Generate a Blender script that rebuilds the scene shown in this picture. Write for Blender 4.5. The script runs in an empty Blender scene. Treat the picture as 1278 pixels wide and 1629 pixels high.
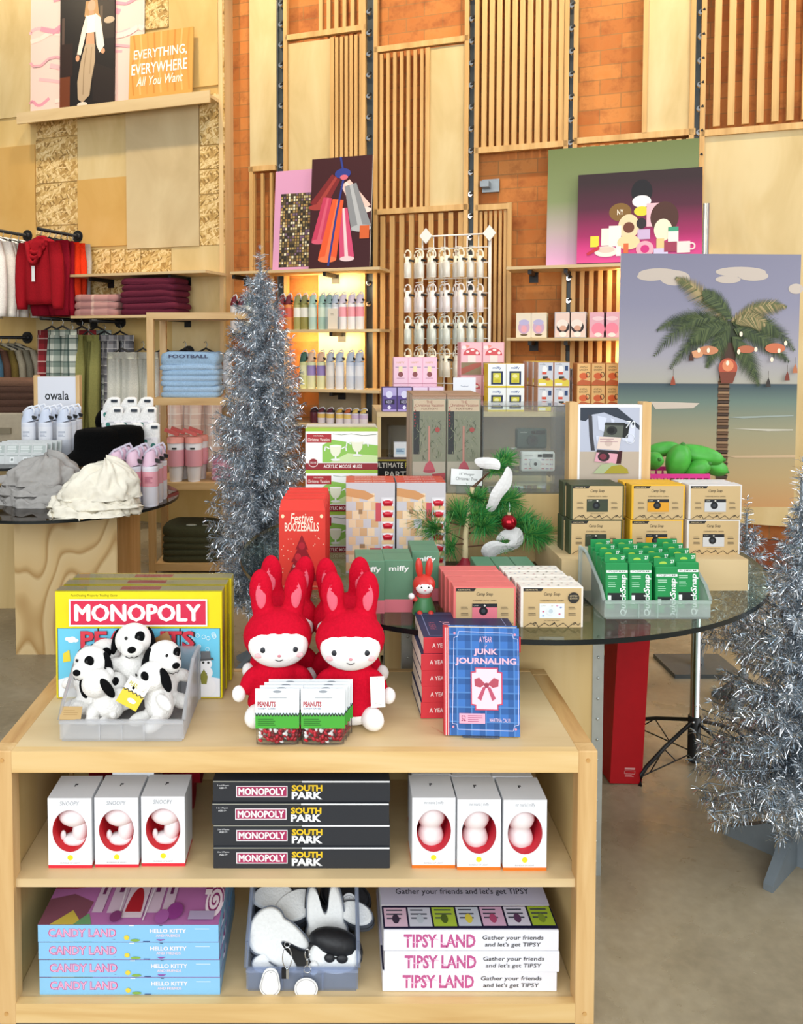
import bpy, bmesh, math, random
from mathutils import Vector, Matrix, Euler
random.seed(7)
PI = math.pi
SC = bpy.context.scene
COL = SC.collection
# ---------------------------------------------------------------- camera
F, CX, PITCH, HC = 1300.0, 530.0, math.radians(2.5), 1.465
TZ = .765
CY = 545 + F * math.tan(PITCH)
cam = bpy.data.cameras.new('camera')
camo = bpy.data.objects.new('camera', cam)
COL.objects.link(camo)
camo.location = (0, 0, HC)
camo.rotation_euler = (PI / 2 - PITCH, 0, 0)
cam.sensor_fit = 'HORIZONTAL'
cam.sensor_width = 36
cam.lens = F * 36 / 1278
cam.shift_x = (639 - CX) / 1278
cam.shift_y = -(814.5 - CY) / 1278
cam.clip_start = .05
SC.camera = camo
# ---------------------------------------------------------------- light and exposure
SC.view_settings.view_transform = 'Standard'
SC.view_settings.look = 'None'
SC.view_settings.gamma = 1
SC.view_settings.use_curve_mapping = False
SC.view_settings.exposure = 0.44
SC.cycles.use_denoising = True
SC.cycles.max_bounces = 10
SC.cycles.diffuse_bounces = 3
SC.cycles.glossy_bounces = 4
SC.cycles.transparent_max_bounces = 24
SC.cycles.transmission_bounces = 6
SC.cycles.caustics_reflective = False
SC.cycles.caustics_refractive = False
SC.cycles.sample_clamp_indirect = 6
wd = bpy.data.worlds.new('world')
SC.world = wd
wd.use_nodes = True
_n = wd.node_tree.nodes
_bg = _n['Background']
# pale daylight overhead, dimmer towards the horizon
_tc = _n.new('ShaderNodeTexCoord'); _sx = _n.new('ShaderNodeSeparateXYZ'); _rp = _n.new('ShaderNodeValToRGB')
wd.node_tree.links.new(_tc.outputs['Generated'], _sx.inputs[0])
wd.node_tree.links.new(_sx.outputs['Z'], _rp.inputs[0])
wd.node_tree.links.new(_rp.outputs[0], _bg.inputs[0])
_rp.color_ramp.elements[0].color = (.34, .33, .31, 1)
_rp.color_ramp.elements[1].color = (.95, .98, 1, 1)
_rp.color_ramp.elements[1].position = .75
_bg.inputs[1].default_value = 0.62
TH = math.radians(20)
W0 = Vector((.28, 6.15, 0)); WU = Vector((math.cos(TH), -math.sin(TH), 0)); WN = Vector((-math.sin(TH), -math.cos(TH), 0))
def area(name, loc, target, sx, sy, power, col):
    l = bpy.data.lights.new(name, 'AREA'); l.shape = 'RECTANGLE'; l.size = sx; l.size_y = sy; l.energy = power; l.color = col
    o = bpy.data.objects.new(name, l); COL.objects.link(o); o.location = loc
    o.rotation_euler = (Vector(target) - Vector(loc)).to_track_quat('-Z', 'Y').to_euler(); return o
def spot(name, loc, target, power, ang, col, r=.06, blend=.6):
    l = bpy.data.lights.new(name, 'SPOT'); l.energy = power; l.spot_size = math.radians(ang); l.spot_blend = blend; l.color = col; l.shadow_soft_size = r
    o = bpy.data.objects.new(name, l); COL.objects.link(o); o.location = loc
    o.rotation_euler = (Vector(target) - Vector(loc)).to_track_quat('-Z', 'Y').to_euler(); return o
area('assumed_storefront_light', (-.9, -2.6, 2.5), (-.1, 3, .95), 7.0, 3.4, 225, (.93, .97, 1))  # assumed daylight from unseen storefront windows behind the camera
area('assumed_side_light', (4.6, 1.2, 3.0), (.8, 3, .7), 3.5, 3.0, 90, (.95, .98, 1))  # soft light from the side, its window unseen and assumed
WARM = (1, .80, .52)
spot('clothes_fill_spot', (-1.9, 3.2, 4.6), (-2.9, 6.9, 1.5), 110, 48, (1, .90, .76), .1, .8)  # added fill spot, brightens the clothes hanging on the left wall
for _s, _e in ((-3.0, 78), (-1.5, 96), (0.0, 108), (1.5, 105), (2.9, 98)):
    _p = W0 + WU * _s + WN * 1.35 + Vector((0, 0, 5.2))
    _t = W0 + WU * _s + Vector((0, 0, 2.5))
    spot('assumed_wall_spot', _p, _t, _e, 95, WARM, .08, .7)  # assumed ceiling spots, inferred from the warm wall light and ledge shadow
for _s, _z in ((-.30, 1.93), (-.30, 1.50), (2.0, 1.93), (2.0, 1.40)):   # added unseen area lights, make the brick behind the wall shelves glow orange
    _p = W0 + WU * _s + WN * .20 + Vector((0, 0, _z)); _l = area('added_bay_light', _p, _p - WN * .17 - Vector((0, 0, .12)), .5, .03, 3.2, (1, .72, .36))

# ---------------------------------------------------------------- pixel helpers (a pixel ray met with a real plane)
def ray(px, py):
    u = (px - CX) / F; v = (CY - py) / F
    return Vector((u, math.cos(PITCH) + math.sin(PITCH) * v, -math.sin(PITCH) + math.cos(PITCH) * v))
def on_z(px, py, z):
    d = ray(px, py); return Vector((0, 0, HC)) + d * ((z - HC) / d.z)
def on_y(px, py, y):
    d = ray(px, py); return Vector((0, 0, HC)) + d * (y / d.y)
def wallp(px, py, off=0):
    d = ray(px, py); o = Vector((0, 0, HC)); q = W0 + WN * off
    t = (q - o).dot(WN) / d.dot(WN); p = o + d * t
    return (p - W0).dot(WU), p.z
def W(s, off, z):
    p = W0 + WU * s + WN * off; return Vector((p.x, p.y, z))
ORD = 'first second third fourth fifth sixth seventh eighth ninth tenth eleventh twelfth'.split()
# ---------------------------------------------------------------- materials
def lin(h):
    h = h.lstrip('#'); c = [int(h[i:i + 2], 16) / 255 for i in (0, 2, 4)]
    return tuple(x / 12.92 if x < .04045 else ((x + .055) / 1.055) ** 2.4 for x in c) + (1,)
_m = {}
def newmat(name):
    m = bpy.data.materials.new(name); m.use_nodes = True
    nt = m.node_tree; b = nt.nodes['Principled BSDF']
    return m, nt, b, nt.links.new
def coords(nt, L, scale=(1, 1, 1), rot=(0, 0, 0), which='Object'):
    t = nt.nodes.new('ShaderNodeTexCoord'); mp = nt.nodes.new('ShaderNodeMapping')
    mp.inputs['Scale'].default_value = scale; mp.inputs['Rotation'].default_value = rot
    L(t.outputs[which], mp.inputs[0]); return mp.outputs[0]
def noise(nt, L, vec, scale, detail=3, rough=.5, dist=0):
    n = nt.nodes.new('ShaderNodeTexNoise'); n.inputs['Scale'].default_value = scale; n.inputs['Detail'].default_value = detail
    n.inputs['Roughness'].default_value = rough; n.inputs['Distortion'].default_value = dist
    L(vec, n.inputs['Vector']); return n.outputs['Fac']
def ramp(nt, L, fac, stops):
    r = nt.nodes.new('ShaderNodeValToRGB'); e = r.color_ramp.elements
    while len(e) < len(stops): e.new(.5)
    for i, (p, c) in enumerate(stops):
        e[i].position = p; e[i].color = lin(c)
    L(fac, r.inputs[0]); return r.outputs[0]
def bump(nt, L, b, fac, st, dist=.01):
    n = nt.nodes.new('ShaderNodeBump'); n.inputs['Strength'].default_value = st; n.inputs['Distance'].default_value = dist
    L(fac, n.inputs['Height']); L(n.outputs[0], b.inputs['Normal'])
def M(col, r=.55, m=0, bmp=0, var=.06, scale=30, spec=.4):
    k = (col, r, m, bmp, var, scale)
    if k in _m: return _m[k]
    mt, nt, b, L = newmat('coat_' + col.lstrip('#'))
    c = lin(col)
    if var or bmp:
        f = noise(nt, L, coords(nt, L), scale, 2)
        rr = nt.nodes.new('ShaderNodeValToRGB'); L(f, rr.inputs[0])
        rr.color_ramp.elements[0].position = .3; rr.color_ramp.elements[1].position = .7
        rr.color_ramp.elements[0].color = tuple(x * (1 - var) for x in c[:3]) + (1,)
        rr.color_ramp.elements[1].color = tuple(min(1, x * (1 + var)) for x in c[:3]) + (1,)
        L(rr.outputs[0], b.inputs['Base Color'])
        if bmp: bump(nt, L, b, f, bmp, .004)
    b.inputs['Base Color'].default_value = c
    b.inputs['Roughness'].default_value = r; b.inputs['Metallic'].default_value = m
    b.inputs['Specular IOR Level'].default_value = spec
    _m[k] = mt; return mt
def P(col, r=.45): return M(col, r, 0, 0, 0)          # flat printed ink
def fab(col, scale=120): return M(col, .9, 0, .5, .10, scale, .15)
def wood(name, dark, mid, light, sc=(1.2, 1.2, 14), rot=(0, 0, 0), r=.5, n=2.2):
    if name in _m: return _m[name]
    m, nt, b, L = newmat(name)
    v = coords(nt, L, sc, rot)
    f = noise(nt, L, v, n, 4, .55, .6)
    L(ramp(nt, L, f, [(.25, dark), (.5, mid), (.75, light)]), b.inputs['Base Color'])
    b.inputs['Roughness'].default_value = r; bump(nt, L, b, f, .06, .004)
    _m[name] = m; return m
# plywood seen standing (grain up), lying (grain along x) and pine
PLY_UP = wood('birch_ply_upright', 'c2a56c', 'd2b67e', 'ddc592', (5, 5, .6), n=1.1)
PLY_X = wood('birch_ply_lengthways', 'c6a878', 'd8bd8e', 'e2cb9f', (.7, 5, 6), n=1.2)
PINE_X = wood('pine_lengthways', 'b98d55', 'd4ac72', 'e0bd86', (.9, 9, 9), n=2.0)
PINE_Y = wood('pine_deepways', 'b98d55', 'd4ac72', 'e0bd86', (9, .9, 9), n=2.0)
PINE_Z = wood('pine_upright', 'c2965c', 'd6af76', 'e2c08a', (12, 12, .8), n=2.0)
SLAT = wood('slat_pine', 'b98c50', 'd3a869', 'e0ba7e', (9, 9, .7), n=1.6)
PLYWALL = wood('wall_ply', 'c7a45f', 'd6b572', 'e0c385', (2.2, 2.2, .9), n=1.3)
PLYPALE = wood('pale_wall_ply', 'c3a970', 'd3bb86', 'deca9a', (2.6, 2.6, 1.1), n=1.2)
PLYTAN = wood('tan_wall_board', 'c79a4e', 'd0a55b', 'd8b06a', (1.6, 1.6, 1.2), n=1.4)
def figured():
    m, nt, b, L = newmat('figured_ply')
    v = coords(nt, L, (3.2, 3.2, 1.5))
    n = nt.nodes.new('ShaderNodeTexNoise'); n.inputs['Scale'].default_value = .9; n.inputs['Detail'].default_value = 1.5; L(v, n.inputs['Vector'])
    mth = nt.nodes.new('ShaderNodeMath'); mth.operation = 'MULTIPLY'; mth.inputs[1].default_value = 11; L(n.outputs['Fac'], mth.inputs[0])
    fr = nt.nodes.new('ShaderNodeMath'); fr.operation = 'FRACT'; L(mth.outputs[0], fr.inputs[0])
    L(ramp(nt, L, fr.outputs[0], [(0, 'd9be8c'), (.62, 'd4b57f'), (.86, 'b08a52'), (1, 'd9be8c')]), b.inputs['Base Color'])
    b.inputs['Roughness'].default_value = .55; return m
FIGURED = figured()
def osb():
    m, nt, b, L = newmat('strand_board'); outs = []
    for sc, rt in (((58, 58, 15), (0, .5, 0)), ((16, 16, 62), (0, .35, 0)), ((60, 60, 17), (0, -.75, 0))):
        vo = nt.nodes.new('ShaderNodeTexVoronoi'); vo.inputs['Scale'].default_value = 1.0
        mp = nt.nodes.new('ShaderNodeMapping'); mp.inputs['Scale'].default_value = sc; L(coords(nt, L, (1, 1, 1), rt), mp.inputs[0]); L(mp.outputs[0], vo.inputs['Vector'])
        s1 = nt.nodes.new('ShaderNodeSeparateColor'); L(vo.outputs['Color'], s1.inputs[0]); outs.append(s1.outputs[0])
    n = noise(nt, L, coords(nt, L), 22, 2)
    sel = ramp(nt, L, n, [(.42, '000000'), (.46, 'ffffff')]); sel2 = ramp(nt, L, n, [(.54, '000000'), (.58, 'ffffff')])
    def mixf(f, a, c):
        x = nt.nodes.new('ShaderNodeMix'); L(f, x.inputs[0]); L(a, x.inputs[2]); L(c, x.inputs[3]); return x.outputs[0]
    v = mixf(sel2, mixf(sel, outs[0], outs[1]), outs[2])
    L(ramp(nt, L, v, [(.03, '8a6a34'), (.2, 'b08a4a'), (.55, 'd0ae6c'), (.95, 'ead09a')]), b.inputs['Base Color'])
    b.inputs['Roughness'].default_value = .6; bump(nt, L, b, v, .3, .006); return m
OSB = osb()
def bricks():
    m, nt, b, L = newmat('orange_brick')
    v = coords(nt, L, (1, 1, 1), (PI / 2, 0, 0))
    br = nt.nodes.new('ShaderNodeTexBrick'); L(v, br.inputs['Vector'])
    br.inputs['Scale'].default_value = 1; br.inputs['Brick Width'].default_value = .27; br.inputs['Row Height'].default_value = .098
    br.inputs['Mortar Size'].default_value = .004; br.inputs['Mortar Smooth'].default_value = .3; br.inputs['Bias'].default_value = -.1
    br.inputs['Color1'].default_value = lin('cc8442'); br.inputs['Color2'].default_value = lin('b66a2e'); br.inputs['Mortar'].default_value = lin('a57440')
    f = noise(nt, L, coords(nt, L), 7, 5, .65)
    c = ramp(nt, L, f, [(.3, 'b89878'), (.5, 'ffffff'), (.75, 'ffe6b8')])
    mx = nt.nodes.new('ShaderNodeMix'); mx.data_type = 'RGBA'; mx.blend_type = 'MULTIPLY'; mx.inputs[0].default_value = .7
    L(br.outputs['Color'], mx.inputs[6]); L(c, mx.inputs[7]); L(mx.outputs[2], b.inputs['Base Color'])
    b.inputs['Roughness'].default_value = .75; bump(nt, L, b, br.outputs['Fac'], -.5, .006); return m
BRICK = bricks()
def concrete():
    m, nt, b, L = newmat('polished_concrete')
    v = coords(nt, L)
    f = noise(nt, L, v, 2.2, 8, .62, .4); g = noise(nt, L, v, 34, 3)
    c1 = ramp(nt, L, f, [(.25, '80735c'), (.5, '9a8d74'), (.75, 'ada18a')])
    c2 = ramp(nt, L, g, [(.3, 'e2e2e2'), (.7, 'ffffff')])
    mx = nt.nodes.new('ShaderNodeMix'); mx.data_type = 'RGBA'; mx.blend_type = 'MULTIPLY'; mx.inputs[0].default_value = .6
    L(c1, mx.inputs[6]); L(c2, mx.inputs[7]); L(mx.outputs[2], b.inputs['Base Color'])
    L(ramp(nt, L, f, [(.3, '7a7a7a'), (.7, 'a0a0a0')]), b.inputs['Roughness']); return m
CONC = concrete()
def clear(name, tint='f4fbf8', milk=0.0, milkcol='eef4f8', ior=1.45):
    if name in _m: return _m[name]
    m, nt, b, L = newmat(name); nt.nodes.remove(b)
    out = nt.nodes['Material Output']
    tr = nt.nodes.new('ShaderNodeBsdfTransparent'); tr.inputs[0].default_value = lin(tint)
    gl = nt.nodes.new('ShaderNodeBsdfGlossy'); gl.inputs['Roughness'].default_value = .02
    fr = nt.nodes.new('ShaderNodeFresnel'); fr.inputs[0].default_value = ior
    mx = nt.nodes.new('ShaderNodeMixShader'); L(fr.outputs[0], mx.inputs[0]); L(tr.outputs[0], mx.inputs[1]); L(gl.outputs[0], mx.inputs[2])
    o = mx.outputs[0]
    if milk:
        d1 = nt.nodes.new('ShaderNodeBsdfDiffuse'); d1.inputs[0].default_value = lin(milkcol); d2 = nt.nodes.new('ShaderNodeBsdfTranslucent'); d2.inputs[0].default_value = lin(milkcol)
        df = nt.nodes.new('ShaderNodeMixShader'); df.inputs[0].default_value = .5; L(d1.outputs[0], df.inputs[1]); L(d2.outputs[0], df.inputs[2])
        m2 = nt.nodes.new('ShaderNodeMixShader'); m2.inputs[0].default_value = milk; L(o, m2.inputs[1]); L(df.outputs[0], m2.inputs[2]); o = m2.outputs[0]
    L(o, out.inputs[0]); _m[name] = m; return m
GLASS = clear('table_glass', 'dfe9e2', 0, ior=1.5)
GLASSDK = clear('smoked_glass', 'a9a49a', .05, '4a4640', 1.5)
ACRYL = clear('acrylic', 'f8fcfb', .09, 'ffffff', 1.25)  # white haze mixed in to imitate window reflections on the case
FILM = clear('clear_film', 'fdfefe', .02, 'ffffff', 1.22)
BINP = clear('frosted_plastic', 'fafbfd', .34, 'fcfdff', 1.15)
BINC = clear('frosted_clear_plastic', 'f8fdfb', .32, 'f8fffc', 1.15)
RIM = M('10181a', .2); STEEL = M('8d9294', .35, .9); CHROME = M('d5d8da', .12, 1, 0, 0); BLACK = M('141414', .45); DKSTEEL = M('4a5052', .45, .6)
WHITE = M('f2f2f0', .5, 0, 0, .02); KRAFT = M('bf9a66', .7, 0, 0, .05)
def plaid(name, base, a, bcol, sc):
    if name in _m: return _m[name]
    m, nt, b, L = newmat(name)
    v = coords(nt, L); sp = nt.nodes.new('ShaderNodeSeparateXYZ'); L(v, sp.inputs[0])
    def band(ch, s, th):
        x = nt.nodes.new('ShaderNodeMath'); x.operation = 'MULTIPLY'; x.inputs[1].default_value = s; L(sp.outputs[ch], x.inputs[0])
        f = nt.nodes.new('ShaderNodeMath'); f.operation = 'FRACT'; L(x.outputs[0], f.inputs[0])
        g = nt.nodes.new('ShaderNodeMath'); g.operation = 'GREATER_THAN'; g.inputs[1].default_value = th; L(f.outputs[0], g.inputs[0])
        return g.outputs[0]
    def mix(fac, c1, c2col, k):
        k_ = nt.nodes.new('ShaderNodeMath'); k_.operation = 'MULTIPLY'; k_.inputs[1].default_value = k; L(fac, k_.inputs[0])
        x = nt.nodes.new('ShaderNodeMix'); x.data_type = 'RGBA'; L(k_.outputs[0], x.inputs[0])
        if isinstance(c1, str): x.inputs[6].default_value = lin(c1)
        else: L(c1, x.inputs[6])
        x.inputs[7].default_value = lin(c2col); return x.outputs[2]
    c = mix(band(0, sc, .5), base, a, .55); c = mix(band(2, sc, .5), c, a, .55)
    c = mix(band(0, sc, .9), c, bcol, .7); c = mix(band(2, sc, .9), c, bcol, .7)
    L(c, b.inputs['Base Color']); b.inputs['Roughness'].default_value = .9
    _m[name] = m; return m
# ---------------------------------------------------------------- mesh builder
def _text(s, bold, shear):
    k = (s, bold, shear)
    if k in _tx: return _tx[k]
    c = bpy.data.curves.new('t', 'FONT'); c.body = s; c.size = 1; c.offset = bold; c.shear = shear; c.resolution_u = 2; c.fill_mode = 'FRONT'
    o = bpy.data.objects.new('t', c); COL.objects.link(o)
    dg = bpy.context.evaluated_depsgraph_get(); me = o.evaluated_get(dg).to_mesh()
    vs = [v.co.copy() for v in me.vertices]; fs = [tuple(p.vertices) for p in me.polygons]
    bpy.data.objects.remove(o); bpy.data.curves.remove(c)
    x0 = min(v.x for v in vs); x1 = max(v.x for v in vs); y0 = min(v.y for v in vs); y1 = max(v.y for v in vs)
    _tx[k] = ([((v.x - x0) / (x1 - x0), (v.y - y0) / (y1 - y0)) for v in vs], fs, (x1 - x0) / (y1 - y0))
    return _tx[k]
_tx = {}
class MB:
    def __init__(s): s.v = []; s.f = []; s.fm = []; s.sm = []; s.mats = []
    def mi(s, m):
        if m not in s.mats: s.mats.append(m)
        return s.mats.index(m)
    def add(s, vs, fs, m, smooth=False):
        b = len(s.v); k = s.mi(m); s.v += [tuple(v) for v in vs]
        for f in fs: s.f.append([b + i for i in f]); s.fm.append(k); s.sm.append(smooth)
        return s
    def box(s, x0, x1, y0, y1, z0, z1, m, T=None):
        vs = [Vector((x, y, z)) for z in (z0, z1) for y in (y0, y1) for x in (x0, x1)]
        if T: vs = [T @ v for v in vs]
        return s.add(vs, [(0, 2, 3, 1), (4, 5, 7, 6), (0, 1, 5, 4), (2, 6, 7, 3), (0, 4, 6, 2), (1, 3, 7, 5)], m)
    def loft(s, rings, m, caps=(True, True), smooth=True):
        n = len(rings[0]); vs = [p for r in rings for p in r]; fs = []
        for i in range(len(rings) - 1):
            for j in range(n):
                k = (j + 1) % n; fs.append((i * n + j, i * n + k, (i + 1) * n + k, (i + 1) * n + j))
        s.add(vs, fs, m, smooth)
        b = len(s.v) - len(vs)
        for c, i in ((caps[0], 0), (caps[1], len(rings) - 1)):
            if c: s.f.append([b + i * n + j for j in range(n)]); s.fm.append(s.mi(m)); s.sm.append(False)
        return s
    def lathe(s, prof, m, n=20, c=(0, 0, 0), caps=(True, True), sx=1, sy=1, shear=0):
        zt = prof[-1][1]; R = []
        for r, z in prof:
            R.append([Vector((c[0] + r * sx * math.cos(2 * PI * j / n) , c[1] + r * sy * math.sin(2 * PI * j / n), c[2] + z + shear * r * math.cos(2 * PI * j / n))) for j in range(n)])
        return s.loft(R, m, caps)
    def tube(s, pts, r, m, n=8, r1=None):
        pts = [Vector(p) for p in pts]; R = []; r1 = r if r1 is None else r1
        for i, p in enumerate(pts):
            d = (pts[min(i + 1, len(pts) - 1)] - pts[max(i - 1, 0)]).normalized()
            a = d.cross(Vector((0, 0, 1)) if abs(d.z) < .9 else Vector((1, 0, 0))).normalized(); b = d.cross(a)
            q = r + (r1 - r) * i / max(1, len(pts) - 1)
            R.append([p + (a * math.cos(2 * PI * j / n) + b * math.sin(2 * PI * j / n)) * q for j in range(n)])
        return s.loft(R, m)
    def ell(s, c, rad, m, rot=None, n=16, k=10):
        Rm = Euler(rot).to_matrix() if rot else Matrix.Identity(3); R = []
        for i in range(k + 1):
            t = PI * i / k; rr = max(math.sin(t), .02)
            R.append([Vector(c) + Rm @ Vector((rad[0] * rr * math.cos(2 * PI * j / n), rad[1] * rr * math.sin(2 * PI * j / n), -rad[2] * math.cos(t))) for j in range(n)])
        return s.loft(R, m)
    def prism(s, pts, y0, y1, m, T=None, m2=None, inset=0):
        # outline in x,z ; extruded along y from y0 (front) to y1
        n = len(pts); vs = [Vector((p[0], y, p[1])) for y in (y0, y1) for p in pts]
        if T: vs = [T @ v for v in vs]
        s.add(vs, [(i, (i + 1) % n, n + (i + 1) % n, n + i) for i in range(n)] + [tuple(range(n, 2 * n))], m2 or m)
        b = len(s.v) - 2 * n; s.f.append([b + i for i in range(n)][::-1]); s.fm.append(s.mi(m)); s.sm.append(False)
        return s
    def build(s, name, parent=None, loc=None, rot=None, bevel=0, seg=2, sub=0):
        me = bpy.data.meshes.new(name); me.from_pydata(s.v, [], s.f)
        for m in s.mats: me.materials.append(m)
        me.polygons.foreach_set('material_index', s.fm); me.polygons.foreach_set('use_smooth', s.sm); me.update()
        o = bpy.data.objects.new(name, me); COL.objects.link(o)
        if parent: o.parent = parent
        if loc is not None: o.location = loc
        if rot is not None: o.rotation_euler = rot
        if bevel:
            bm = bmesh.new(); bm.from_mesh(me)
            es = [e for e in bm.edges if len(e.link_faces) == 2 and e.calc_face_angle(0) > .6]
            bmesh.ops.bevel(bm, geom=es, offset=bevel, segments=seg, profile=.6, affect='EDGES', clamp_overlap=True)
            bm.to_mesh(me); bm.free()
        if sub:
            x = o.modifiers.new('s', 'SUBSURF'); x.levels = sub; x.render_levels = sub
        return o
def circ(cx, cy, rx, ry, n=24, a0=0, a1=2 * PI):
    return [(cx + rx * math.cos(a0 + (a1 - a0) * i / n), cy + ry * math.sin(a0 + (a1 - a0) * i / n)) for i in range(n if a1 - a0 > 6.28 else n + 1)]
class Art:
    """flat ink on a face: design units dw x dh with y down, laid on a face whose top-left corner is o"""
    def __init__(s, o, x, down, dw, dh, Wd, Hd, mb=None, start=1):
        s.mb = mb or MB(); s.o = Vector(o); s.x = Vector(x); s.d = Vector(down); s.n = s.d.cross(s.x); s.sx = Wd / dw; s.sy = Hd / dh; s.k = start; s.dw = dw; s.dh = dh
    oy = 0
    def pt(s, u, v): return s.o + s.x * (u * s.sx) + s.d * ((v + s.oy) * s.sy) + s.n * (.00016 * s.k)
    def poly(s, pts, col):
        m = P(col) if isinstance(col, str) else col
        s.mb.add([s.pt(*p) for p in pts], [tuple(range(len(pts)))], m); s.k += 1; return s
    def rect(s, x0, y0, x1, y1, col): return s.poly([(x0, y0), (x1, y0), (x1, y1), (x0, y1)], col)
    def all(s, col): return s.rect(0, 0, s.dw, s.dh, col)
    def circ(s, cx, cy, rx, ry, col, n=24): return s.poly(circ(cx, cy, rx, ry, n), col)
    def line(s, pts, w, col, close=False):
        m = P(col); q = pts + [pts[0]] if close else pts
        for (a, b), (c, d) in zip(q, q[1:]):
            l = math.hypot(c - a, d - b) or 1; nx, ny = -(d - b) / l * w / 2, (c - a) / l * w / 2
            s.mb.add([s.pt(a + nx, b + ny), s.pt(c + nx, d + ny), s.pt(c - nx, d - ny), s.pt(a - nx, b - ny)], [(0, 1, 2, 3)], m)
        s.k += 1; return s
    def frame(s, x0, y0, x1, y1, w, col): return s.line([(x0, y0), (x1, y0), (x1, y1), (x0, y1)], w, col, True)
    def text(s, t, cx, cy, h, col, w=None, bold=0.0, shear=0, rot=0):
        vs, fs, asp = _text(t, bold, shear); w = w or asp * h * s.sy / s.sx; m = P(col); c, si = math.cos(rot), math.sin(rot); q = []
        for a, b in vs:
            x, y = (a - .5) * w, (.5 - b) * h
            q.append(s.pt(cx + c * x - si * y, cy + si * x + c * y))
        s.mb.add(q, fs, m); s.k += 1; return s
    def thick(s, t, cx, cy, h, col, w, e):
        for i, (a, b) in enumerate(((-e, 0), (0, -e * .6), (0, e * .6), (e, 0), (0, 0))): s.text(t, cx + a, cy + b, h, col, w); s.k -= .7
        s.k += .7; return s
    def lines(s, x0, x1, y0, dy, n, h, col, seed=1):
        r = random.Random(seed)
        for i in range(n):
            m = P(col); e = x0 + (x1 - x0) * r.uniform(.7, 1); y = y0 + i * dy
            s.mb.add([s.pt(x0, y), s.pt(e, y), s.pt(e, y + h), s.pt(x0, y + h)], [(0, 1, 2, 3)], m)
        s.k += 1; return s
def front(w, h, dw, dh, y=0, x0=None, z1=None): return Art(((-w / 2 if x0 is None else x0), y, (h if z1 is None else z1)), (1, 0, 0), (0, 0, -1), dw, dh, w, h)
def topface(w, d, h, dw, dh): return Art((-w / 2, d, h), (1, 0, 0), (0, -1, 0), dw, dh, w, d)
# ---------------------------------------------------------------- scene bookkeeping
def tag(o, label, cat, group=None):
    o['label'] = label; o['category'] = cat
    if group: o['group'] = group
    return o
def thing(name, label, cat, loc=(0, 0, 0), rz=0, group=None, rot=None):
    o = bpy.data.objects.new(name, None); COL.objects.link(o); o.empty_display_size = .05
    o.location = loc; o.rotation_euler = rot if rot else (0, 0, rz)
    return tag(o, label, cat, group)
KIDS = {}
def kids(r): return [o for o in r.children]
def dup(r, loc, rz=None, label=None, group=None, rot=None, scale=None):
    def cp(o, par):
        c = o.copy(); COL.objects.link(c)
        if par: c.parent = par
        for ch in o.children: cp(ch, c)
        return c
    c = cp(r, None); c.location = loc
    if rz is not None: c.rotation_euler = (0, 0, rz)
    if rot is not None: c.rotation_euler = rot
    if scale: c.scale = scale
    if label: c['label'] = label
    if group: c['group'] = group
    return c
def structure(o): o['kind'] = 'structure'; return o
def bake(o, voxel, smooth=4, m=None):
    x = o.modifiers.new('r', 'REMESH'); x.mode = 'VOXEL'; x.voxel_size = voxel; x.use_smooth_shade = True
    y = o.modifiers.new('s', 'SMOOTH'); y.iterations = smooth; y.factor = .5
    dg = bpy.context.evaluated_depsgraph_get(); me = bpy.data.meshes.new_from_object(o.evaluated_get(dg))
    o.modifiers.clear(); me.name = o.name; mats = list(o.data.materials); o.data = me
    if not me.materials:
        for q in mats[:1]: me.materials.append(q)
    for p in me.polygons: p.use_smooth = True; p.material_index = 0
    return o
# ================================================================ the setting
fl = MB(); fl.box(-8, 8, -4, 9.5, -.08, 0, CONC); structure(fl.build('floor'))
def s_of(px, py=200, off=0): return wallp(px, py, off)[0]
def z_of(px, py, off=0): return wallp(px, py, off)[1]
wb = MB(); SE = s_of(369, 200, .02); wb.box(-4.6, 5.2, 0, .12, 0, 4.9, BRICK)
WALL = structure(wb.build('wall_back', loc=W0, rot=(0, 0, -TH)))
def wbox(mb, s0, s1, o0, o1, z0, z1, m): mb.box(s0, s1, -o1, -o0, z0, z1, m); return mb
def wpart(name, s0, s1, o0, o1, z0, z1, m, par=None, bev=0):
    mb = MB(); cs, cz = (s0 + s1) / 2, (z0 + z1) / 2
    mb.box(s0 - cs, s1 - cs, -(o1 - o0), 0, z0 - cz, z1 - cz, m); return mb.build(name, par or WALL, (cs, -o0, cz), bevel=bev)
def steel_post(px, ztop=4.9):
    s = s_of(px, 200, .05); p = wpart('steel_post', s - .036, s + .036, .03, .05, .1, ztop, DKSTEEL)
    wb = MB(); wb.box(-.036, -.03, -.035, 0, -(ztop - .1) / 2, (ztop - .1) / 2, STEEL); wb.box(.03, .036, -.035, 0, -(ztop - .1) / 2, (ztop - .1) / 2, STEEL)
    wb.build('flange', p, (0, 0, 0))
    cz = (ztop + .1) / 2; z = 1.75; b0 = None
    while z < 4.5:
        if b0 is None:
            b = MB(); b.tube([(0, -.02, 0), (0, -.05, 0)], .017, CHROME, 10); b.tube([(0, -.045, .004), (.024, -.06, .012)], .009, BLACK, 8); b0 = b.build('bolt', p, (0, 0, z - cz))
        else:
            o = b0.copy(); COL.objects.link(o); o.parent = p; o.location = (0, 0, z - cz)
        z += .152
    return s
POSTS = [steel_post(x) for x in (449, 588, 750, 908, 1112)]
sl_first = {}
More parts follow.
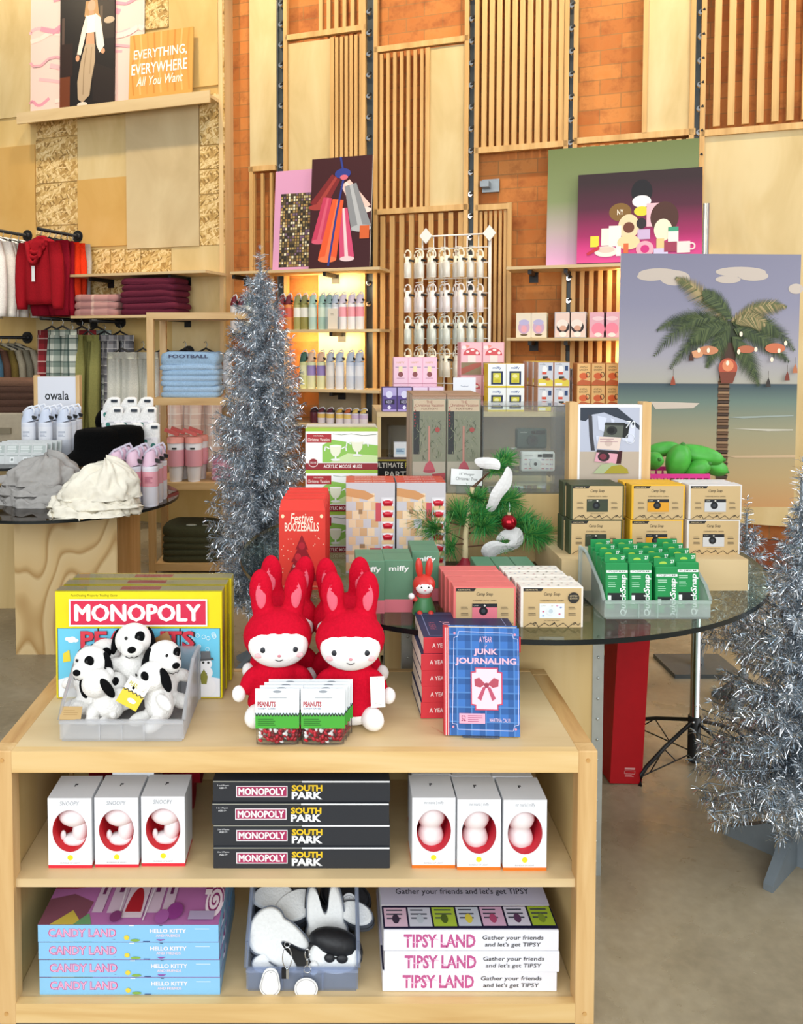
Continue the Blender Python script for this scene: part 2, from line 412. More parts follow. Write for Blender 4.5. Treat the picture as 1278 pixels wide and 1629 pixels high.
def slats(px0, px1, py, n, z0, z1, w=.5, off=.05, th=.03):
    s0, s1 = s_of(px0, py, off), s_of(px1, py, off); st = (s1 - s0) / n; k = None; h = z1 - z0
    for i in range(n):
        c = s0 + st * (i + .5)
        if k is None: k = wpart('slat', c - st * w / 2, c + st * w / 2, off, off + th, z0, z1, SLAT)
        else:
            o = k.copy(); COL.objects.link(o); o.parent = WALL; o.location = (c, -off, (z0 + z1) / 2)
def panel(px0, px1, py, z0, z1, m=PLYPALE, off=.055, th=.015): return wpart('plywood_panel', s_of(px0, py, off), s_of(px1, py, off), off, off + th, z0, z1, m)
def rail(px0, px1, py, h=.04, off=.05, th=.04):
    z = z_of((px0 + px1) / 2, py, off); return wpart('frame_rail', s_of(px0, py, off), s_of(px1, py, off), off, off + th, z - h, z, SLAT)
def stile(px, py, z0, z1, w=.03): s = s_of(px, py, .05); return wpart('frame_stile', s - w / 2, s + w / 2, .05, .09, z0, z1, SLAT)
ZT = 4.9
def zz(px, py): return z_of(px, py, .06)
# column 0
z = zz(420, 266); panel(399, 441, 200, z, ZT, PLYPALE); rail(399, 441, 265); slats(399, 441, 340, 3, .5, z - .05, .3)
stile(403, 340, .1, z)
# column 1
z = zz(520, 52); rail(457, 584, 50); stile(457, 150, .1, ZT); stile(581, 150, .1, ZT); slats(506, 582, 20, 6, z, ZT, .45)
panel(460, 527, 160, .1 + 1.9, z - .05); stile(531, 160, 2.0, z - .05); slats(534, 580, 160, 6, 2.0, z - .05, .62)
panel(508, 578, 550, .2, 2.0, wood('grey_ply', '97876a', 'a89878', 'b6a688', (2.5, 2.5, 1), n=1.2))
# column 2
z = zz(670, 68); rail(598, 747, 68); stile(600, 150, .1, ZT); stile(744, 150, .1, ZT); z2 = zz(670, 330)
slats(603, 678, 200, 7, z2, z - .05, .45); stile(682, 200, z2, z - .05); panel(684, 742, 200, z2, z - .05, PLYPALE)
rail(598, 747, 330); slats(603, 742, 420, 9, .1, z2 - .05, .48)
# column 3
z = zz(830, 232); stile(760, 150, .1, ZT); stile(902, 150, .1, ZT); rail(758, 904, 231); slats(766, 900, 120, 11, z, ZT, .66)
z2 = zz(780, 325); rail(758, 812, 326); slats(762, 808, 450, 6, .1, z2 - .05, .6); stile(811, 450, .1, z2)
bk = MB(); bk.box(-.06, .06, -.03, 0, -.045, .045, STEEL); bk.box(-.06, .0, -.12, -.03, -.02, .02, STEEL); bk.build('wall_bracket', WALL, (s_of(782, 294), 0, zz(782, 294)))
# column 4
z = zz(1010, 215); rail(914, 1106, 214); stile(917, 100, .1, ZT); stile(1027, 100, z, ZT); panel(1030, 1100, 100, z, ZT, PLYPALE); stile(1102, 100, .1, ZT)
slats(920, 1100, 420, 12, .1, z - .05, .5)
# column 5
z = zz(1200, 197); rail(1116, 1420, 197); stile(1119, 100, .1, ZT); slats(1130, 1420, 100, 12, z, ZT, .48); panel(1116, 1440, 400, .30, z - .05, PLYPALE)
structure(wpart('baseboard_right', s_of(700, 860), 5.0, .02, .06, .02, .2, M('7a3d1c', .5)))
o = bpy.data.objects['baseboard_right']; o.parent = None; o.matrix_world = WALL.matrix_basis @ o.matrix_basis
# plywood facade on the left
FO = .16
sr = s_of(350, 200, FO)
fb = MB(); wbox(fb, -4.6, sr, .0, FO, 0, 4.9, PLYWALL)
FAC = structure(fb.build('wall_left', loc=W0, rot=(0, 0, -TH)))
wpart('corner_post', sr - .0, sr + .035, 0, FO + .02, 0, 4.9, wood('edge_pine', 'cda873', 'dcbb88', 'e6c995', (9, 9, .6), n=1.6), FAC)
def board(name, px0, px1, py0, py1, m, th=.012):
    s0, s1 = s_of(px0, (py0 + py1) / 2, FO), s_of(px1, (py0 + py1) / 2, FO); cx = (px0 + px1) / 2
    return wpart(name, s0, s1, FO, FO + th, z_of(cx, py1, FO), z_of(cx, py0, FO), m, FAC)
for a, b in ((178, 218), (220, 290), (292, 358), (360, 425)): board('strand_board', 59, 125, a, b, OSB)
board('plywood_board', 125, 203, 186, 284, PLYPALE); board('plywood_board', 125, 203, 284, 392, PLYTAN)
board('plywood_board', 203, 318, 160, 394, wood('silver_ply', 'bca67c', 'cbb68c', 'd8c69d', (1.8, 1.8, 1.3), n=1.3), .02)
for a, b in ((150, 230), (232, 268), (270, 308), (310, 390)): board('strand_board', 319, 358, a, b, OSB)
board('strand_board', 349, 357, -40, 149, OSB); board('strand_board', 226, 269, -40, 46, OSB)
board('plywood_board', -60, 58, 236, 440, PLYTAN); board('plywood_board', -60, 55, -40, 190, PLYPALE); board('plywood_board', 270, 348, -40, 140, PLYWALL)
for a, b in ((145, 177), (178, 200), (201, 225), (226, 274)): board('strand_board', a, b, 397, 492, OSB)
board('plywood_board', 275, 360, 392, 640, PLYPALE)
board('plywood_board', 60, 145, 427, 760, PLYPALE)

# ================================================================ picture ledge on the left wall
def wloc(px, py, off): s, z = wallp(px, py, off); return W(s, off, z)
LS0, LS1 = s_of(27, 187, FO + .16), s_of(334, 150, FO + .16); LZ = z_of(180, 170, FO + .16)
led = thing('picture_ledge', 'long plywood picture ledge high on the plywood wall', 'shelf', W((LS0 + LS1) / 2, FO, LZ), -TH)
lw = (LS1 - LS0) / 2
m = MB(); m.box(-lw, lw, -.15, 0, -.012, .012, PLYX if False else PLY_X); m.build('shelf_board', led)
m = MB(); m.box(-lw, lw, -.165, -.15, -.05, .04, PLY_X); m.build('front_lip', led)
m = MB(); m.box(-lw, lw, -.02, 0, .012, .05, PLY_X); m.build('back_cleat', led)
LTOP = LZ + .012
def leaned(name, label, cat, px0, px1, pytop, zbot, off_b, off_t, art, dw, dh, body, th=.012, group=None, root=None):
    """a board leaning back against the wall: bottom edge off_b from the wall line, top edge off_t"""
    pm = (px0 + px1) / 2; s0, s1 = s_of(px0, pytop, (off_b + off_t) / 2), s_of(px1, pytop, (off_b + off_t) / 2); ztop = z_of(pm, pytop, off_t)
    h0 = ztop - zbot; lean = math.atan2(off_b - off_t, h0); h = h0 / math.cos(lean); w = s1 - s0
    t = thing(name, label, cat, W((s0 + s1) / 2, off_b, zbot), -TH, group); t.rotation_euler = Euler((-lean, 0, -TH), 'XYZ')
    m = MB(); m.box(-w / 2, w / 2, 0, th, 0, h, body); bb_ = m.build('backing_board', t)
    A = front(w, h, dw, dh); art(A); A.mb.build('print', bb_); return t
def art_marble(A):
    A.all('f3cfc6'); r = random.Random(3)
    for i in range(26):
        y = r.uniform(0, A.dh); x = r.uniform(-30, A.dw); w = r.uniform(30, 110); q = []
        for k in range(7): q.append((min(A.dw, max(0, x + w * k / 6)), y + 5 * math.sin(k * 1.3 + i) + r.uniform(-2, 2)))
        A.line([(a, min(A.dh - 2, max(2, b))) for a, b in q], r.uniform(3, 8), r.choice(['eba9b4', 'f0b8bd', 'f6dcd2', 'e49aae']))
leaned('marbled_poster', 'wide pink marbled poster board standing behind the fashion photo', 'poster', 47, 228, -25, LTOP, FO + .06, FO + .03, art_marble, 180, 190, WHITE)
def art_person(A):
    A.all('17110f'); A.oy = 40
    A.rect(0, 110, 16, 160, '6b3312'); A.rect(0, 60, 20, 110, '2a1710'); A.poly([(50, 92), (84, 108), (84, 165), (52, 150)], '241a16'); A.rect(60, 0, 84, 60, '2b211a'); A.rect(3, 20, 7, 60, '55423a')
    A.rect(62, 10, 66, 50, '5a4a3c'); A.circ(76, 33, 8, 5, 'b9a58c')
    A.poly([(40, 0), (58, 0), (60, 20), (64, 30), (54, 28), (42, 26), (38, 22)], 'b58c5c')          # hair
    A.circ(49, 8, 6, 9, 'd9a184'); A.poly([(46, 15), (52, 15), (53, 22), (45, 22)], 'd09678')
    A.poly([(42, 48), (53, 48), (54, 66), (40, 66)], 'd09a78')
    A.poly([(41, 22), (57, 22), (55, 48), (41, 48)], 'efe8e2')
    A.poly([(41, 20), (34, 44), (27, 78), (33, 80), (39, 56), (43, 34)], 'e9dccf'); A.poly([(55, 20), (63, 28), (69, 70), (62, 80), (57, 68), (54, 34)], 'efe4d8')
    A.circ(28, 84, 3, 5, 'd09a78'); A.circ(67, 78, 3, 4, 'd09a78')
    A.poly([(40, 64), (55, 66), (55, 92), (50, 118), (47, 142), (36, 152), (29, 146), (28, 120), (33, 90)], 'b8a184'); A.line([(42, 70), (38, 100), (37, 140)], 1.6, '9c8567'); A.line([(50, 70), (47, 110)], 1.4, 'a58e70')
    A.circ(36, 155, 8, 4, 'e2d6c6')
leaned('fashion_photo_poster', 'dark photo poster of a person in cream jacket and baggy trousers', 'poster', 94, 181, -40, LTOP, FO + .085, FO + .045, art_person, 84, 206, BLACK)
def art_neon(A):
    A.all('dfa04e')
    for i in range(9): A.line([(6 + 11 * i, 0), (9 + 10.4 * i, 20), (4 + 11 * i, 42), (8 + 11 * i, 78)], 2.6, ['cf8a38', 'e9b66c', 'd89645'][i % 3])
    A.text('EVERYTHING,', 49, 27, 14, 'fffdf6', 84, .012); A.text('EVERYWHERE', 48, 45, 14, 'fffdf6', 88, .012); A.text('All You Want', 49, 61, 12, 'fff6e6', 74, .008, .25)
leaned('lettered_sign', 'orange wood grain sign lettered in white behind clear acrylic', 'sign', 205, 306, 50, LTOP, FO + .11, FO + .075, art_neon, 100, 90, PLYTAN)
# ================================================================ wall shelves
def wall_shelf(label, px0, px1, py, depth, off0=.05, brk=()):
    s0, s1 = s_of(px0, py, off0 + depth), s_of(px1, py, off0 + depth); z = z_of((px0 + px1) / 2, py, off0 + depth)
    t = thing('wall_shelf', label, 'shelf', W((s0 + s1) / 2, off0, z), -TH); w = (s1 - s0) / 2
    m = MB(); m.box(-w, w, -depth, 0, -.02, 0, PLY_X); m.build('shelf_board', t)
    for p in brk:
        x = s_of(p, py, off0) - (s0 + s1) / 2; m = MB()
        m.box(x - .012, x + .012, -depth * .85, 0, -.05, -.021, BLACK); m.box(x - .03, x + .03, -.015, .0, -.09, -.021, BLACK); m.build('bracket', t)
    return t, z
SHD = .30
sA, zA = wall_shelf('upper shelf of the bottle bay, holding two posters', 366, 604, 428, SHD, .06, (395, 535))
sB, zB = wall_shelf('second bottle bay shelf, holding bottles with colourful bands', 370, 604, 524, SHD, .06, (395, 545))
sC, zC = wall_shelf('third bottle bay shelf, holding pastel and white bottles', 372, 604, 619, SHD, .06, (395, 545))
sD, zD = wall_shelf('lowest bottle bay shelf, holding short bottles and cups', 372, 604, 674, SHD, .06, (395, 545))
sE, zE = wall_shelf('shelf under the green and magenta posters', 806, 1010, 421, SHD, .06, (850, 905))
sF, zF = wall_shelf('shelf holding pale pink toy boxes beside the palm poster', 806, 1010, 537, SHD, .06, (850, 905))
sG, zG = wall_shelf('low shelf of toy boxes behind the orange cartons', 806, 1010, 647, SHD, .06, (850, 905))
sH, zH = wall_shelf('empty wall shelf above the folded maroon sweaters', 110, 327, 433, .34, FO, (178, 300))
sI, zI = wall_shelf('wall shelf holding folded maroon and striped sweaters', 112, 330, 501, .34, FO, (150, 300))
# posters on the bottle bay
def art_mosaic(A):
    A.all('d79bc0'); r = random.Random(5)
    A.rect(10, 36, 62, 150, '3c3325')
    for i in range(13):
        for j in range(26):
            A.rect(10 + 4 * i + r.uniform(0, .8), 36 + 4.4 * j, 13.2 + 4 * i, 39.4 + 4.4 * j, r.choice(['b59a5c', '8b7546', '5b4a2e', 'd9c89a', 'f0e6c8', '2c2419', 'a5804a', '7a5f7a'])); A.k -= 1
    A.k += 2
leaned('sequin_poster', 'pink poster with a gold sequin square behind the bottle poster', 'poster', 436, 498, 271, zA, .29, .22, art_mosaic, 62, 155, WHITE)
def art_bottles(A):
    A.all('3b0c14')
    def bt(x0, y0, x1, y1, w, c, c2):
        l = math.hypot(x1 - x0, y1 - y0); nx, ny = -(y1 - y0) / l * w / 2, (x1 - x0) / l * w / 2
        A.poly([(x0 + nx * .6, y0 + ny * .6), (x1 + nx, y1 + ny), (x1 - nx, y1 - ny), (x0 - nx * .6, y0 - ny * .6)], c)
        A.poly([(x0 + nx * .1, y0 + ny * .1), (x1 + nx * .3, y1 + ny * .3), (x1 - nx * .2, y1 - ny * .2), (x0 - nx * .2, y0 - ny * .2)], c2)
        A.circ(x1, y1, w * .5, w * .18, c2)
    bt(38, 30, 10, 76, 26, '7c1f22', 'a33a34'); bt(26, 62, 14, 130, 22, 'c43a5c', 'd65a74'); bt(52, 40, 80, 84, 26, 'f1c7bd', 'f8dcd4'); bt(50, 80, 58, 158, 22, 'd14a74', 'f0cfd4')
    bt(42, 66, 28, 158, 28, 'e65a2c', 'f2794a'); bt(60, 44, 78, 112, 30, '8a8d92', 'b4b7bb'); A.line([(44, 0), (50, 30), (40, 90), (30, 168)], 3, '2b3a8c'); A.circ(48, 26, 12, 8, '2b3a8c'); A.circ(50, 32, 6, 4, 'd86a7a'); A.rect(76, 108, 90, 128, 'd4622e')
leaned('bottle_poster', 'dark maroon poster of hanging bottles tied with blue cord', 'poster', 494, 591, 250, zA, .345, .27, art_bottles, 92, 172, WHITE)
def art_green(A):
    m, nt, b, L = newmat('green_to_pink_print')
    t = nt.nodes.new('ShaderNodeTexCoord'); sp = nt.nodes.new('ShaderNodeSeparateXYZ'); L(t.outputs['Generated'], sp.inputs[0])
    L(ramp(nt, L, sp.outputs[2], [(.02, 'd9a3cf'), (.3, 'b3a3a0'), (.55, '7c8a5c'), (1, '64723f')]), b.inputs['Base Color']); A.poly([(0, 0), (230, 0), (230, 195), (0, 195)], m)
leaned('gradient_poster', 'large green to pink poster behind the magenta toy poster', 'poster', 872, 1113, 229, zE, .27, .2, art_green, 230, 195, WHITE)
def art_toys(A):
    m, nt, b, L = newmat('magenta_print')
    t = nt.nodes.new('ShaderNodeTexCoord'); sp = nt.nodes.new('ShaderNodeSeparateXYZ'); L(t.outputs['Generated'], sp.inputs[0])
    L(ramp(nt, L, sp.outputs[2], [(0, 'd9488f'), (.16, 'cb2c7c'), (.3, '9a155a'), (.6, '4a0a2c'), (.9, '240813')]), b.inputs['Base Color']); A.poly([(0, 0), (198, 0), (198, 148), (0, 148)], m)
    # an assortment of plain toys, mugs and cases heaped together
    A.circ(104, 34, 17, 20, '14121a'); A.circ(104, 50, 15, 10, 'efe6e8'); A.circ(104, 66, 12, 8, 'd6cf3a'); A.circ(70, 66, 18, 15, '7d5c28'); A.text('NY', 70, 66, 9, 'efe8d8', 10, .01); A.rect(112, 54, 134, 92, 'e9b7c4')
    A.circ(140, 78, 22, 26, '4a2a22'); A.circ(138, 98, 14, 18, 'efe0c8'); A.circ(84, 90, 17, 20, 'e6cfa8'); A.circ(84, 92, 9, 9, '6d3b2a'); A.circ(104, 86, 8, 9, '2a2226')
    A.rect(40, 92, 54, 120, 'f1e8dc'); A.rect(52, 88, 72, 122, 'efe9e4'); A.rect(22, 104, 36, 122, 'ecd63c'); A.rect(98, 96, 118, 112, 'c7b0d4'); A.rect(146, 96, 162, 122, 'e6eee0'); A.rect(146, 94, 162, 101, '3f9a78')
    A.circ(48, 130, 19, 9, 'efe4da'); A.circ(48, 127, 14, 5, 'e0c8ba'); A.circ(84, 116, 18, 12, 'e9d0a0'); A.rect(64, 122, 72, 138, 'f3e4e8'); A.rect(76, 118, 84, 134, 'd86a3c'); A.circ(110, 128, 14, 13, 'f0a8b8'); A.circ(110, 128, 7, 6.5, 'cb2c7c')
    A.rect(124, 128, 146, 138, 'cfc6e6'); A.rect(128, 112, 140, 128, 'e0c48a'); A.rect(140, 118, 164, 134, '9a3a54'); A.rect(160, 118, 180, 136, 'f2dcd8'); A.line(circ(182, 126, 5, 5, 12), 2.4, 'f2dcd8', True); A.poly([(16, 132), (36, 120), (38, 126), (18, 136)], 'c2283c')
leaned('toy_poster', 'dark magenta poster of a heap of toys, mugs and cases', 'poster', 920, 1119, 272, zE, .34, .27, art_toys, 198, 150, BLACK)
# ================================================================ hanging clothes on the left wall
def rod(label, px, py, length):
    s, z = wallp(px, py, FO + .02); t = thing('hanging_rod', label, 'clothes rail', W(s, FO, z), -TH)
    m = MB(); m.tube([(0, 0, 0), (0, -length, 0)], .014, BLACK, 10); m.build('pipe', t)
    m = MB(); m.tube([(0, -.0, 0), (0, -.018, 0)], .05, BLACK, 14); m.tube([(0, -.018, 0), (0, -.045, 0)], .026, BLACK, 12); m.build('flange', t)
    return s, z
def ringf(cx, cz, a, b, n, ph, amp, fr):
    R = []
    for j in range(n):
        t = 2 * PI * j / n; k = 1 + amp * math.sin(fr * t + ph)
        R.append(Vector((cx + a * math.cos(t), b * k * math.sin(t), cz)))
    return R
def garment(kind, label, cat, s, off, ztop, w, h, mat, ph=0, group=None, name=None, hang=BLACK, lean=0, mat2=None):
    nm = name or {'top': 'hanging_hoodie', 'pants': 'hanging_trousers', 'skirt': 'hanging_skirt'}[kind]
    t = thing(nm, label, cat, W(s, off, ztop), -TH + lean, group); N = 28; r = random.Random(int(ph * 100) + 3)
    g = MB()
    g.tube([(0, 0, .0), (.012, 0, .03), (0, 0, .055), (-.014, 0, .045)], .003, STEEL, 6)
    g.tube([(-w * .4, 0, -.05), (0, 0, 0), (w * .4, 0, -.05)], .008, hang, 6); g.build('hanger', t)
    b = MB()
    if kind == 'top':
        R = []
        for i, (f, a, d) in enumerate(((.0, .14, .03), (.05, .36, .05), (.1, .46, .055), (.3, .44, .06), (.6, .45, .065), (.92, .46, .06), (1, .42, .05))):
            R.append(ringf(.01 * math.sin(i + ph), -.015 - f * h, w * a, d, N, ph + i * .5, .18, 7))
        b.loft(R, mat); b.build('body', t)
        for sd in (-1, 1):
            sl = MB(); R = []
            for i, (f, x, a) in enumerate(((.07, .4, .05), (.3, .47, .06), (.6, .5, .055), (.9, .5, .05), (1.0, .5, .035), (1.06, .5, .036))):
                R.append([Vector((sd * x * w + p.x, p.y - .02, p.z)) for p in ringf(0, -.02 - f * h, a, .045, 14, ph + i, .15, 4)])
            sl.loft(R, mat); sl.build('sleeve', t)
        hd = MB(); hd.ell((0, .01, -.045), (w * .22, .045, .05), mat2 or mat)
        for q_ in range(3): hd.tube([(w * (.28 - .05 * q_) * math.cos(a), -.045 - .014 * q_ - .02 * math.sin(a), -.05 - .02 * q_ - (.09 + .02 * q_) * math.sin(a)) for a in [PI * k_ / 10 for k_ in range(11)]], .017, mat2 or mat, 8)
        hd.build('hood', t)
    elif kind == 'pants':
        wb_ = MB(); wb_.loft([ringf(0, z_, w * .5, .03, N, ph, .25, 9) for z_ in (-.03, -.08)], mat); wb_.build('waistband', t)
        for sd in (-1, 1):
            R = []
            for i, (f, a, d) in enumerate(((.08, .25, .035), (.3, .26, .05), (.6, .25, .055), (.9, .24, .05), (1, .23, .045))):
                R.append([Vector((sd * .25 * w + p.x + .008 * math.sin(i * 1.7 + ph), p.y, p.z)) for p in ringf(0, -f * h, w * a, d, 22, ph + i * .4 + sd, .28, 5)])
            lg = MB(); lg.loft(R, mat); lg.build('trouser_leg', t)
    return t
s1, z1 = rod('upper pipe rail holding the white hoodies', 43, 375, .62)
s2, z2 = rod('pipe rail holding the red hoodie and red trousers', 123, 376, .5)
s3, z3 = rod('lower pipe rail holding brown and olive garments', 42, 537, .62)
s4, z4 = rod('pipe rail under the sweater shelf holding plaid trousers', 127, 509, .5)
s5, z5 = rod('pipe rail holding olive and dark plaid trousers', 190, 512, .4)
s6, z6 = rod('pipe rail holding pale trousers beside the sweater rack', 300, 560, .42)
WH = fab('f8f2e8')
for i in range(6):
    garment('top', 'cream hoodie on the upper rail, %s from the open end' % ORD[i], 'hoodie', s1, FO + .58 - .09 * i, z1 - .05, .46, .60, WH if i % 2 else fab('f7f2ea'), i * 1.3, 'cream hoodies on the upper rail', lean=.15 * math.sin(i * 2))
R1 = fab('9c1420'); R2 = fab('8c1026'); R3 = fab('e23a18')
hd = garment('top', 'dark red hoodie with a white price tag at the rail end', 'hoodie', s2, FO + .47, z2 - .05, .34, .52, R1, 1.2)
m = MB(); m.box(-.03, .0, -.075, -.073, -.36, -.24, WHITE); m.build('price_tag', hd)
for i, (c, l) in enumerate(((R2, 'crimson trousers hanging just behind the dark red hoodie'), (R2, 'crimson trousers hanging next to the orange-red pair'), (R3, 'orange-red trousers hanging behind the crimson pairs'), (R3, 'orange-red trousers hanging beside the grey pair'), (fab('b9b5b0'), 'pale grey trousers at the wall end of the red rail'))):
    garment('pants', l, 'trousers', s2, FO + .37 - .07 * i, z2 - .05, .36, .62, c, i * 1.7, 'clothes on the red rail')
for i, (c, l) in enumerate((('3f5f74', 'slate blue'), ('5a4034', 'dark brown'), ('6a5a2e', 'mustard brown'), ('a9a08a', 'grey beige'), ('8a8574', 'dull grey'), ('b5ad98', 'pale stone'))):
    garment('top', l + ' top hanging on the lower rail under the white hoodies', 'top', s3, FO + .58 - .085 * i, z3 - .05, .42, .5, fab(c), i * 1.1, 'brown and grey tops')
PLR = plaid('red_plaid', '8c2028', '5c1016', 'd8b8b0', 11); PLG = plaid('green_plaid', 'd5dacf', '3a5a52', '1c3834', 11); PLK = plaid('dark_plaid', 'a8a6aa', '3c3c46', 'e4e0dc', 15)
for i, (c, l) in enumerate(((PLR, 'red plaid trousers at the open end of the rail'), (PLG, 'green and white plaid trousers beside the red pair'), (PLR, 'red plaid trousers between two green plaid pairs'), (PLG, 'green and white plaid trousers nearest the wall'))):
    garment('pants', l, 'trousers', s4 + (.02, .17, .23, .30)[i], FO + (.40, .46, .30, .2)[i], z4 - .06, .27, .85, c, i * 1.9, 'plaid trousers')
OLV = fab('8c8a52')
for i, (c, l, w) in enumerate(((OLV, 'olive green trousers hanging in front of the dark plaid', .2), (OLV, 'second pair of olive green trousers beside the plaid', .2), (PLK, 'black and grey plaid trousers beside the olive pair', .26), (PLK, 'black and grey plaid trousers hanging deeper on the rail', .26))):
    garment('pants', l, 'trousers', s5 - .16 + .085 * i, FO + .42 - .09 * i, z5 - .08, w, .95, c, i * 1.3, 'olive and dark plaid trousers')
PWH = fab('d5d6cc'); PPK = plaid('pink_stripe', 'e8d6cc', 'd9b8ae', 'f4ece6', 12)
for i, (c, l) in enumerate(((PWH, 'pale sage trousers hanging beside the wooden rack'), (PWH, 'second pair of pale sage trousers near the rack'), (PPK, 'pink striped trousers partly behind the rack post'), (PPK, 'pink striped trousers seen through the wooden rack'), (PPK, 'pink striped trousers behind the light blue sweaters'))):
    garment('pants', l, 'trousers', s6 - .40 + .15 * i, FO + .34 - .06 * i, z6 + .03, .27, .98, c, i * 2.1, 'pale trousers')

import mathutils.noise as mnoise
# ================================================================ folded piles
def folded(name, label, cat, loc, rz, w, d, h, mat, seed=0, group=None, print_=None):
    """one folded garment: a soft slab with a rolled front fold"""
    r = random.Random(seed); R = []; N = 32
    for i, (z, k) in enumerate(((0, .94), (.15, .99), (.4, 1.0), (.7, .99), (.92, .95), (1, .86))):
        ring = []
        for j in range(N):
            t = 2 * PI * j / N; c, s_ = math.cos(t), math.sin(t)
            x = (abs(c) ** .32) * (1 if c > 0 else -1) * w / 2 * k; y = (abs(s_) ** .32) * (1 if s_ > 0 else -1) * d / 2 * k
            ring.append(Vector((x + r.uniform(-.003, .003), y + r.uniform(-.003, .003), z * h + (.06 * h * math.sin(3 * t + seed)))))
        R.append(ring)
    m = MB(); m.loft(R, mat); o = m.build(name, None, loc, (0, 0, rz)); tag(o, label, cat, group)
    return o
zt = zI; sc_ = s_of(168, 475, FO + .17)
for i in range(3):
    folded('folded_sweater', '%s striped pinkish folded sweater from the shelf up' % ORD[i], 'sweater', W(sc_ + .003 * i, FO + .19, zt + .055 * i), -TH, .42, .28, .056, plaid('rose_stripe', 'b98a84', '9a6a6a', 'd8b8a8', 4), i, 'striped folded sweaters on the wall shelf')
sc_ = s_of(250, 475, FO + .17)
MAR = fab('642436')
for i in range(6):
    folded('folded_sweater', '%s maroon folded sweater from the shelf up' % ORD[i], 'sweater', W(sc_ + .01 * math.sin(i * 2), FO + .19, zt + .047 * i), -TH, .50 - .02 * (i > 4), .29, .048, MAR if i % 2 else fab('581e30'), i + 9, 'maroon folded sweaters on the wall shelf')
# ---- wooden rack in front of the wall
RK = on_z(242, 917, 0); RY = RK.y; RX = RK.x
rk = thing('wooden_rack', 'open pine rack with folded sweaters behind the silver tree', 'rack', (RX, RY, 0), .0)
rh = on_y(240, 497, RY).z; RW, RD = .66, .42
for x in (-.02, RW - .02):
    for y in (0, RD - .04):
        m = MB(); m.box(x, x + .042, y, y + .04, 0, rh - .04, PINE_Z); m.build('post', rk)
m = MB(); m.box(-.02, RW + .022, 0, RD, rh - .04, rh, PINE_X); m.build('top_frame', rk)
RZ = []
for py in (633, 768, 897):
    z = on_y(300, py, RY).z; RZ.append(z); m = MB(); m.box(.022, RW - .02, .002, .036, z - .045, z, PINE_X); m.box(.022, RW - .02, .036, RD - .002, z - .02, z, PINE_X); m.build('shelf', rk)
LB = fab('a8c4de')
for i in range(7):
    o = folded('folded_sweatshirt', '%s light blue folded sweatshirt up from the rack shelf' % ORD[i], 'sweatshirt', (RX + .235 + .006 * math.sin(i * 2.1), RY + .17, RZ[0] + .034 * i), .03 * math.sin(i), .37, .28, .037 if i < 6 else .08, LB if i % 2 else fab('9fbdd8'), i + 20, 'light blue folded sweatshirts on the rack')
o['label'] = 'topmost light blue sweatshirt with dark FOOTBALL lettering'
del o['group']
A = Art((-.14, -.147, .078), (1, 0, 0), (0, 0, -1), 100, 30, .28, .06); A.text('FOOTBALL', 50, 12, 11, '33365a', 88, .02); A.mb.build('lettering', o)
OG = fab('4a4a34')
for i in range(5):
    o = folded('folded_sweatshirt', '%s dark green folded sweatshirt up from the lowest rack shelf' % ORD[i], 'sweatshirt', (RX + .235, RY + .17, RZ[2] + .04 * i), 0, .37, .28, .042 if i < 4 else .07, OG, i + 30, 'dark green folded sweatshirts on the rack')
o['label'] = 'topmost dark green sweatshirt with pale oval print'; del o['group']
m = MB(); m.ell((-.09, -.09, .062), (.025, .02, .006), P('b9c0b0')); m.ell((0, -.09, .067), (.035, .02, .006), P('b9c0b0')); m.ell((.09, -.09, .064), (.03, .02, .006), P('b9c0b0')); m.build('print', o)
for i in range(5):
    folded('folded_shirt', '%s pink striped folded shirt beside the coral tumblers' % ORD[i], 'shirt', (RX + .44, RY + .17, RZ[1] + .028 * i), .1, .17, .2, .03, plaid('pink_shirt', 'd98fa6', 'e6b0c0', 'f2d6dc', 14), i + 40, 'pink striped shirts on the rack')
# ================================================================ drink bottles
def bottle(name, label, loc, h, r, body, lid, band=None, band2=None, strap=BLACK, group=None, rz=0, txt=None, loop='e6eaf0'):
    t = thing(name, label, 'bottle', loc, rz, group); b = M(body, .35, 0, 0, 0)
    m = MB(); m.lathe([(r * .9, 0), (r, .01), (r, h * .66), (r * .98, h * .69)], b, 22); bd = m.build('body', t)
    if band:
        q = MB(); q.lathe([(r * 1.005, h * .34), (r * 1.005, h * .6)], M(band, .4, 0, 0, 0), 22, caps=(False, False)); q.build('label_band', bd)
    if txt:
        A = Art((-.6 * r, -r * 1.02, h * .56), (1, 0, 0), (0, 0, -1), 40, 60, r * 1.2, h * .2)
        A.lines(4, 36, 14, 7, 5, 3, txt, 2); A.mb.build('printing', bd)
    q = MB(); lm = M(lid, .35, 0, 0, 0)
    q.lathe([(r * .99, h * .69), (r * .97, h * .76), (r * .72, h * .86), (r * .55, h * .92), (r * .35, h * .94)], lm, 20, shear=0.25); ld = q.build('lid', t)
    q = MB(); lp = M(loop, .35, 0, 0, 0); q.tube([(-r * .8, 0, h * .78), (-r * .75, 0, h * .88), (-r * .1, 0, h * .97), (r * .5, 0, h * 1.0), (r * .8, 0, h * .93), (r * .75, 0, h * .84)], r * .16, lp, 8); q.build('carry_loop', ld)
    q = MB(); q.box(-r * .3, r * .3, -r * .18, r * .18, -r * .22, r * .22, strap, Matrix.Translation((r * .95, -r * .45, h * .78)) @ Matrix.Rotation(.3, 4, 'Y')); q.build('strap_tab', ld)
    return t
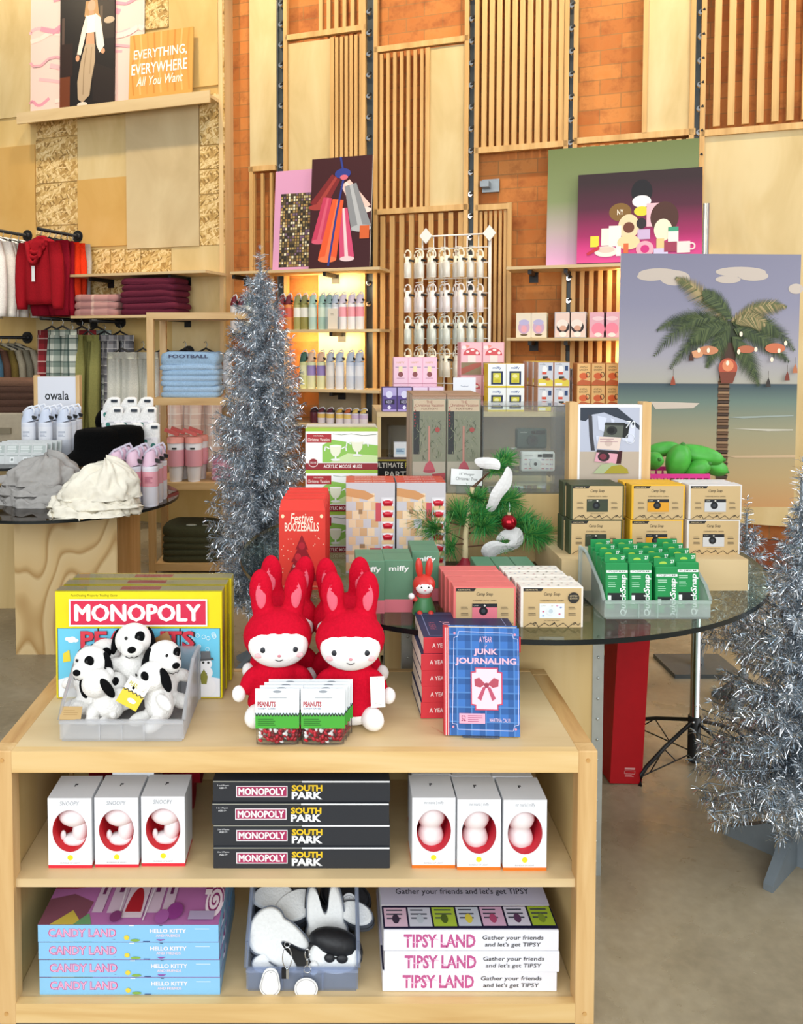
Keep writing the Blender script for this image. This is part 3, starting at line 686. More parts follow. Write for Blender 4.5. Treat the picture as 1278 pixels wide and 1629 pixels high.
# left front table: pink and white bottles
TL = (-1.32, 4.0, .705, .55)
def glass_table(label, c, z, R, glass, thick=.013, ring=RIM):
    t = thing('round_table', label, 'table', (c[0], c[1], 0))
    m = MB(); n = 96; m.loft([[Vector((R * math.cos(2 * PI * j / n), R * math.sin(2 * PI * j / n), zz_)) for j in range(n)] for zz_ in (z - thick, z)], glass, smooth=False)
    o = m.build('glass_top', t)
    q = MB(); q.loft([[Vector(((R + .0006) * math.cos(2 * PI * j / n), (R + .0006) * math.sin(2 * PI * j / n), zz_)) for j in range(n)] for zz_ in (z - thick, z)], ring, caps=(False, False)); q.build('glass_edge', t)
    return t
tl = glass_table('small round smoked glass table on a figured plywood base', TL, TL[2], TL[3], GLASSDK)
bx0 = on_y(25, 1000, 3.78).x; bx1 = on_y(188, 1000, 3.78).x
m = MB(); m.box(bx0 - TL[0], bx1 - TL[0], 3.78 - TL[1], 3.80 - TL[1], 0, .691, FIGURED); m.build('front_panel', tl)
m = MB(); m.box(bx1 - TL[0] - .02, bx1 - TL[0], 3.80 - TL[1], 4.22 - TL[1], 0, .691, PINE_Z); m.box(bx0 - TL[0], bx0 + .02 - TL[0], 3.80 - TL[1], 4.22 - TL[1], 0, .691, PINE_Z); m.box(bx0 - TL[0], bx1 - TL[0], 4.22 - TL[1], 4.24 - TL[1], 0, .691, PLY_UP); m.build('side_panel', tl)
T2 = (-1.72, 4.62, .845, .62)
t2 = glass_table('second smoked glass table behind, holding bottles, hats and socks', T2, T2[2], T2[3], GLASSDK)
m = MB(); m.box(-.25, .34, -.17, .3, 0, .831, PLY_UP); m.build('plywood_base', t2)
B0 = None
for c in range(3):
    for r_ in range(3):
        p = on_z((185, 212, 240)[c], 806 - 1 * c, TL[2]); p = Vector((p.x + r_ * .002, p.y + r_ * .085, TL[2]))
        lab = 'pink topped white bottle on the small round table, %s column, %s row back' % (ORD[c], ORD[r_])
        if B0 is None: B0 = bottle('drink_bottle', lab, p, .272, .0385, 'eceaf2', 'e6c3d6', 'f0a9b6', txt='b0566e', group='pink and white bottles', loop='cfc8d8')
        else: dup(B0, p, 0, lab)
B1 = None
for c in range(3):
    for r_ in range(3):
        p = Vector((on_y((46, 73, 102)[c], 700, 4.45).x + r_ * .004, 4.45 + r_ * .085, T2[2]))
        lab = 'pale blue and white bottle by the lettered sign, %s column, %s row back' % (ORD[c], ORD[r_])
        if B1 is None: B1 = bottle('drink_bottle', lab, p, .272, .0385, 'e4e8f2', 'cfd9ec', 'eef0f6', txt='a9b0c0', group='pale blue bottles', loop='e8edf6')
        else: dup(B1, p, 0, lab)
# coral tumblers on the rack
def tumbler(label, loc):
    t = thing('tumbler', label, 'tumbler', loc, 0, 'coral and white tumblers on the rack')
    m = MB(); m.lathe([(.03, 0), (.033, .01), (.041, .14), (.044, .2)], M('f0ecec', .4, 0, 0, 0), 22); m.build('cup', t)
    m = MB(); m.lathe([(.0445, .08), (.0452, .165)], M('eda6b0', .4, 0, 0, 0), 22, caps=(False, False)); m.build('label_band', t)
    m = MB(); m.lathe([(.046, .2), (.046, .225), (.035, .232)], M('f0a294', .4, 0, 0, 0), 22); m.build('lid', t)
    m = MB(); m.box(-.055, .02, -.014, .014, -.008, .008, M('e06a64', .4, 0, 0, 0), Matrix.Translation((0, -.02, .25)) @ Matrix.Rotation(.35, 4, 'Y')); m.build('flip_spout', t)
    m = MB(); m.box(-.012, .012, -.05, -.046, .17, .178, BLACK); m.build('strap_tab', t); return t
tp = None; i = 0
for r_ in range(2):
    for c in range(2):
        lab = '%s coral lidded tumbler on the rack shelf, %s row' % (ORD[c], ORD[r_]); loc = (on_y((277, 306)[c], 760, RY).x + .02 * r_, RY + .07 + r_ * .1, RZ[1])
        if tp is None: tp = tumbler(lab, loc); tp.scale = (1.22, 1.22, 1.22)
        else: dup(tp, loc, 0, lab)
# sign with timber ends
def framed_sign(label, loc, w, h, d, side, art, dw, dh, tilt=0, sidew=.022, rz=0):
    t = thing('framed_sign', label, 'sign', loc, rz); t.rotation_euler = (-tilt, 0, rz)
    for sgn in (-1, 1):
        m = MB(); x = sgn * (w / 2 - sidew / 2); m.box(x - sidew / 2, x + sidew / 2, 0, d, 0, h, side); m.build('wooden_side', t)
    m = MB(); m.box(-w / 2 + sidew, w / 2 - sidew, .004, d - .006, .0, h - .008, WHITE); pn_ = m.build('panel', t)
    A = front(w - 2 * sidew, h - .008, dw, dh, .004); art(A); A.mb.build('print', pn_)
    m = MB(); m.box(-w / 2, w / 2, -.012, d, -.001, .016, side); m.build('foot_rail', t)
    return t
def art_owala(A):
    A.all('e6e9f2'); A.text('owala', 50, 40, 20, '1d2026', 62, .015)
p0 = on_y(91, 690, 4.84)
framed_sign('pine framed white sign with black lettering behind the pale blue bottles', (p0.x, 4.84, T2[2]), .272, .325 + on_y(91, 597, 4.84).z - T2[2] - .325, .05, PINE_Z, art_owala, 100, 150)
# blister packs in rows
def packet(label, loc):
    t = thing('blister_pack', label, 'packet', loc, 0, 'grey blister packs by the blue bottles'); t.rotation_euler = (-.3, 0, .05)
    m = MB(); m.box(-.04, .04, 0, .012, 0, .11, M('c9cdcc', .4)); m.build('card', t, bevel=.004)
    A = front(.08, .11, 40, 55); A.rect(4, 6, 36, 26, 'aeb8b4'); A.lines(6, 34, 8, 4, 5, 1.6, 'eef2f0', 4); A.rect(14, 36, 24, 50, 'e8ecea'); A.rect(17, 40, 22, 46, '6c7672'); A.rect(4, 32, 36, 34, '8d9894'); A.mb.build('print', t); return t
pk = None
for c in range(4):
    for r_ in range(4):
        loc = Vector((on_y((-8, 16, 37, 58)[c] + 3 * r_, 720, 4.12).x, 4.14 + .045 * r_, T2[2])); lab = 'grey blister pack, %s across and %s deep, before the blue bottles' % (ORD[c], ORD[r_])
        if pk is None: pk = packet(lab, loc)
        else: dup(pk, loc, None, lab)
# black plush hats, cap and socks
FUR = M('060606', .95, 0, .9, .3, 160, .1)
def hat(label, loc, rz=0, rot=None):
    t = thing('bucket_hat', label, 'hat', loc, rz)
    if rot: t.rotation_euler = rot
    m = MB(); m.lathe([(.17, 0), (.165, .012), (.12, .05), (.105, .07)], FUR, 32, sx=1.15); m.build('brim', t)
    m = MB(); m.lathe([(.107, .06), (.105, .14), (.095, .165), (.06, .175)], FUR, 28, sx=1.15); m.build('crown', t); return t
p = on_z(142, 742, T2[2]); hat('black fluffy bucket hat on the back glass table', (p.x, p.y + .16, T2[2]))
hat('second black fluffy hat stacked behind the first', (p.x + .1, p.y + .24, T2[2] + .005), .6)
c_ = on_y(168, 662, 4.75); cp = thing('black_cap', 'black cap with a strap standing behind the fluffy hats', 'cap', (c_.x, 4.85, c_.z - .09))
m = MB(); m.ell((0, 0, .05), (.09, .08, .09), FUR); m.build('crown', cp); m = MB(); m.tube([(.02, -.05, .1), (.022, -.055, .16), (.02, -.05, .19)], .014, BLACK, 8); m.build('strap', cp); m = MB(); m.box(-.08, .08, -.1, .1, -.16, -.03, BLACK); m.build('display_block', cp)
def sock(label, loc, rz):
    t = thing('sock_bundle', label, 'socks', loc, rz, 'white sock bundles on the back table')
    m = MB(); m.loft([ringf(0, 0, .055, .022, 18, 0, .1, 3), ringf(.0, .05, .058, .026, 18, 1, .1, 3), ringf(.006, .13, .05, .024, 18, 2, .1, 3), ringf(.02, .17, .036, .02, 18, 2, .1, 3), ringf(.024, .178, .02, .01, 18, 2, .1, 3)], fab('eeedea')); m.build('sock', t)
    A = front(.09, .07, 45, 35, -.03, -.045, .105); A.all('f2eef0'); A.circ(12, 12, 6, 7, '2f7a70', 10); A.circ(33, 24, 7, 8, '2f7a70', 10); A.lines(14, 34, 4, 3, 2, 1, '8a8a90'); A.mb.build('wrapper', t)
    m = MB(); m.box(.012, .045, -.026, .026, .15, .165, P('26303c')); m.build('cuff_stripe', t); return t
sk = None
for r_ in range(3):
    for c in range(3):
        q = on_y((184, 211, 238)[c] - 9 * r_, 700, 4.42); loc = (q.x, 4.42 + .07 * r_, on_y(200, (725, 698, 682)[r_], 4.42 + .07 * r_).z); lab = 'white sock bundle behind the pink bottles, %s in the %s row' % (ORD[c], ORD[r_])
        if sk is None: sk = sock(lab, loc, .15)
        else: dup(sk, loc, .15 * (1 - r_), lab)
tr = thing('sock_riser', 'low stepped block under the white sock bundles', 'riser', (on_y(205, 700, 4.6).x, 4.52, T2[2]))
for k_, py in enumerate((725, 698, 682)):
    z_ = on_y(200, py, 4.42 + .07 * k_).z - T2[2]
    if z_ > .01: m = MB(); m.box(-.2, .17, -.13 + .07 * k_, -.06 + .07 * k_, 0, z_ - .002, P('e9eaec')); m.build('step', tr)
# gathered shorts heaped on the front table
def heap(name, label, loc, rx, ry, h, mat, seed, ruffle=.02, top=.35):
    r = random.Random(seed); N = 90; K = 16; R = []
    ph = [r.uniform(0, 6) for _ in range(6)]
    for i in range(K + 1):
        f = i / K; rr = (1 - f ** 1.5) * (1 - top) + top * (1 - f) if f < 1 else .02
        rr = ((1 - f ** 1.9) ** .55 * .96 + .04) if top < .5 else 1 - (1 - top) * f ** .85 if f < .92 else (1 - (1 - top) * .92 ** .85) * (1 - ((f - .92) / .08) ** 2 * .9)
        ring = []
        for j in range(N):
            t = 2 * PI * j / N
            nz_ = mnoise.noise(Vector((2.2 * math.cos(t), 2.2 * math.sin(t), 3.5 * f + seed))) + .6 * mnoise.noise(Vector((6 * math.cos(t), 6 * math.sin(t), 6 * f + seed)))
            k = 1 + (.17 * nz_ + .05 * math.sin(9 * t + ph[1] + 5 * f) * (1 - f) if top < .5 else .07 * nz_) + .05 * math.sin(2 * t + ph[0]) + .05 * math.sin(5 * t + ph[1] + f * 2) + (.035 - .02 * f) * math.sin(11 * t + ph[2] + 3 * f) + ruffle * math.sin(23 * t + ph[3] + 5 * f)
            ring.append(Vector((rx * rr * k * math.cos(t) + (.16 * rx * f if top < .5 else 0), ry * rr * k * math.sin(t), h * f * (1 + (.10 * nz_ + .10 * math.cos(t) if top < .5 else 0)) + .012 * math.sin(4 * t + ph[4] + 6 * f) * (f > .05) + .006 * math.sin(14 * t + ph[5]) * (f > .02))))
        R.append(ring)
    m = MB(); m.loft(R, mat); o = m.build(name, None, loc)
    return o
CR = M('efe9d8', .9, 0, .25, .04, 60, .1); GY = M('a9a6a2', .9, 0, .25, .06, 60, .1)
p = on_z(133, 826, TL[2]); pc = Vector((p.x, p.y + .15, TL[2]))
for i, (h0, h1, rx, ry, lab) in enumerate(((0, .035, .205, .145, 'lowest cream ruffled shorts, spread flat on the glass table'), (.032, .04, .195, .135, 'middle cream ruffled shorts in the pile on the glass table'), (.068, .155, .17, .12, 'cream gathered shorts heaped on top of their pile'))):
    tag(heap('ruffled_shorts', lab, (pc.x + .012 * i, pc.y, pc.z + h0), rx, ry, h1, CR, i + 2, .028 if i < 2 else .012, .82 if i < 2 else .3), lab, 'shorts')
p = on_z(45, 812, TL[2]); pc = Vector((p.x, p.y + .18, TL[2]))
for i, (h0, h1, rx, ry, lab) in enumerate(((0, .05, .2, .14, 'lowest grey ruffled shorts beside the cream pile'), (.048, .045, .2, .13, 'middle grey ruffled shorts beside the cream pile'), (.09, .13, .175, .12, 'grey gathered shorts heaped on top of their pile'))):
    tag(heap('ruffled_shorts', lab, (pc.x - .01 * i, pc.y + .02 * i, pc.z + h0), rx, ry, h1, GY, i + 12, .028 if i < 2 else .012, .85 if i < 2 else .32), lab, 'shorts')
# brown folded stack and its grey bin at far left
pb = on_y(20, 655, 5.6)
bn = thing('storage_cube', 'beige storage cube under the folded brown garments', 'storage box', (pb.x - .05, 5.7, 0))
m = MB(); m.box(-.3, .3, -.2, .2, 0, pb.z, M('a89d88', .7)); m.build('body', bn, bevel=.01); m = MB(); m.box(-.08, .08, -.215, -.2, pb.z - .14, pb.z - .1, M('7d745f', .6)); m.build('handle', bn)
for i in range(5):
    folded('folded_garment', '%s brown folded garment up on the beige cube' % ORD[i], 'sweater', (pb.x - .03, 5.68, pb.z + .045 * i), 0, .5, .34, .048, fab('4e382e' if i < 4 else '6a4e3e'), i + 60, 'brown folded garments')
# ================================================================ bottles on the wall shelves
def wrow(items, py, z, off, h, r, name='drink_bottle'):
    seen = {}
    for px, body, lid, band, lab in items:
        s = s_of(px, py, off); lp = W(s, off, z)
        bottle(name, lab, lp, h, r, body, lid, band, group=None, rz=-TH)
OB = .26
wrow([(373, 'd8d2d0', '6e1a2a', None, 'maroon lidded bottle at the wall end of the upper row'), (385, 'd8d2d0', '6a2434', None, 'second maroon lidded bottle, beside the first'), (397, 'd8ddd6', '9fb8a8', None, 'green lidded white bottle partly behind the silver tree'), (409, '4c6a58', '32483c', 'e6e6e0', 'dark green bottle hidden behind the tree tip'),
      (449, 'd8743c', '7e2a30', 'c8463c', 'red and orange bottle just clear of the tree tip'), (460, 'e08a4c', '7e2a30', 'd05a44', 'second red and orange bottle, near the olive pair'), (474, 'a7a264', '9d9a5c', 'eceae0', 'olive bottle with a white band beside the orange pair'), (485, '938d4e', '8e8a50', 'e2e0d6', 'darker olive bottle with a white band'),
      (498, 'b5cfc4', 'a9c9b8', 'd8e2d4', 'first mint green bottle beside the olive pair'), (513, 'a9c8ba', '9ec2b0', 'd2e0cc', 'second mint green bottle near the small card'), (524, '9fb4b4', '8aa6a0', 'c4d4d0', 'blue-green bottle half behind the mint bottle'), (534, 'c6cdd2', 'b9c4d0', 'dfe2e6', 'grey white bottle behind the small card'),
      (546, 'eeecec', 'e2d2dc', 'f0a4ae', 'white bottle with a pink band beside the card'), (560, 'f0eeee', 'e2d2dc', 'f0a4ae', 'white and pink bottle in the middle of its three'), (573, 'eeecec', 'e2d2dc', 'ee98a6', 'white and pink bottle nearest the steel post')], 500, zB, OB, .27, .031)
wrow([(362, 'd9dde6', 'd2d8e2', None, 'white bottle showing at the other side of the tree'), (484, 'dfe0a0', '3f6a58', 'e6e6b8', 'yellow bottle with green lid at the tree edge'), (496, 'e6e8bc', 'e6c3a4', '9e8cc4', 'pale yellow bottle with a purple band'), (511, 'e4e6b8', 'e0b898', '9684be', 'second pale yellow bottle with a purple band'), (526, 'dcdad6', 'b8c0cc', 'e8e4de', 'beige white bottle beside the purple banded pair'),
      (541, 'e4e7ee', 'b9c6d6', 'f0f0f2', 'large white bottle in the third shelf row'), (558, 'd4dcea', 'b9c6d6', 'e8ecf4', 'white and pale blue bottle, third shelf row'), (572, 'd4dcea', 'c2cad8', 'e8ecf4', 'white and pale blue bottle at the post end')], 600, zC, OB, .285, .034)
wrow([(500, '5a2430', '3a1820', None, 'dark maroon short bottle on the lowest shelf'), (512, 'e4dfe8', '6a2a34', 'e8c66a', 'short white and yellow bottle with maroon lid'), (526, 'e4dfe8', '5a2430', 'e8c66a', 'short bottle with a round black charm'), (541, 'e9e4ee', 'd8b04c', 'f0d27a', 'short white bottle with a gold lid'), (554, 'e9e4ee', 'c86a3a', 'f0d27a', 'short white bottle with an orange loop'), (566, 'e9e4ee', 'e8c66a', 'd8c4e4', 'short lilac and yellow bottle'), (579, 'e9e4ee', 'e8c66a', 'd8c4e4', 'short lilac and yellow bottle by the post')], 660, zD, OB, .115, .031, 'short_bottle')
q = W(s_of(530, 505, OB + .04), OB + .05, zB)
t = thing('price_card', 'small cream card in front of the grey white bottle', 'card', q, -TH); m = MB(); m.box(-.036, .036, 0, .003, 0, .15, P('e0d6c4')); m.box(-.036, .036, 0, .03, 0, .003, P('e0d6c4')); m.build('card', t); A = front(.072, .15, 24, 50); A.lines(7, 17, 12, 3, 2, 1.2, '8a8070'); A.mb.build('printing', t)
# ================================================================ white grid panel with mini bottle keyrings
GO = .20
g0, g1 = s_of(672, 480, GO), s_of(779, 480, GO); gz1 = z_of(725, 374, GO); gz0 = z_of(725, 700, GO)
gp = thing('grid_panel', 'white wire grid panel hung with mini bottle keyrings', 'display rack', W((g0 + g1) / 2, GO, gz0), -TH)
hw = (g1 - g0) / 2; hh = gz1 - gz0; WW = M('eceae6', .4, 0, 0, 0)
m = MB(); m.tube([(hw, 0, -.0), (hw, 0, hh)], .011, WW, 8); m.tube([(-hw, 0, 0), (-hw, 0, hh)], .006, WW, 8); m.tube([(-hw, 0, hh), (hw, 0, hh)], .006, WW, 8); m.build('frame', gp)
m = MB()
for i in range(1, 6): x = -hw + 2 * hw * i / 6; m.tube([(x, .006, 0), (x, .006, hh)], .004, WW, 6)
k = 0
while .10 + .105 * k < hh: z = hh - .09 - .105 * k; m.tube([(-hw, 0, z), (hw, 0, z)], .004, WW, 6); k += 1
m.build('wire_grid', gp)
for sx in (-hw + .03, hw):
    m = MB(); m.prism([(sx, hh - .055), (sx + .045, hh), (sx, hh + .055), (sx - .045, hh)], -.03, -.012, WW); m.build('corner_plate', gp)
m = MB(); m.box(-hw - .02, hw + .02, .05, .1, -gz0 + .0, -gz0 + .03, WW); m.tube([(-hw, 0.05, -gz0 + .02), (-hw, 0, 0)], .01, WW, 8); m.tube([(hw, .05, -gz0 + .02), (hw, 0, 0)], .01, WW, 8); m.build('stand_leg', gp)
def mini(label, loc, body, lid):
    t = thing('keyring_bottle', label, 'keyring', loc, -TH)
    m = MB(); m.lathe([(.024, -.2), (.026, -.195), (.026, -.10), (.017, -.085)], M(body, .3, .12, 0, 0), 14); m.build('body', t)
    m = MB(); m.lathe([(.019, -.087), (.019, -.06), (.012, -.052)], M(lid, .4, 0, 0, 0), 14); ld = m.build('lid', t)
    m = MB(); m.tube([(.022 * math.cos(a), 0, -.045 + .036 * math.sin(a)) for a in [PI * -.15 + PI * 1.3 * i_ / 10 for i_ in range(11)]], .006, M(lid, .4, 0, 0, 0), 6); m.build('carry_loop', ld)
    m = MB(); m.box(-.018, .018, -.006, .006, -.007, .007, BLACK, Matrix.Translation((.03, -.012, -.082)) @ Matrix.Rotation(.25, 4, 'Y')); m.build('strap_tab', t)
    return t
GP = 'mini bottle keyrings on the grid panel'
rows = ((398, 'e6e0d4', 'f2ead4', 5), (452, 'ece2e0', 'f2e8e2', 5), (502, 'd6dad0', 'eceee0', 5), (553, 'e2dac8', 'f2e8d2', 4))
cols = (665, 685, 704, 726, 748)
colw = (('cream', 'pearl'), ('pink white', 'blush'), ('pale green', 'sage'), ('sand', 'beige'))
for ri, (py, body, lid, nc) in enumerate(rows):
    base = None
    for ci in range(nc):
        for di in range(3 if ci == nc - 1 and ri < 3 else 2):
            o_ = GO + .17 - .055 * di; s = s_of(cols[ci] + 8, py, GO) + (di - 1) * .055 - .01; loc = W(s, o_, z_of(720, py, GO))
            lab = '%s mini bottle keyring, %s hook of the %s row, %s on its hook' % (colw[ri][di > 0], ORD[ci], ORD[ri], ('front', 'next back', 'third back')[di])
            if base is None: base = mini(lab, loc, body, lid)
            else: dup(base, loc, -TH + random.uniform(-.3, .3), lab)
            base['group'] = GP
        s = s_of(cols[ci] + 8, py, GO); x = (s - (g0 + g1) / 2)
        m = MB(); z_ = z_of(720, py, GO) - gz0; m.tube([(x, 0, z_ + .02), (x, -.2, z_ + .0)], .003, WW, 6); m.build('hook', gp)
for o in SC.objects:
    if o.name.startswith('keyring_bottle'): o['group'] = GP
# ================================================================ toy boxes on the other wall shelves
def carton(name, label, loc, w, d, h, body, arts=(), rz=0, group=None, cat='box', bev=.0015, top=None, bodyname='carton'):
    """arts: (part name, 'front'|'top'|'left'|'right', design w, design h, painter)"""
    t = thing(name, label, cat, loc, rz, group)
    m = MB(); m.box(-w / 2, w / 2, 0, d, 0, h, body if not isinstance(body, str) else M(body, .5, 0, 0, .03)); m.build(bodyname, t, bevel=bev, seg=1)
    for nm, side, dw, dh, fn in arts:
        if side == 'front': A = front(w, h, dw, dh)
        elif side == 'top': A = topface(w, d, h, dw, dh)
        elif side == 'left': A = Art((-w / 2, d, h), (0, -1, 0), (0, 0, -1), dw, dh, d, h)
        else: A = Art((w / 2, 0, h), (0, 1, 0), (0, 0, -1), dw, dh, d, h)
        fn(A); A.mb.build(nm, t)
    return t
def rowcopies(first, spots, labels):
    for p, l in zip(spots, labels): dup(first, p, None, l)
def boxset(name, labels, spots, w, d, h, body, arts, group=None, rz=0, **k):
    f = carton(name, labels[0], spots[0], w, d, h, body, arts, rz, group, **k)
    rowcopies(f, spots[1:], labels[1:]); return f
def toyart(bg, blobs, title=None):
    def f(A):
        A.rect(1, 1, A.dw - 1, A.dh - 1, bg)
        for b in blobs: A.circ(*b)
        if title: A.text(title[0], A.dw / 2, title[1], title[2], title[3], A.dw * .6, .015)
    return f
def wspots(pxs, py, z, off, dd=()):
    return [W(s_of(x, py, off), off, z) for x in pxs]
boxset('toy_box', ['pale yellow toy box at the end of its shelf', 'second pale yellow toy box, before the panda coloured ones'], wspots((834, 857), 515, zF, .3), .105, .12, .165, 'e9dfc0', [('front_print', 'front', 22, 34, toyart('e6dcc8', [(11, 20, 8, 9, 'c9a9c8'), (11, 13, 7, 4, 'b9b4dc'), (11, 22, 4, 5, 'e6a8b4'), (11, 30, 5, 1.5, '6a5a3a')]))], rz=-TH, group=None)
boxset('toy_box', ['cream and black toy box, third on its shelf', 'cream and black toy box beside its twin'], wspots((896, 919), 515, zF, .3), .108, .15, .168, 'b9bcc4', [('front_print', 'front', 24, 38, toyart('ecd2c8', [(12, 22, 9, 9, '241a1e'), (11, 18, 8, 7, 'f0e6de'), (12, 24, 5, 4, 'd9a890'), (12, 33, 5, 4, 'f2ece6')]))], rz=-TH)
boxset('toy_box', ['pink toy box beside the palm poster edge', 'pink toy box half hidden by the palm poster'], wspots((952, 974), 515, zF, .3), .108, .13, .165, 'e0a8b8', [('front_print', 'front', 24, 36, toyart('e6b0c0', [(12, 24, 9, 9, 'f08aa4'), (12, 9, 8, 3, 'f2d2da'), (12, 32, 5, 3, 'f6e6e4')]))], rz=-TH)
boxset('toy_box', ['silver printed toy box on the low wall shelf', 'second silver toy box, beside the rust ones'], wspots((896, 922), 600, zG, .2), .13, .12, .24, 'b4b4b8', [('front_print', 'front', 26, 44, toyart('cfc2bc', [(13, 12, 10, 6, 'a98a84'), (13, 26, 9, 9, 'b87a7c'), (13, 27, 6, 6, 'dcd0c8')]))], rz=-TH)
boxset('toy_box', ['rust pink toy box on the low wall shelf', 'second rust pink toy box by the poster'], wspots((950, 976), 600, zG, .2), .12, .12, .24, 'a8605a', [('front_print', 'front', 26, 44, toyart('c07a70', [(10, 14, 8, 6, 'd9a08c'), (16, 24, 8, 8, 'a84a48'), (13, 34, 8, 5, 'd8b0a0')]))], rz=-TH)
# ================================================================ plywood cabinet behind the glass table
CYF = 3.66
cz = on_y(625, 656, CYF).z; cx0 = on_y(600, 656, CYF).x; cx1 = 1.27
cab = thing('display_cabinet', 'open plywood cabinet of toy boxes behind the glass table', 'cabinet', ((cx0 + cx1) / 2, CYF, 0))
w2 = (cx1 - cx0) / 2
zsh = on_y(625, 735, CYF).z
m = MB(); m.box(-w2, w2, 0, .45, cz - .02, cz, PLY_X); m.build('top_panel', cab)
for x in (-w2, -w2 + .36, w2 - .018): m = MB(); m.box(x, x + .018, .002, .45, 0, cz - .02, PLY_UP); m.build('side_panel', cab)
m = MB(); m.box(-w2 + .018, w2 - .018, .43, .45, 0, cz - .02, wood('grey_ply', '', '', '')); m.build('back_panel', cab)
for z in (zsh, .45, .06): m = MB(); m.box(-w2 + .018, w2 - .018, .004, .43, z - .018, z, PLY_X); m.build('shelf', cab)
q = on_y(632, 733, CYF + .1); t = thing('acrylic_holder', 'clear acrylic holder inside the open cabinet', 'holder', (q.x, q.y, zsh))
m = MB(); m.box(-.04, -.03, 0, .12, 0, .15, ACRYL); m.box(-.03, .05, .05, .06, 0, .15, ACRYL); m.box(-.04, .05, 0, .12, 0, .006, ACRYL); m.build('body', t)
carton('tissue_pack', 'white pack with blue print in the cabinet holder', (q.x + .015, q.y + .005, zsh + .007), .06, .04, .07, 'e8ecf2', [('front_print', 'front', 20, 20, lambda A: (A.rect(3, 8, 17, 16, 'b9d2e6'), A.lines(4, 16, 10, 2, 2, 1, '6a8ab0')))])
# boxes on the cabinet
def c_spots(pxs, py, Y, z): return [Vector((on_y(x, py, Y).x, Y, z)) for x in pxs]
def a_purple(A): A.rect(1, 1, 22, 39, '5d4a8c'); A.rect(1, 1, 22, 14, 'b4a6d6'); A.circ(11, 12, 5, 6, 'dcd8f0'); A.rect(4, 20, 19, 28, '262038'); A.text('KEEP', 11, 24, 4, 'd8d0f0', 9); A.poly([(11, 29), (14, 33), (11, 37), (8, 33)], 'e6e2f6'); A.rect(1, 36, 22, 39, 'a894d0')
boxset('toy_box', ['purple toy box at the cabinet corner', 'purple toy box beside the plunger tree carton'], c_spots((620, 644), 640, 3.69, cz), .068, .068, .112, '55456e', [('front_print', 'front', 23, 40, a_purple)])
def a_lil(A): A.rect(1, 1, 22, 39, 'ead2e6'); A.rect(3, 12, 20, 20, 'f6eef4'); A.circ(11, 28, 6, 6, 'e6b4cc')
boxset('toy_box', ['lilac pink toy box, third from the cabinet corner', 'lilac pink toy box next to the white price sheet'], c_spots((669, 694), 640, 3.69, cz), .068, .068, .112, 'dcb6d2', [('front_print', 'front', 23, 40, a_lil)])
def a_pink(A): A.rect(1, 1, 22, 39, 'f2c8d6'); A.text('HAPPY', 11, 8, 3, 'd8a060', 12); A.line([(3, 15), (20, 15)], 1, '8a7a9a'); A.rect(8, 14, 14, 22, 'f0e0b0'); A.circ(11, 26, 4, 4, '8a4a4a'); A.line([(5, 32), (17, 32)], .8, 'b07a8a')
L3 = ('beside the purple boxes', 'in the middle of its row', 'nearest the keyring bottles')
boxset('toy_box', ['lower pink toy box %s' % x for x in L3] + ['upper pink toy box with a small bowl print, %s' % x for x in L3], c_spots((638, 661, 684), 610, 3.79, cz) + c_spots((638, 661, 684), 610, 3.79, cz + .123), .068, .068, .122, 'f0bccd', [('front_print', 'front', 23, 40, a_pink)])
def a_mush(A):
    A.rect(1, 1, 32, 55, 'f2c0c8'); A.rect(1, 34, 32, 55, '8a7a5c'); A.poly([(1, 55), (1, 44), (20, 36), (32, 34), (32, 40)], 'a85a4a')
    A.poly(circ(17, 22, 13, 12, 20, PI, 2 * PI), 'd4565c'); A.circ(11, 16, 2.5, 2, 'f6e8e4'); A.circ(18, 13, 3, 2, 'f6e8e4'); A.circ(25, 18, 2.4, 2.4, 'f6e8e4'); A.rect(11, 22, 23, 34, 'f2e4dc'); A.circ(5, 9, 4, 3, 'f8e8e6'); A.poly([(8, 4), (14, 6), (9, 11)], 'f09a8a')
boxset('toy_box', ['lower tall pink box with toadstool print, near the price sheet', 'lower tall pink box with toadstool print, by the yellow boxes', 'upper tall pink box with toadstool print, above the price sheet', 'upper tall pink box with toadstool print, above the yellow boxes'],
       c_spots((750, 785), 600, 3.86, cz) + c_spots((750, 785), 600, 3.86, cz + .158), .102, .102, .157, 'e6a8b4', [('front_print', 'front', 33, 56, a_mush)])
q = on_y(739, 640, 3.70); t = thing('price_sheet', 'white price sheet standing in front of the toadstool boxes', 'card', (q.x, 3.70, cz)); m = MB(); m.box(-.051, .051, 0, .003, 0, .155, P('eef0f6')); m.box(-.051, .051, 0, .04, 0, .003, P('eef0f6')); m.build('card', t)
A = front(.102, .155, 36, 55); A.text('Toadstool', 18, 14, 2.6, '4a5a8a', 12); A.lines(5, 31, 22, 5, 2, 1.2, 'a8b6d4'); A.mb.build('printing', t)
def a_miffy(A): A.rect(0, 0, 29, 39, 'f2f4f2'); A.rect(0, 36, 29, 39, 'e8cc2c'); A.text('miffy', 14.5, 7, 5, '3a5a9c', 14, .01); A.rect(5, 12, 24, 34, '22304e'); A.rect(8, 15, 21, 31, 'd8cf3c'); A.circ(14, 20, 4, 3, 'efe79a'); A.circ(15, 28, 5, 2.4, 'c8b82c')
boxset('toy_box', ['lower yellow and white picture box, next to the toadstool boxes', 'lower yellow and white picture box, nearer the picture sets', 'upper yellow and white picture box, next to the toadstool boxes', 'upper yellow and white picture box, nearer the picture sets'],
       c_spots((791, 820), 630, 3.70, cz) + c_spots((791, 820), 600, 3.70, cz + .109), .081, .10, .108, 'e6c92c', [('front_print', 'front', 29, 39, a_miffy)])
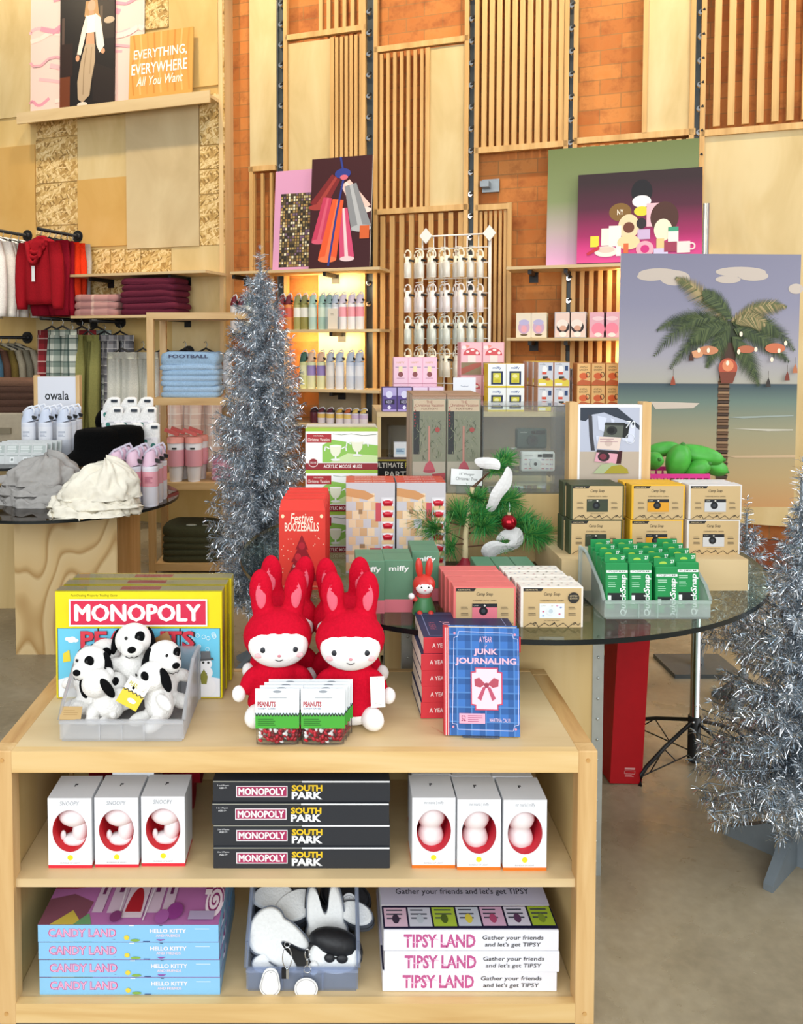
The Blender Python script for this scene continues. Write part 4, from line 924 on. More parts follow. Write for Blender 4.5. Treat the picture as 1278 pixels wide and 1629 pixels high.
def a_sets(A): A.rect(1, 1, 24, 39, 'd0d2d8'); A.text('miffy', 8, 4, 3, '6a6a74', 9); A.rect(17, 6, 22, 14, '2c4674'); A.circ(11, 12, 4, 6, 'f2f0ee'); A.rect(7, 16, 14, 20, 'd8543c'); A.poly([(1, 39), (1, 28), (14, 24), (24, 30), (24, 39)], 'e6cf4a'); A.rect(8, 23, 16, 28, '3c3a34'); A.circ(16, 28, 4, 2, 'c8743c'); A.rect(2, 34, 13, 38, 'f4f2ee')
lab = []; sp = []
for lv in range(2):
    for c in range(2):
        for dpt in range(3):
            lab.append('%s small building set box, %s column, %s deep' % (('lower', 'upper')[lv], ('first', 'second')[c], ORD[dpt])); sp.append(Vector((on_y((868, 894)[c], 620, 3.70).x - .008 * dpt, 3.70 + .072 * dpt, cz + .113 * lv)))
boxset('toy_box', lab, sp, .072, .07, .112, 'c29a8a', [('front_print', 'front', 25, 40, a_sets), ('lid_edge', 'top', 10, 10, lambda A: A.all('e6c94a'))])
def a_anim(A): A.rect(1, 1, 22, 34, 'f0bf7c'); A.text('ANIMAL', 11, 6, 3, '5a3a1c', 13); A.text('BAKERY', 11, 10.5, 3, '5a3a1c', 13); A.circ(11, 20, 7, 5, 'e0683a'); A.line(circ(18, 18, 3, 4, 10), 1, '3a2a1c', True); A.poly([(1, 30), (8, 25), (22, 28), (22, 34), (1, 34)], 'c8653a')
lab = []; sp = []
for lv in range(2):
    for c in range(3): lab.append('%s orange box with dark lettering, %s from the building sets' % (('lower', 'upper')[lv], ORD[c])); sp.append(Vector((on_y((929, 952, 975)[c], 620, 3.68).x, 3.68, cz + .022 + .1 * lv)))
boxset('toy_box', lab, sp, .064, .066, .099, 'b8763c', [('front_print', 'front', 23, 34, a_anim)])
carton('cabinet_riser', 'thin plywood block under the orange lettered boxes', (on_y(952, 620, 3.68).x, 3.675, cz), .2, .09, .021, PLY_X, cat='riser')
# ================================================================ large round glass table
TR = (.53, 2.735, TZ, .838)
tr_ = glass_table('large round clear glass table on a metal edged plywood base', TR, TR[2], TR[3], GLASS)
def rel(x, y): return x - TR[0], y - TR[1]
m = MB(); bx0, by0 = rel(.19, 2.19); bx1, by1 = rel(.735, 2.98)
for a in ((bx0, bx1, by0, by0 + .018), (bx0, bx1, by1 - .018, by1), (bx0, bx0 + .018, by0 + .018, by1 - .018), (bx1 - .018, bx1, by0 + .018, by1 - .018)): m.box(*a, 0.0, TZ - .015, PLY_UP)
m.build('plywood_base', tr_)
for i, (x, y) in enumerate(((bx0, by0), (bx1, by0), (bx0, by1), (bx1, by1))):
    m = MB(); sx = 1 if x < (bx0 + bx1) / 2 else -1; sy = 1 if y < 0 else -1; zn = M('b4bab8', .4, .75)
    m.box(*sorted((x - .002 * sx, x + .028 * sx)), *sorted((y - .003 * sy, y)), 0, TZ - .0135, zn); m.box(*sorted((x - .003 * sx, x)), *sorted((y, y + .03 * sy)), 0, TZ - .0135, zn)
    for k in range(12): m.ell((x + .013 * sx, y - .004 * sy, .04 + .057 * k), (.004, .003, .004), zn, None, 8, 5)
    m.build('metal_corner', tr_)
# risers of plywood on the glass
rA = carton('plywood_riser', 'tall plywood riser on the glass table behind the little pine tree', (.51, 2.585, TZ), .54, .37, .217, PLY_UP, cat='riser', bev=.001)
zB_ = on_y(1040, 890, 2.28).z; hB = zB_ - TZ; xl = on_y(894, 890, 2.28).x; xr = on_y(1191, 890, 2.28).x
rB = thing('plywood_riser', 'low plywood riser under the kraft camera boxes', 'riser', ((xl + xr) / 2, 2.28, TZ)); w_ = (xr - xl) / 2
m = MB(); m.box(-w_, w_, 0, .018, 0, hB - .018, PLY_X); m.build('front_panel', rB); m = MB(); m.box(-w_, w_, 0, .30, hB - .018, hB, PLY_X); m.box(.15 - w_ + .0, w_, .30, .56, hB - .018, hB, PLY_X); m.build('top_panel', rB)
m = MB(); m.box(-w_, -w_ + .018, .018, .30, 0, hB - .018, PLY_X); m.build('side_panel', rB); m = MB(); m.box(w_ - .018, w_, .018, .56, 0, hB - .018, PLY_X); m.build('side_panel', rB)
zA_ = TZ + .217
# ---- red tree-window boxes
def a_booze(A):
    A.text('Festive', 36, 12, 16, 'f6e2cf', 36, .01, .2); A.text('BOOZEBALLS', 36, 26, 14, 'f6e2cf', 54, .02)
    A.circ(6, 9, 2.6, 3, 'f6d9b0'); A.circ(67, 9, 2.6, 3, 'f6d9b0'); r = random.Random(4)
    for i in range(46):
        x, y = r.uniform(3, 70), r.uniform(36, 125)
        if abs(x - 36) > (y - 36) * .36 + 3: A.circ(x, y, .9, .9, 'f0b49c', 8); A.k -= 1
    A.k += 1
    A.poly([(36, 38), (46, 62), (43, 62), (53, 82), (49, 82), (62, 112), (10, 112), (23, 82), (19, 82), (29, 62), (26, 62)], '8c1220')
    for x, y, c in ((30, 74, 'c22432'), (42, 78, 'a8182a'), (36, 56, 'b01e2e'), (27, 96, 'c42a34'), (44, 100, 'b41a2a'), (36, 90, 'd84a3c')): A.circ(x, y, 5, 6, c)
    A.text('Deck the', 28, 88, 4, 'f2d9d2', 12, .0, .2); A.circ(40, 104, 3, 2, 'd8c06a'); A.rect(6, 119, 67, 122, 'd8745a')
def booze(label, loc):
    w, h, d = .131, .226, .045; t = thing('ornament_box', label, 'box', loc, 0, 'red festive ornament boxes')
    R = M('d8382c', .5, 0, 0, .03); m = MB(); m.box(-w / 2, w / 2, 0, d, 0, h, R); m.build('carton', t)
    m = MB(); m.prism([(-w / 2, h), (w / 2, h), (w / 2 - .006, h + .028), (-w / 2 + .006, h + .028)], d * .45, d * .55, M('c8402c', .5)); m.add([(-w / 2, 0, h), (w / 2, 0, h), (w / 2 - .006, d * .45, h + .028), (-w / 2 + .006, d * .45, h + .028), (-w / 2, d, h), (w / 2, d, h)], [(0, 1, 2, 3), (4, 3, 2, 5), (0, 3, 4), (1, 5, 2)], R); m.build('gable_top', t)
    A = front(w, h, 73, 126); a_booze(A); A.mb.build('front_print', t); return t
q = on_z(481, 938, TZ); b = booze('front red festive box with tree window beside the silver tree', (q.x, q.y, TZ)); b.pop('group') if hasattr(b, 'pop') else None
for i in range(1, 5): dup(b, (q.x + .003 * i, q.y + .047 * i, TZ), 0, 'red festive ornament box, %s in the row' % ORD[i], None)
# ---- moose mug boxes
def a_mugs(A):
    A.all('f0f2ee'); A.rect(0, 0, 120, 6, '9dc23c')
    A.poly([(28, 30), (44, 20), (80, 26), (120, 30), (120, 60), (28, 60)], '8cc254'); A.poly([(40, 60), (70, 44), (120, 48), (120, 60)], 'c9e0a4')
    A.line([(46, 10), (60, 12), (76, 10), (96, 13), (118, 11)], .8, '6a7a5a')
    A.rect(2, 10, 43, 25, 'a8242c'); A.text('Christmas Vacation', 22, 20, 6, 'f2e2d8', 36, .01); A.text('NATIONAL', 22, 13.5, 2.6, 'f2e2d8', 16)
    for x, y in ((50, 40), (86, 32)):
        A.poly([(x - 10, y - 9), (x + 10, y - 9), (x + 8, y + 3), (x + 4, y + 9), (x - 4, y + 9), (x - 8, y + 3)], 'e6ead0'); A.rect(x - 1.4, y + 9, x + 1.4, y + 14, 'eef0ea'); A.circ(x, y + 15, 8, 2, 'e6e9e4'); A.circ(x, y - 9, 10, 1.8, 'f6f6ee')
        A.line([(x - 10, y - 4), (x - 17, y - 8), (x - 18, y)], 2, 'eef2ee'); A.line([(x + 10, y - 4), (x + 17, y - 8), (x + 18, y)], 2, 'eef2ee')
    A.rect(0, 61, 120, 72, '8c1c26'); A.text('ACRYLIC MOOSE MUGS', 62, 66.5, 6, 'f4e9e4', 64, .01); A.circ(13, 60, 8, 8, 'f2e6e0'); A.circ(13, 60, 7, 7, '8c1c26'); A.text('DELUXE', 13, 60, 3, 'f4e9e4', 10)
q = on_z(544, 890, TZ); mw = 120 / (1300 / q.y) * .995
boxset('mug_box', ['lowest white and green acrylic mug box, behind the block game boxes', 'middle white and green acrylic mug box in its stack', 'topmost white and green acrylic mug box beside the silver tree'], [Vector((q.x, 2.70, TZ + .1395 * i)) for i in range(3)], mw, .15, .138, 'eceee8', [('front_print', 'front', 120, 72, a_mugs), ('top_print', 'top', 120, 60, lambda A: (A.rect(2, 44, 118, 60, 'b9c86a'), A.rect(2, 2, 118, 40, 'e9e4d4')))])
# ---- block game boxes
def a_block(A):
    A.all('c3bfc2'); r = random.Random(8); w = ['d9b48a', 'e0c098', 'cfa67a', 'e6cba6']
    for i in range(9):
        y = 16 + i * 13; off = (i % 2) * 6
        for j in range(4):
            x = 2 + j * 12 + off - 4
            if r.random() > .14: A.rect(max(0, x), y, min(52, x + 11.4), y + 12.2, w[(i + j) % 4]); A.k -= 1
    A.k += 1; A.poly([(0, 8), (30, 12), (46, 20), (34, 26), (0, 20)], 'c9905c')
    A.rect(0, 102, 70, 108, 'd2a884')
    A.rect(20, 40, 26, 47, '9a7a58'); A.rect(22, 92, 30, 98, '9a7a58'); A.poly([(47, 30), (62, 30), (60, 58), (47, 58)], 'c24a54'); A.poly([(38, 98), (70, 98), (66, 106), (40, 106)], 'b03a48')
    A.rect(56, 22, 76, 128, 'd6d4d6')
    for k in range(6): y = 26 + 17 * k; A.poly([(58, y), (75, y), (73, y + 9), (60, y + 9)], 'b81e30'); A.rect(57, y + 9, 76, y + 15, 'e2c294'); A.circ(66.5, y, 8.5, 2, 'e9e9ec')
def blockgame(label, loc):
    w, h, d = .148, .277, .04; t = thing('block_game_box', label, 'box', loc, 0, 'stacking block game boxes')
    m = MB(); m.box(-w / 2, w / 2, 0, d, 0, h, M('bdb9bc', .45, 0, 0, .03)); m.build('carton', t, bevel=.001, seg=1)
    A = front(w, h, 78, 136); a_block(A); A.mb.build('front_print', t)
    A = topface(w, d, h, 78, 20); A.all('dc4a2e'); A.text('DRUNKEN TOWER', 39, 11, 8, 'f6ece6', 50, .01, .15); A.mb.build('top_print', t)
    m = MB()
    for k in range(6): z = h * (1 - (30 + 17 * k) / 136); m.ell((w / 2 - .022, -.002, z), (.016, .006, .008), M('c01c30', .2, 0, 0, 0), None, 12, 8)
    m.build('cup_window', t); return t
bg0 = None
for c in range(2):
    for r_ in range(3):
        q = on_z((590, 671)[c], 915, TZ); loc = Vector((q.x + .001 * r_, 2.455 + .042 * r_, TZ)); lab = '%s block game box with red top, %s column behind the green cartons' % (('front', 'middle', 'rear')[r_], ('first', 'second')[c])
        if bg0 is None: bg0 = blockgame(lab, loc)
        else: dup(bg0, loc, 0, lab)
# ---- black game box behind
q = on_y(628, 740, 3.0); carton('party_game_box', 'black party game box with white and yellow lettering behind the mug boxes', (q.x + .06, 3.0, TZ), .34, .06, on_y(628, 731, 3.0).z - TZ, '15161a', [('front_print', 'front', 160, 125, lambda A: (A.text('ULTIMATE', 42, 10, 9, 'e9e6dc', 50, .01), A.text('PRE-GAME', 96, 10, 9, 'd9d24a', 52, .01), A.text('PARTY PACK', 80, 26, 12, 'e9e6dc', 90, .01), A.rect(0, 0, 160, 2.5, 'c9b93c')))])
# ---- green figure cartons and a vinyl figure
def a_gm(A): A.rect(0, 66, 46, 88, 'e07a86'); A.text('miffy', 24, 15, 11, 'f2f4f0', 32, .02)
G = M('5f8a6c', .5, 0, 0, .03)
gs = []; gl = []
for c, (px, py) in enumerate(((589, 976), (634, 974), (677, 956))):
    q = on_z(px, py, TZ); gs.append(Vector((q.x, q.y, TZ))); gl.append(('green figure carton partly behind the red plush ear', 'green figure carton between two others, with pink base', 'green figure carton set back behind the small red figure')[c])
gm = boxset('figure_carton', gl, gs, .0745, .12, .137, G, [('front_print', 'front', 46, 88, a_gm), ('tuck_flap', 'top', 20, 20, lambda A: A.line([(1, 8), (19, 8)], .4, '4a7058'))])
for i, px in enumerate((774, 806, 838)):
    l_ = (on_y(px, 900, 2.23).x, 2.215, TZ); lab = 'green figure carton behind the kraft camera boxes, %s of three' % ORD[i]
    if i == 0: gm2 = carton('figure_carton', lab, l_, .054, .12, .083, G, [('front_print', 'front', 46, 60, lambda A: (A.text('miffy', 24, 10, 11, 'f2f4f0', 32, .02), A.rect(0, 44, 46, 60, 'e07a86')))])
    else: dup(gm2, l_, 0, lab)
q = on_z(677, 990, TZ); fg = thing('rabbit_figure', 'small red hooded rabbit figure in a green dress on glass', 'figurine', (q.x, q.y + .035, TZ)); VR = M('c8382c', .35, 0, 0, 0); VG = M('3d7a4a', .4, 0, 0, 0); VW = M('efece8', .35, 0, 0, 0)
m = MB(); m.ell((0, 0, .086), (.029, .026, .026), VR); m.build('hood', fg)
for sx in (-1, 1): m = MB(); m.ell((sx * .0125, 0, .128), (.0095, .008, .026), VR, (0, sx * .08, 0)); m.build('ear', fg); m = MB(); m.ell((sx * .014, -.032, .014), (.009, .012, .016), VR, (.3, 0, 0)); m.build('foot', fg)
m = MB(); m.ell((0, -.0095, .082), (.0235, .019, .019), VW); ff_ = m.build('face', fg); m = MB(); m.lathe([(.03, .012), (.031, .018), (.02, .05), (.014, .062)], VG, 18); m.build('dress', fg); m = MB(); m.lathe([(.018, .056), (.02, .06), (.018, .066)], M('a83a34', .6), 16); m.build('scarf', fg)
for sx in (-1, 1): m = MB(); m.ell((sx * .009, -.0268, .086), (.0022, .0016, .0022), BLACK); m.build('eye', ff_)
m = MB(); m.ell((0, -.0284, .078), (.0026, .0014, .0016), P('d87a86')); m.build('nose', ff_); m = MB(); m.tube([(-.022, -.01, .05), (-.032, -.02, .06)], .006, VR, 8); m.ell((-.034, -.022, .062), (.008, .008, .008), VW); m.build('arm', fg)
# ---- kraft camera boxes
def a_kraft(cam_, top, lens='17191c', pat=False):
    def f(A):
        A.rect(4, 2, 97, 66, 'c9ad7e'); A.poly([(4, 2), (36, 2), (33, 7), (4, 7)], '2a2826'); A.text('camera', 17, 4.5, 2, 'd8c49a', 20); A.text('Camp Snap', 50, 12, 7, '2e2a24', 26, .006, .2); A.text('SCREENFREE DIGITAL CAMERA', 50, 22, 2.4, '3a342a', 38)
        A.rect(30, 27, 70, 51, top); A.rect(30, 33, 70, 51, cam_)
        if pat:
            for x, y, c in ((36, 40, 'c85a78'), (62, 44, 'c85a78'), (36, 47, '8ab4d8'), (64, 33, '7a8cc0'), (58, 30, 'd8a0b8')): A.circ(x, y, 1.8, 1.4, c, 8)
        A.circ(48, 39, 7, 7, lens); A.circ(48, 39, 3.4, 3.4, '3a3e44' if not pat else 'c2d0d8'); A.circ(50, 30, 1.6, 1.6, 'd8d4c8'); A.text('CAMP', 36, 30, 1.8, 'c8c4b4', 8)
        for x in (12, 76): A.lines(x, x + 13, 32, 2.6, 2, 1, '4a4234', 3); A.lines(x, x + 13, 42, 2.6, 2, 1, '4a4234', 5)
        A.text('JUST POINT AND SHOOT', 50, 54.5, 2, '3a342a', 26)
        A.line([(5, 65), (16, 58), (22, 62), (24, 57), (28, 65), (38, 58), (46, 63), (54, 57), (58, 64), (68, 58), (76, 65), (86, 57), (92, 62), (95, 58)], .9, '2e2a24'); A.line([(18, 60), (23, 57)], 1.2, '2e2a24'); A.line([(50, 61), (54, 58)], 1.2, '2e2a24'); A.line([(84, 61), (88, 57)], 1.2, '2e2a24')
    return f
def kbox(names, spots, bodycol, cam_, top, pat=False, w=.1535, d=.047, h=.1005, extra=None):
    arts = [('front_print', 'front', 100, 66, a_kraft(cam_, top, '17191c' if not pat else 'e2e8ea', pat))] + (extra or [])
    return boxset('camera_box', names, spots, w, d, h, bodycol, arts, bev=.001)
q = on_z(771, 998, TZ); n4 = ('front', 'second', 'third', 'rearmost')
kbox(['%s coral camera box in the row on the glass' % x for x in n4], [Vector((q.x - .004 * i, q.y + .0485 * i, TZ)) for i in range(4)], M('e2736e', .5, 0, 0, .03), 'e07a86', '24262a', extra=[('tuck_slot', 'top', 20, 20, lambda A: A.rect(.4, .4, 5, 1.2, 'c85a58'))])
def a_pat(A):
    r = random.Random(2)
    for i in range(6):
        for j in range(2): A.circ(8 + 14 * i + 6 * j, 6 + 10 * j + r.uniform(-2, 2), 2, 1, r.choice(['c89aa0', 'a86a74', 'b0b8c8', 'd8a8a8', '8a8478']), 8)
q = on_z(878, 998, TZ)
pk_ = kbox(['%s patterned cream camera box in the row on the glass' % x for x in n4], [Vector((q.x + .003 * (i % 2) - .006 * i, q.y + .0485 * i, TZ)) for i in range(4)], M('ece4d8', .5, 0, 0, .03), 'e6ecee', 'e6ecee', True, extra=[('top_pattern', 'top', 90, 24, a_pat), ('side_pattern', 'left', 24, 66, lambda A: [A.circ(5 + 6 * (i % 3), 5 + 7 * (i // 3), 1.6, 2, ['b0485a', 'c8788a', '9a9aa8'][i % 3], 8) for i in range(27)]), ('round_sticker', 'front', 100, 66, lambda A: (setattr(A, 'k', 22), A.circ(84, 17, 9, 9, '2c2a28'), A.text('LIMITED', 84, 14, 2.6, 'd8c49a', 12), A.text('EDITION', 84, 18, 2.6, 'd8c49a', 12)))])
for col, cam_, px, nm in (('40472f', '3c4434', 947, 'dark green'), ('e6b02a', 'd99a2c', 1043, 'yellow'), ('dcd8d4', 'c8c8c8', 1133, 'white')):
    q = on_z(px, 880, zB_); names = []; sp = []
    for lv in range(2):
        for dpt in range(2): names.append('%s %s kraft camera box in the %s row on the riser' % (('front', 'rear')[dpt], nm, ('bottom', 'top')[lv])); sp.append(Vector((q.x - .008 * dpt - .003 * (1 - lv), 2.335 + .048 * dpt, zB_ + .1015 * lv)))
    kbox(names, sp, M(col, .5, 0, 0, .03), cam_, '3a4034' if nm == 'dark green' else '23252a')
# ---- translucent bins
def bin_(name, label, loc, w, d, hb, hf, mat, cat='bin', rz=0, lipd=.45):
    t = thing(name, label, cat, loc, rz); k = .004; e = .012
    m = MB(); m.box(-w / 2 + e, w / 2 - e, 0, d, 0, k, mat); m.build('bin_floor', t)
    m = MB(); m.box(-w / 2 + e, w / 2 - e, -.0, k, k, hf, mat); m.box(-w / 2 + e - .004, w / 2 - e + .004, -.006, 0.0, hf - .007, hf, mat)
    for f_ in (.33, .5, .67): m.box(-w / 2 + w * f_ - .002, -w / 2 + w * f_ + .002, -.003, 0, k, hf - .007, mat)
    m.build('front_lip', t)
    m = MB(); m.box(-w / 2 + e, w / 2 - e, d - k, d, k, hb, mat); m.build('back_wall', t)
    for sx in (-1, 1):
        m = MB(); x = sx * (w / 2 - e); pr = [(0, k), (d, k), (d, hb), (d * lipd, hb), (0.03, hf + (hb - hf) * .35), (0, hf)]
        vs = [Vector((x + dx, p[0], p[1])) for dx in (0, sx * .004) for p in pr]; n = len(pr)
        m.add(vs, [tuple(range(n)), tuple(range(n, 2 * n))] + [(i, (i + 1) % n, n + (i + 1) % n, n + i) for i in range(n)], mat)
        for i in range(2, n): a, b_ = pr[i - 1], pr[i]; m.tube([(x + sx * .005, a[0], a[1]), (x + sx * .005, b_[0], b_[1])], .004, mat, 6)
        m.build('side_wall', t)
    return t
q = on_z(1046, 985, TZ); qb = bin_('storage_bin', 'clear frosted bin of green disposable cameras on the glass', (q.x, q.y, TZ), .285, .205, .135, .048, BINC, lipd=.75)
GN = M('1f8a4a', .4, 0, 0, .03)
def a_snap(A):
    A.rect(2, 18, 58, 24, 'e9eee9'); A.text('FUJIFILM', 30, 21, 4.4, '1e2a24', 44, .01); A.lines(6, 30, 32, 5, 2, 1.6, 'c8e6d0', 2); A.lines(6, 30, 48, 5, 3, 1.4, 'a8d8b8', 3)
    A.rect(5, 74, 42, 96, '1c1f20'); A.rect(5, 80, 14, 94, 'e6e8e6'); A.circ(30, 106, 9, 8, '24282a'); A.text('QuickSnap', 47, 80, 20, 'f4f6f4', 104, .02, .15, -PI / 2)
def snap(label, loc):
    w, h, d = .058, .118, .033; t = thing('disposable_camera', label, 'camera', loc, 0, 'green disposable cameras in the bin'); t.rotation_euler = (-.06, 0, 0)
    m = MB(); m.box(-w / 2, w / 2, 0, d, 0, h, GN); m.build('carton', t, bevel=.002, seg=1); A = front(w, h, 60, 115); a_snap(A); A.mb.build('front_print', t)
    m = MB(); m.box(-w / 2 + .002, w / 2 - .002, d * .45, d * .55, h, h + .02, GN); m.build('hang_tab', t); A = front(w - .004, .02, 56, 20, d * .45, None, h + .02); A.text('27', 49, 9, 9, 'f2f4f0', 10, .02); A.circ(24, 14, 10, 5, 'a8c84a'); A.rect(15, 15, 34, 20, '1f8a4a'); A.mb.build('tab_print', t); return t
sn = None
for r_ in range(4):
    for c in range(4):
        loc = Vector((q.x + (-.094, -.033, .034, .09)[c] + .001 * r_, q.y + .022 + .041 * r_ + (.006 if c == 3 else 0), TZ + .006 + (.002 if c == 2 else .012) + .003 * r_)); lab = 'green disposable camera pack, %s across in the %s row of the bin' % (ORD[c], ('front', 'second', 'third', 'back')[r_])
        if sn is None: sn = snap(lab, loc)
        else: dup(sn, loc, None, lab)
        if r_ == 0: pass
# ---- plunger tree cartons
def plbox(label, loc):
    w, h, d = .108, .315, .1; t = thing('plunger_tree_carton', label, 'box', loc, 0, 'plunger tree cartons on the tall riser')
    TN = M('c0a894', .5, 0, 0, .04); m = MB(); m.box(-w / 2, w / 2, .004, d, 0, h, TN); m.build('carton', t)
    A = front(w, h, 55, 160, .004); A.all('8a8a72'); A.rect(2, 16, 12, 96, '1d2020'); A.rect(0, 0, 55, 6, 'b48a6a'); A.rect(2, 7, 53, 26, 'd8bfa0'); A.text('THE', 28, 11, 4, '9a3a34', 10); A.text('Christmas Vacation', 28, 16, 5, '9a3a34', 46); A.text('NATION', 28, 22, 3.4, '7a4a34', 26)
    r = random.Random(6)
    for i in range(70): x, y = r.uniform(6, 50), r.uniform(30, 100); A.line([(x, y), (x + r.uniform(-6, 6), y + r.uniform(3, 9))], .7, r.choice(['4a5a3c', '6a7450', '9a9c7a', '34402c'])); A.k -= 1
    A.k += 1
    for i in range(7): A.circ(4 + (i % 2), 20 + 5 * i, 1.2, 1.2, 'b03034', 8)
    A.rect(26, 50, 29, 112, 'c88a7a'); A.circ(41, 56, 4, 4, 'b04a44'); A.rect(1, 108, 54, 159, 'b0a894'); A.poly([(18, 124), (38, 124), (34, 112), (29, 106), (22, 112)], 'b8505c'); A.circ(28, 124, 10, 2.4, 'a8404c'); A.poly([(32, 128), (54, 126), (54, 138), (36, 136)], 'a83a40'); A.mb.build('front_print', t)
    m = MB(); m.box(-w / 2 - .001, w / 2 + .001, 0, .0035, 0.002, h - .004, FILM); m.box(-w / 2, w / 2, .0, .1, h, h + .004, M('a88468', .5)); m.build('clear_window', t); return t
pt = None
for c in range(2):
    for r_ in range(2):
        loc = Vector((on_y((683, 738)[c], 700, 2.6).x, 2.6 + .105 * r_, zA_)); lab = '%s plunger tree carton, %s column on the tall riser' % (('front', 'rear')[r_], ('first', 'second')[c])
        if pt is None: pt = plbox(lab, loc)
        else: dup(pt, loc, 0, lab)
q = on_y(741, 784, 2.595); t = thing('name_card', 'small white card reading plunger Christmas tree', 'card', (q.x, 2.583, zA_ + .03)); t.rotation_euler = (-.05, .05, 0)
m = MB(); m.box(-.05, .05, 0, .002, .0, .05, P('eef0ee')); m.box(-.03, .03, .002, .012, -.03, .0, ACRYL); m.build('card', t); A = front(.1, .05, 50, 25); A.text('15" Plunger', 25, 8, 5, '3a3a3a', 24, 0, .2); A.text('Christmas Tree', 25, 15, 5, '3a3a3a', 34, 0, .2); A.mb.build('lettering', t)
# ---- acrylic case with two cameras
x0, x1 = on_y(767, 790, 2.6).x, on_y(903, 790, 2.6).x; hc = on_y(830, 647, 2.6).z - zA_
ac = thing('acrylic_case', 'clear acrylic display case holding two cameras on the riser', 'display case', ((x0 + x1) / 2, 2.6, zA_)); aw = (x1 - x0) / 2
for a in ((-aw, aw, 0, .004, 0, hc), (-aw, aw, .2, .204, 0, hc), (-aw, -aw + .004, .004, .2, 0, hc), (aw - .004, aw, .004, .2, 0, hc)): m = MB(); m.box(*a, ACRYL); m.build('side', ac)
m = MB(); m.box(-aw, aw, 0, .204, hc, hc + .004, ACRYL); m.build('lid', ac); m = MB(); m.box(-aw - .004, aw + .004, -.006, .21, -.0, .004, ACRYL); m.build('floor_plate', ac)
st = thing('acrylic_stand', 'stepped clear stand inside the acrylic case', 'stand', ((x0 + x1) / 2 + .035, 2.66, zA_ + .005))
m = MB(); m.box(-.05, .05, .0, .05, 0, .053, ACRYL); m.build('step', st); m = MB(); m.box(-.05, .06, .055, .1, 0, .122, ACRYL); m.build('step', st)
def camera(label, loc, w, h, d, col, lens, pat=False):
    t = thing('compact_camera', label, 'camera', loc); b = M(col, .5, 0, 0, .02)
    m = MB(); m.box(-w / 2, w / 2, 0, d, 0, h, b); m.build('body', t, bevel=.009, seg=3)
    m = MB(); m.tube([(0 if not pat else -.012, 0, h * .42), (0 if not pat else -.012, -.012, h * .42)], h * .26, M(lens, .4, 0, 0, 0), 24); m.build('lens', t); m = MB(); m.tube([(0 if not pat else -.012, -.012, h * .42), (0 if not pat else -.012, -.014, h * .42)], h * .08, BLACK, 14); m.build('lens_glass', t)
    m = MB(); m.box(w * .12, w * .42, -.002, .001, h * .72, h * .9, M('2c3030', .2)); m.build('flash', t); m = MB(); m.box(-w * .02, w * .1, -.002, .001, h * .74, h * .88, M('14181a', .1)); m.build('viewfinder', t)
    A = front(w, h, 60, 36, -.0005); A.text('Camp Snap', 13, 7, 2.6, 'c8c8c0' if not pat else '5a5a60', 14)
    if pat:
        for i in range(7):
            for j in range(3): x, y = 8 + 7.4 * i, 14 + 8 * j; (abs(x - 26) > 9) and (A.poly([(x - 2, y - 1.4), (x, y), (x - 2, y + 1.4)], ['c84a5a', '8a5aa0', 'd87a8a'][(i + j) % 3]), A.poly([(x + 2, y - 1.4), (x, y), (x + 2, y + 1.4)], ['c84a5a', '8a5aa0', 'd87a8a'][(i + j) % 3]))
    A.mb.build('printing', t); return t
camera('white camera with red bow print inside the acrylic case', (on_y(857, 745, 2.665).x, 2.668, zA_ + .059), .112, .066, .034, 'e9e6e2', 'd9d9d6', True)
camera('dark green camera on the upper step of the acrylic case', (on_y(847, 700, 2.72).x, 2.722, zA_ + .128), .102, .068, .034, '3c4a44', '23292a')
# ---- framed camera sign
def a_camsign(A):
    A.rect(4, 5, 94, 250, 'b4bacb'); A.rect(4, 86, 94, 250, 'b8aa98'); A.poly([(4, 5), (60, 5), (94, 38), (94, 46), (76, 30), (56, 22), (40, 14), (22, 18), (12, 30), (4, 28)], '2f3744'); A.poly([(16, 18), (22, 20), (24, 60), (27, 84), (21, 84), (18, 56)], '3a3a40')
    for x0, y0, x1, y1 in ((30, 20, 44, 50), (50, 24, 56, 44), (66, 34, 88, 70), (28, 56, 38, 80)): A.poly([(x0, y0), (x1, y0 + 4), (x1 - 3, y1), (x0 + 2, y1 - 5)], 'cdd3e4')
    A.poly([(42, 36), (70, 37), (68, 60), (39, 58)], '5a5f56'); A.poly([(42, 32), (72, 33), (70, 38), (41, 37)], '2c2f2e'); A.poly([(70, 34), (79, 36), (76, 61), (68, 60)], '191b1c'); A.circ(52, 47, 8, 8, '2a2c2c'); A.circ(51, 47, 5, 5, '121415'); A.text('70', 80, 36, 13, 'e6ecf0', 14, 0, .2); A.line(circ(80, 62, 7, 9, 12), .8, 'e6ecf0', True)
    A.poly([(33, 58), (66, 60), (63, 84), (29, 80)], 'dccabf'); A.circ(47, 70, 6, 6, 'c6b2a8'); A.lines(34, 62, 62, 5, 2, 1, 'a8808a'); A.poly([(30, 82), (62, 85), (59, 108), (26, 104)], 'd9a0ae'); A.poly([(30, 82), (62, 85), (62, 90), (29, 87)], '2a2226'); A.circ(40, 95, 9, 9, '2a1c22'); A.circ(39, 95, 5.4, 5.4, '7a3040'); A.poly([(62, 85), (68, 84), (66, 108), (59, 108)], '3a1018')
    A.poly([(24, 126), (36, 110), (52, 106), (66, 112), (72, 126)], 'a8b48a'); A.poly([(40, 126), (52, 112), (66, 110), (76, 118), (78, 126)], 'a2962e')
q = on_y(970, 760, 2.5); hz = on_y(970, 640, 2.5).z - zB_
framed_sign('white camera advert between two pine blocks on the riser', (q.x, 2.5, zB_), on_y(1035, 700, 2.5).x - on_y(905, 700, 2.5).x, hz, .045, PINE_Z, a_camsign, 98, 250, 0, .026)
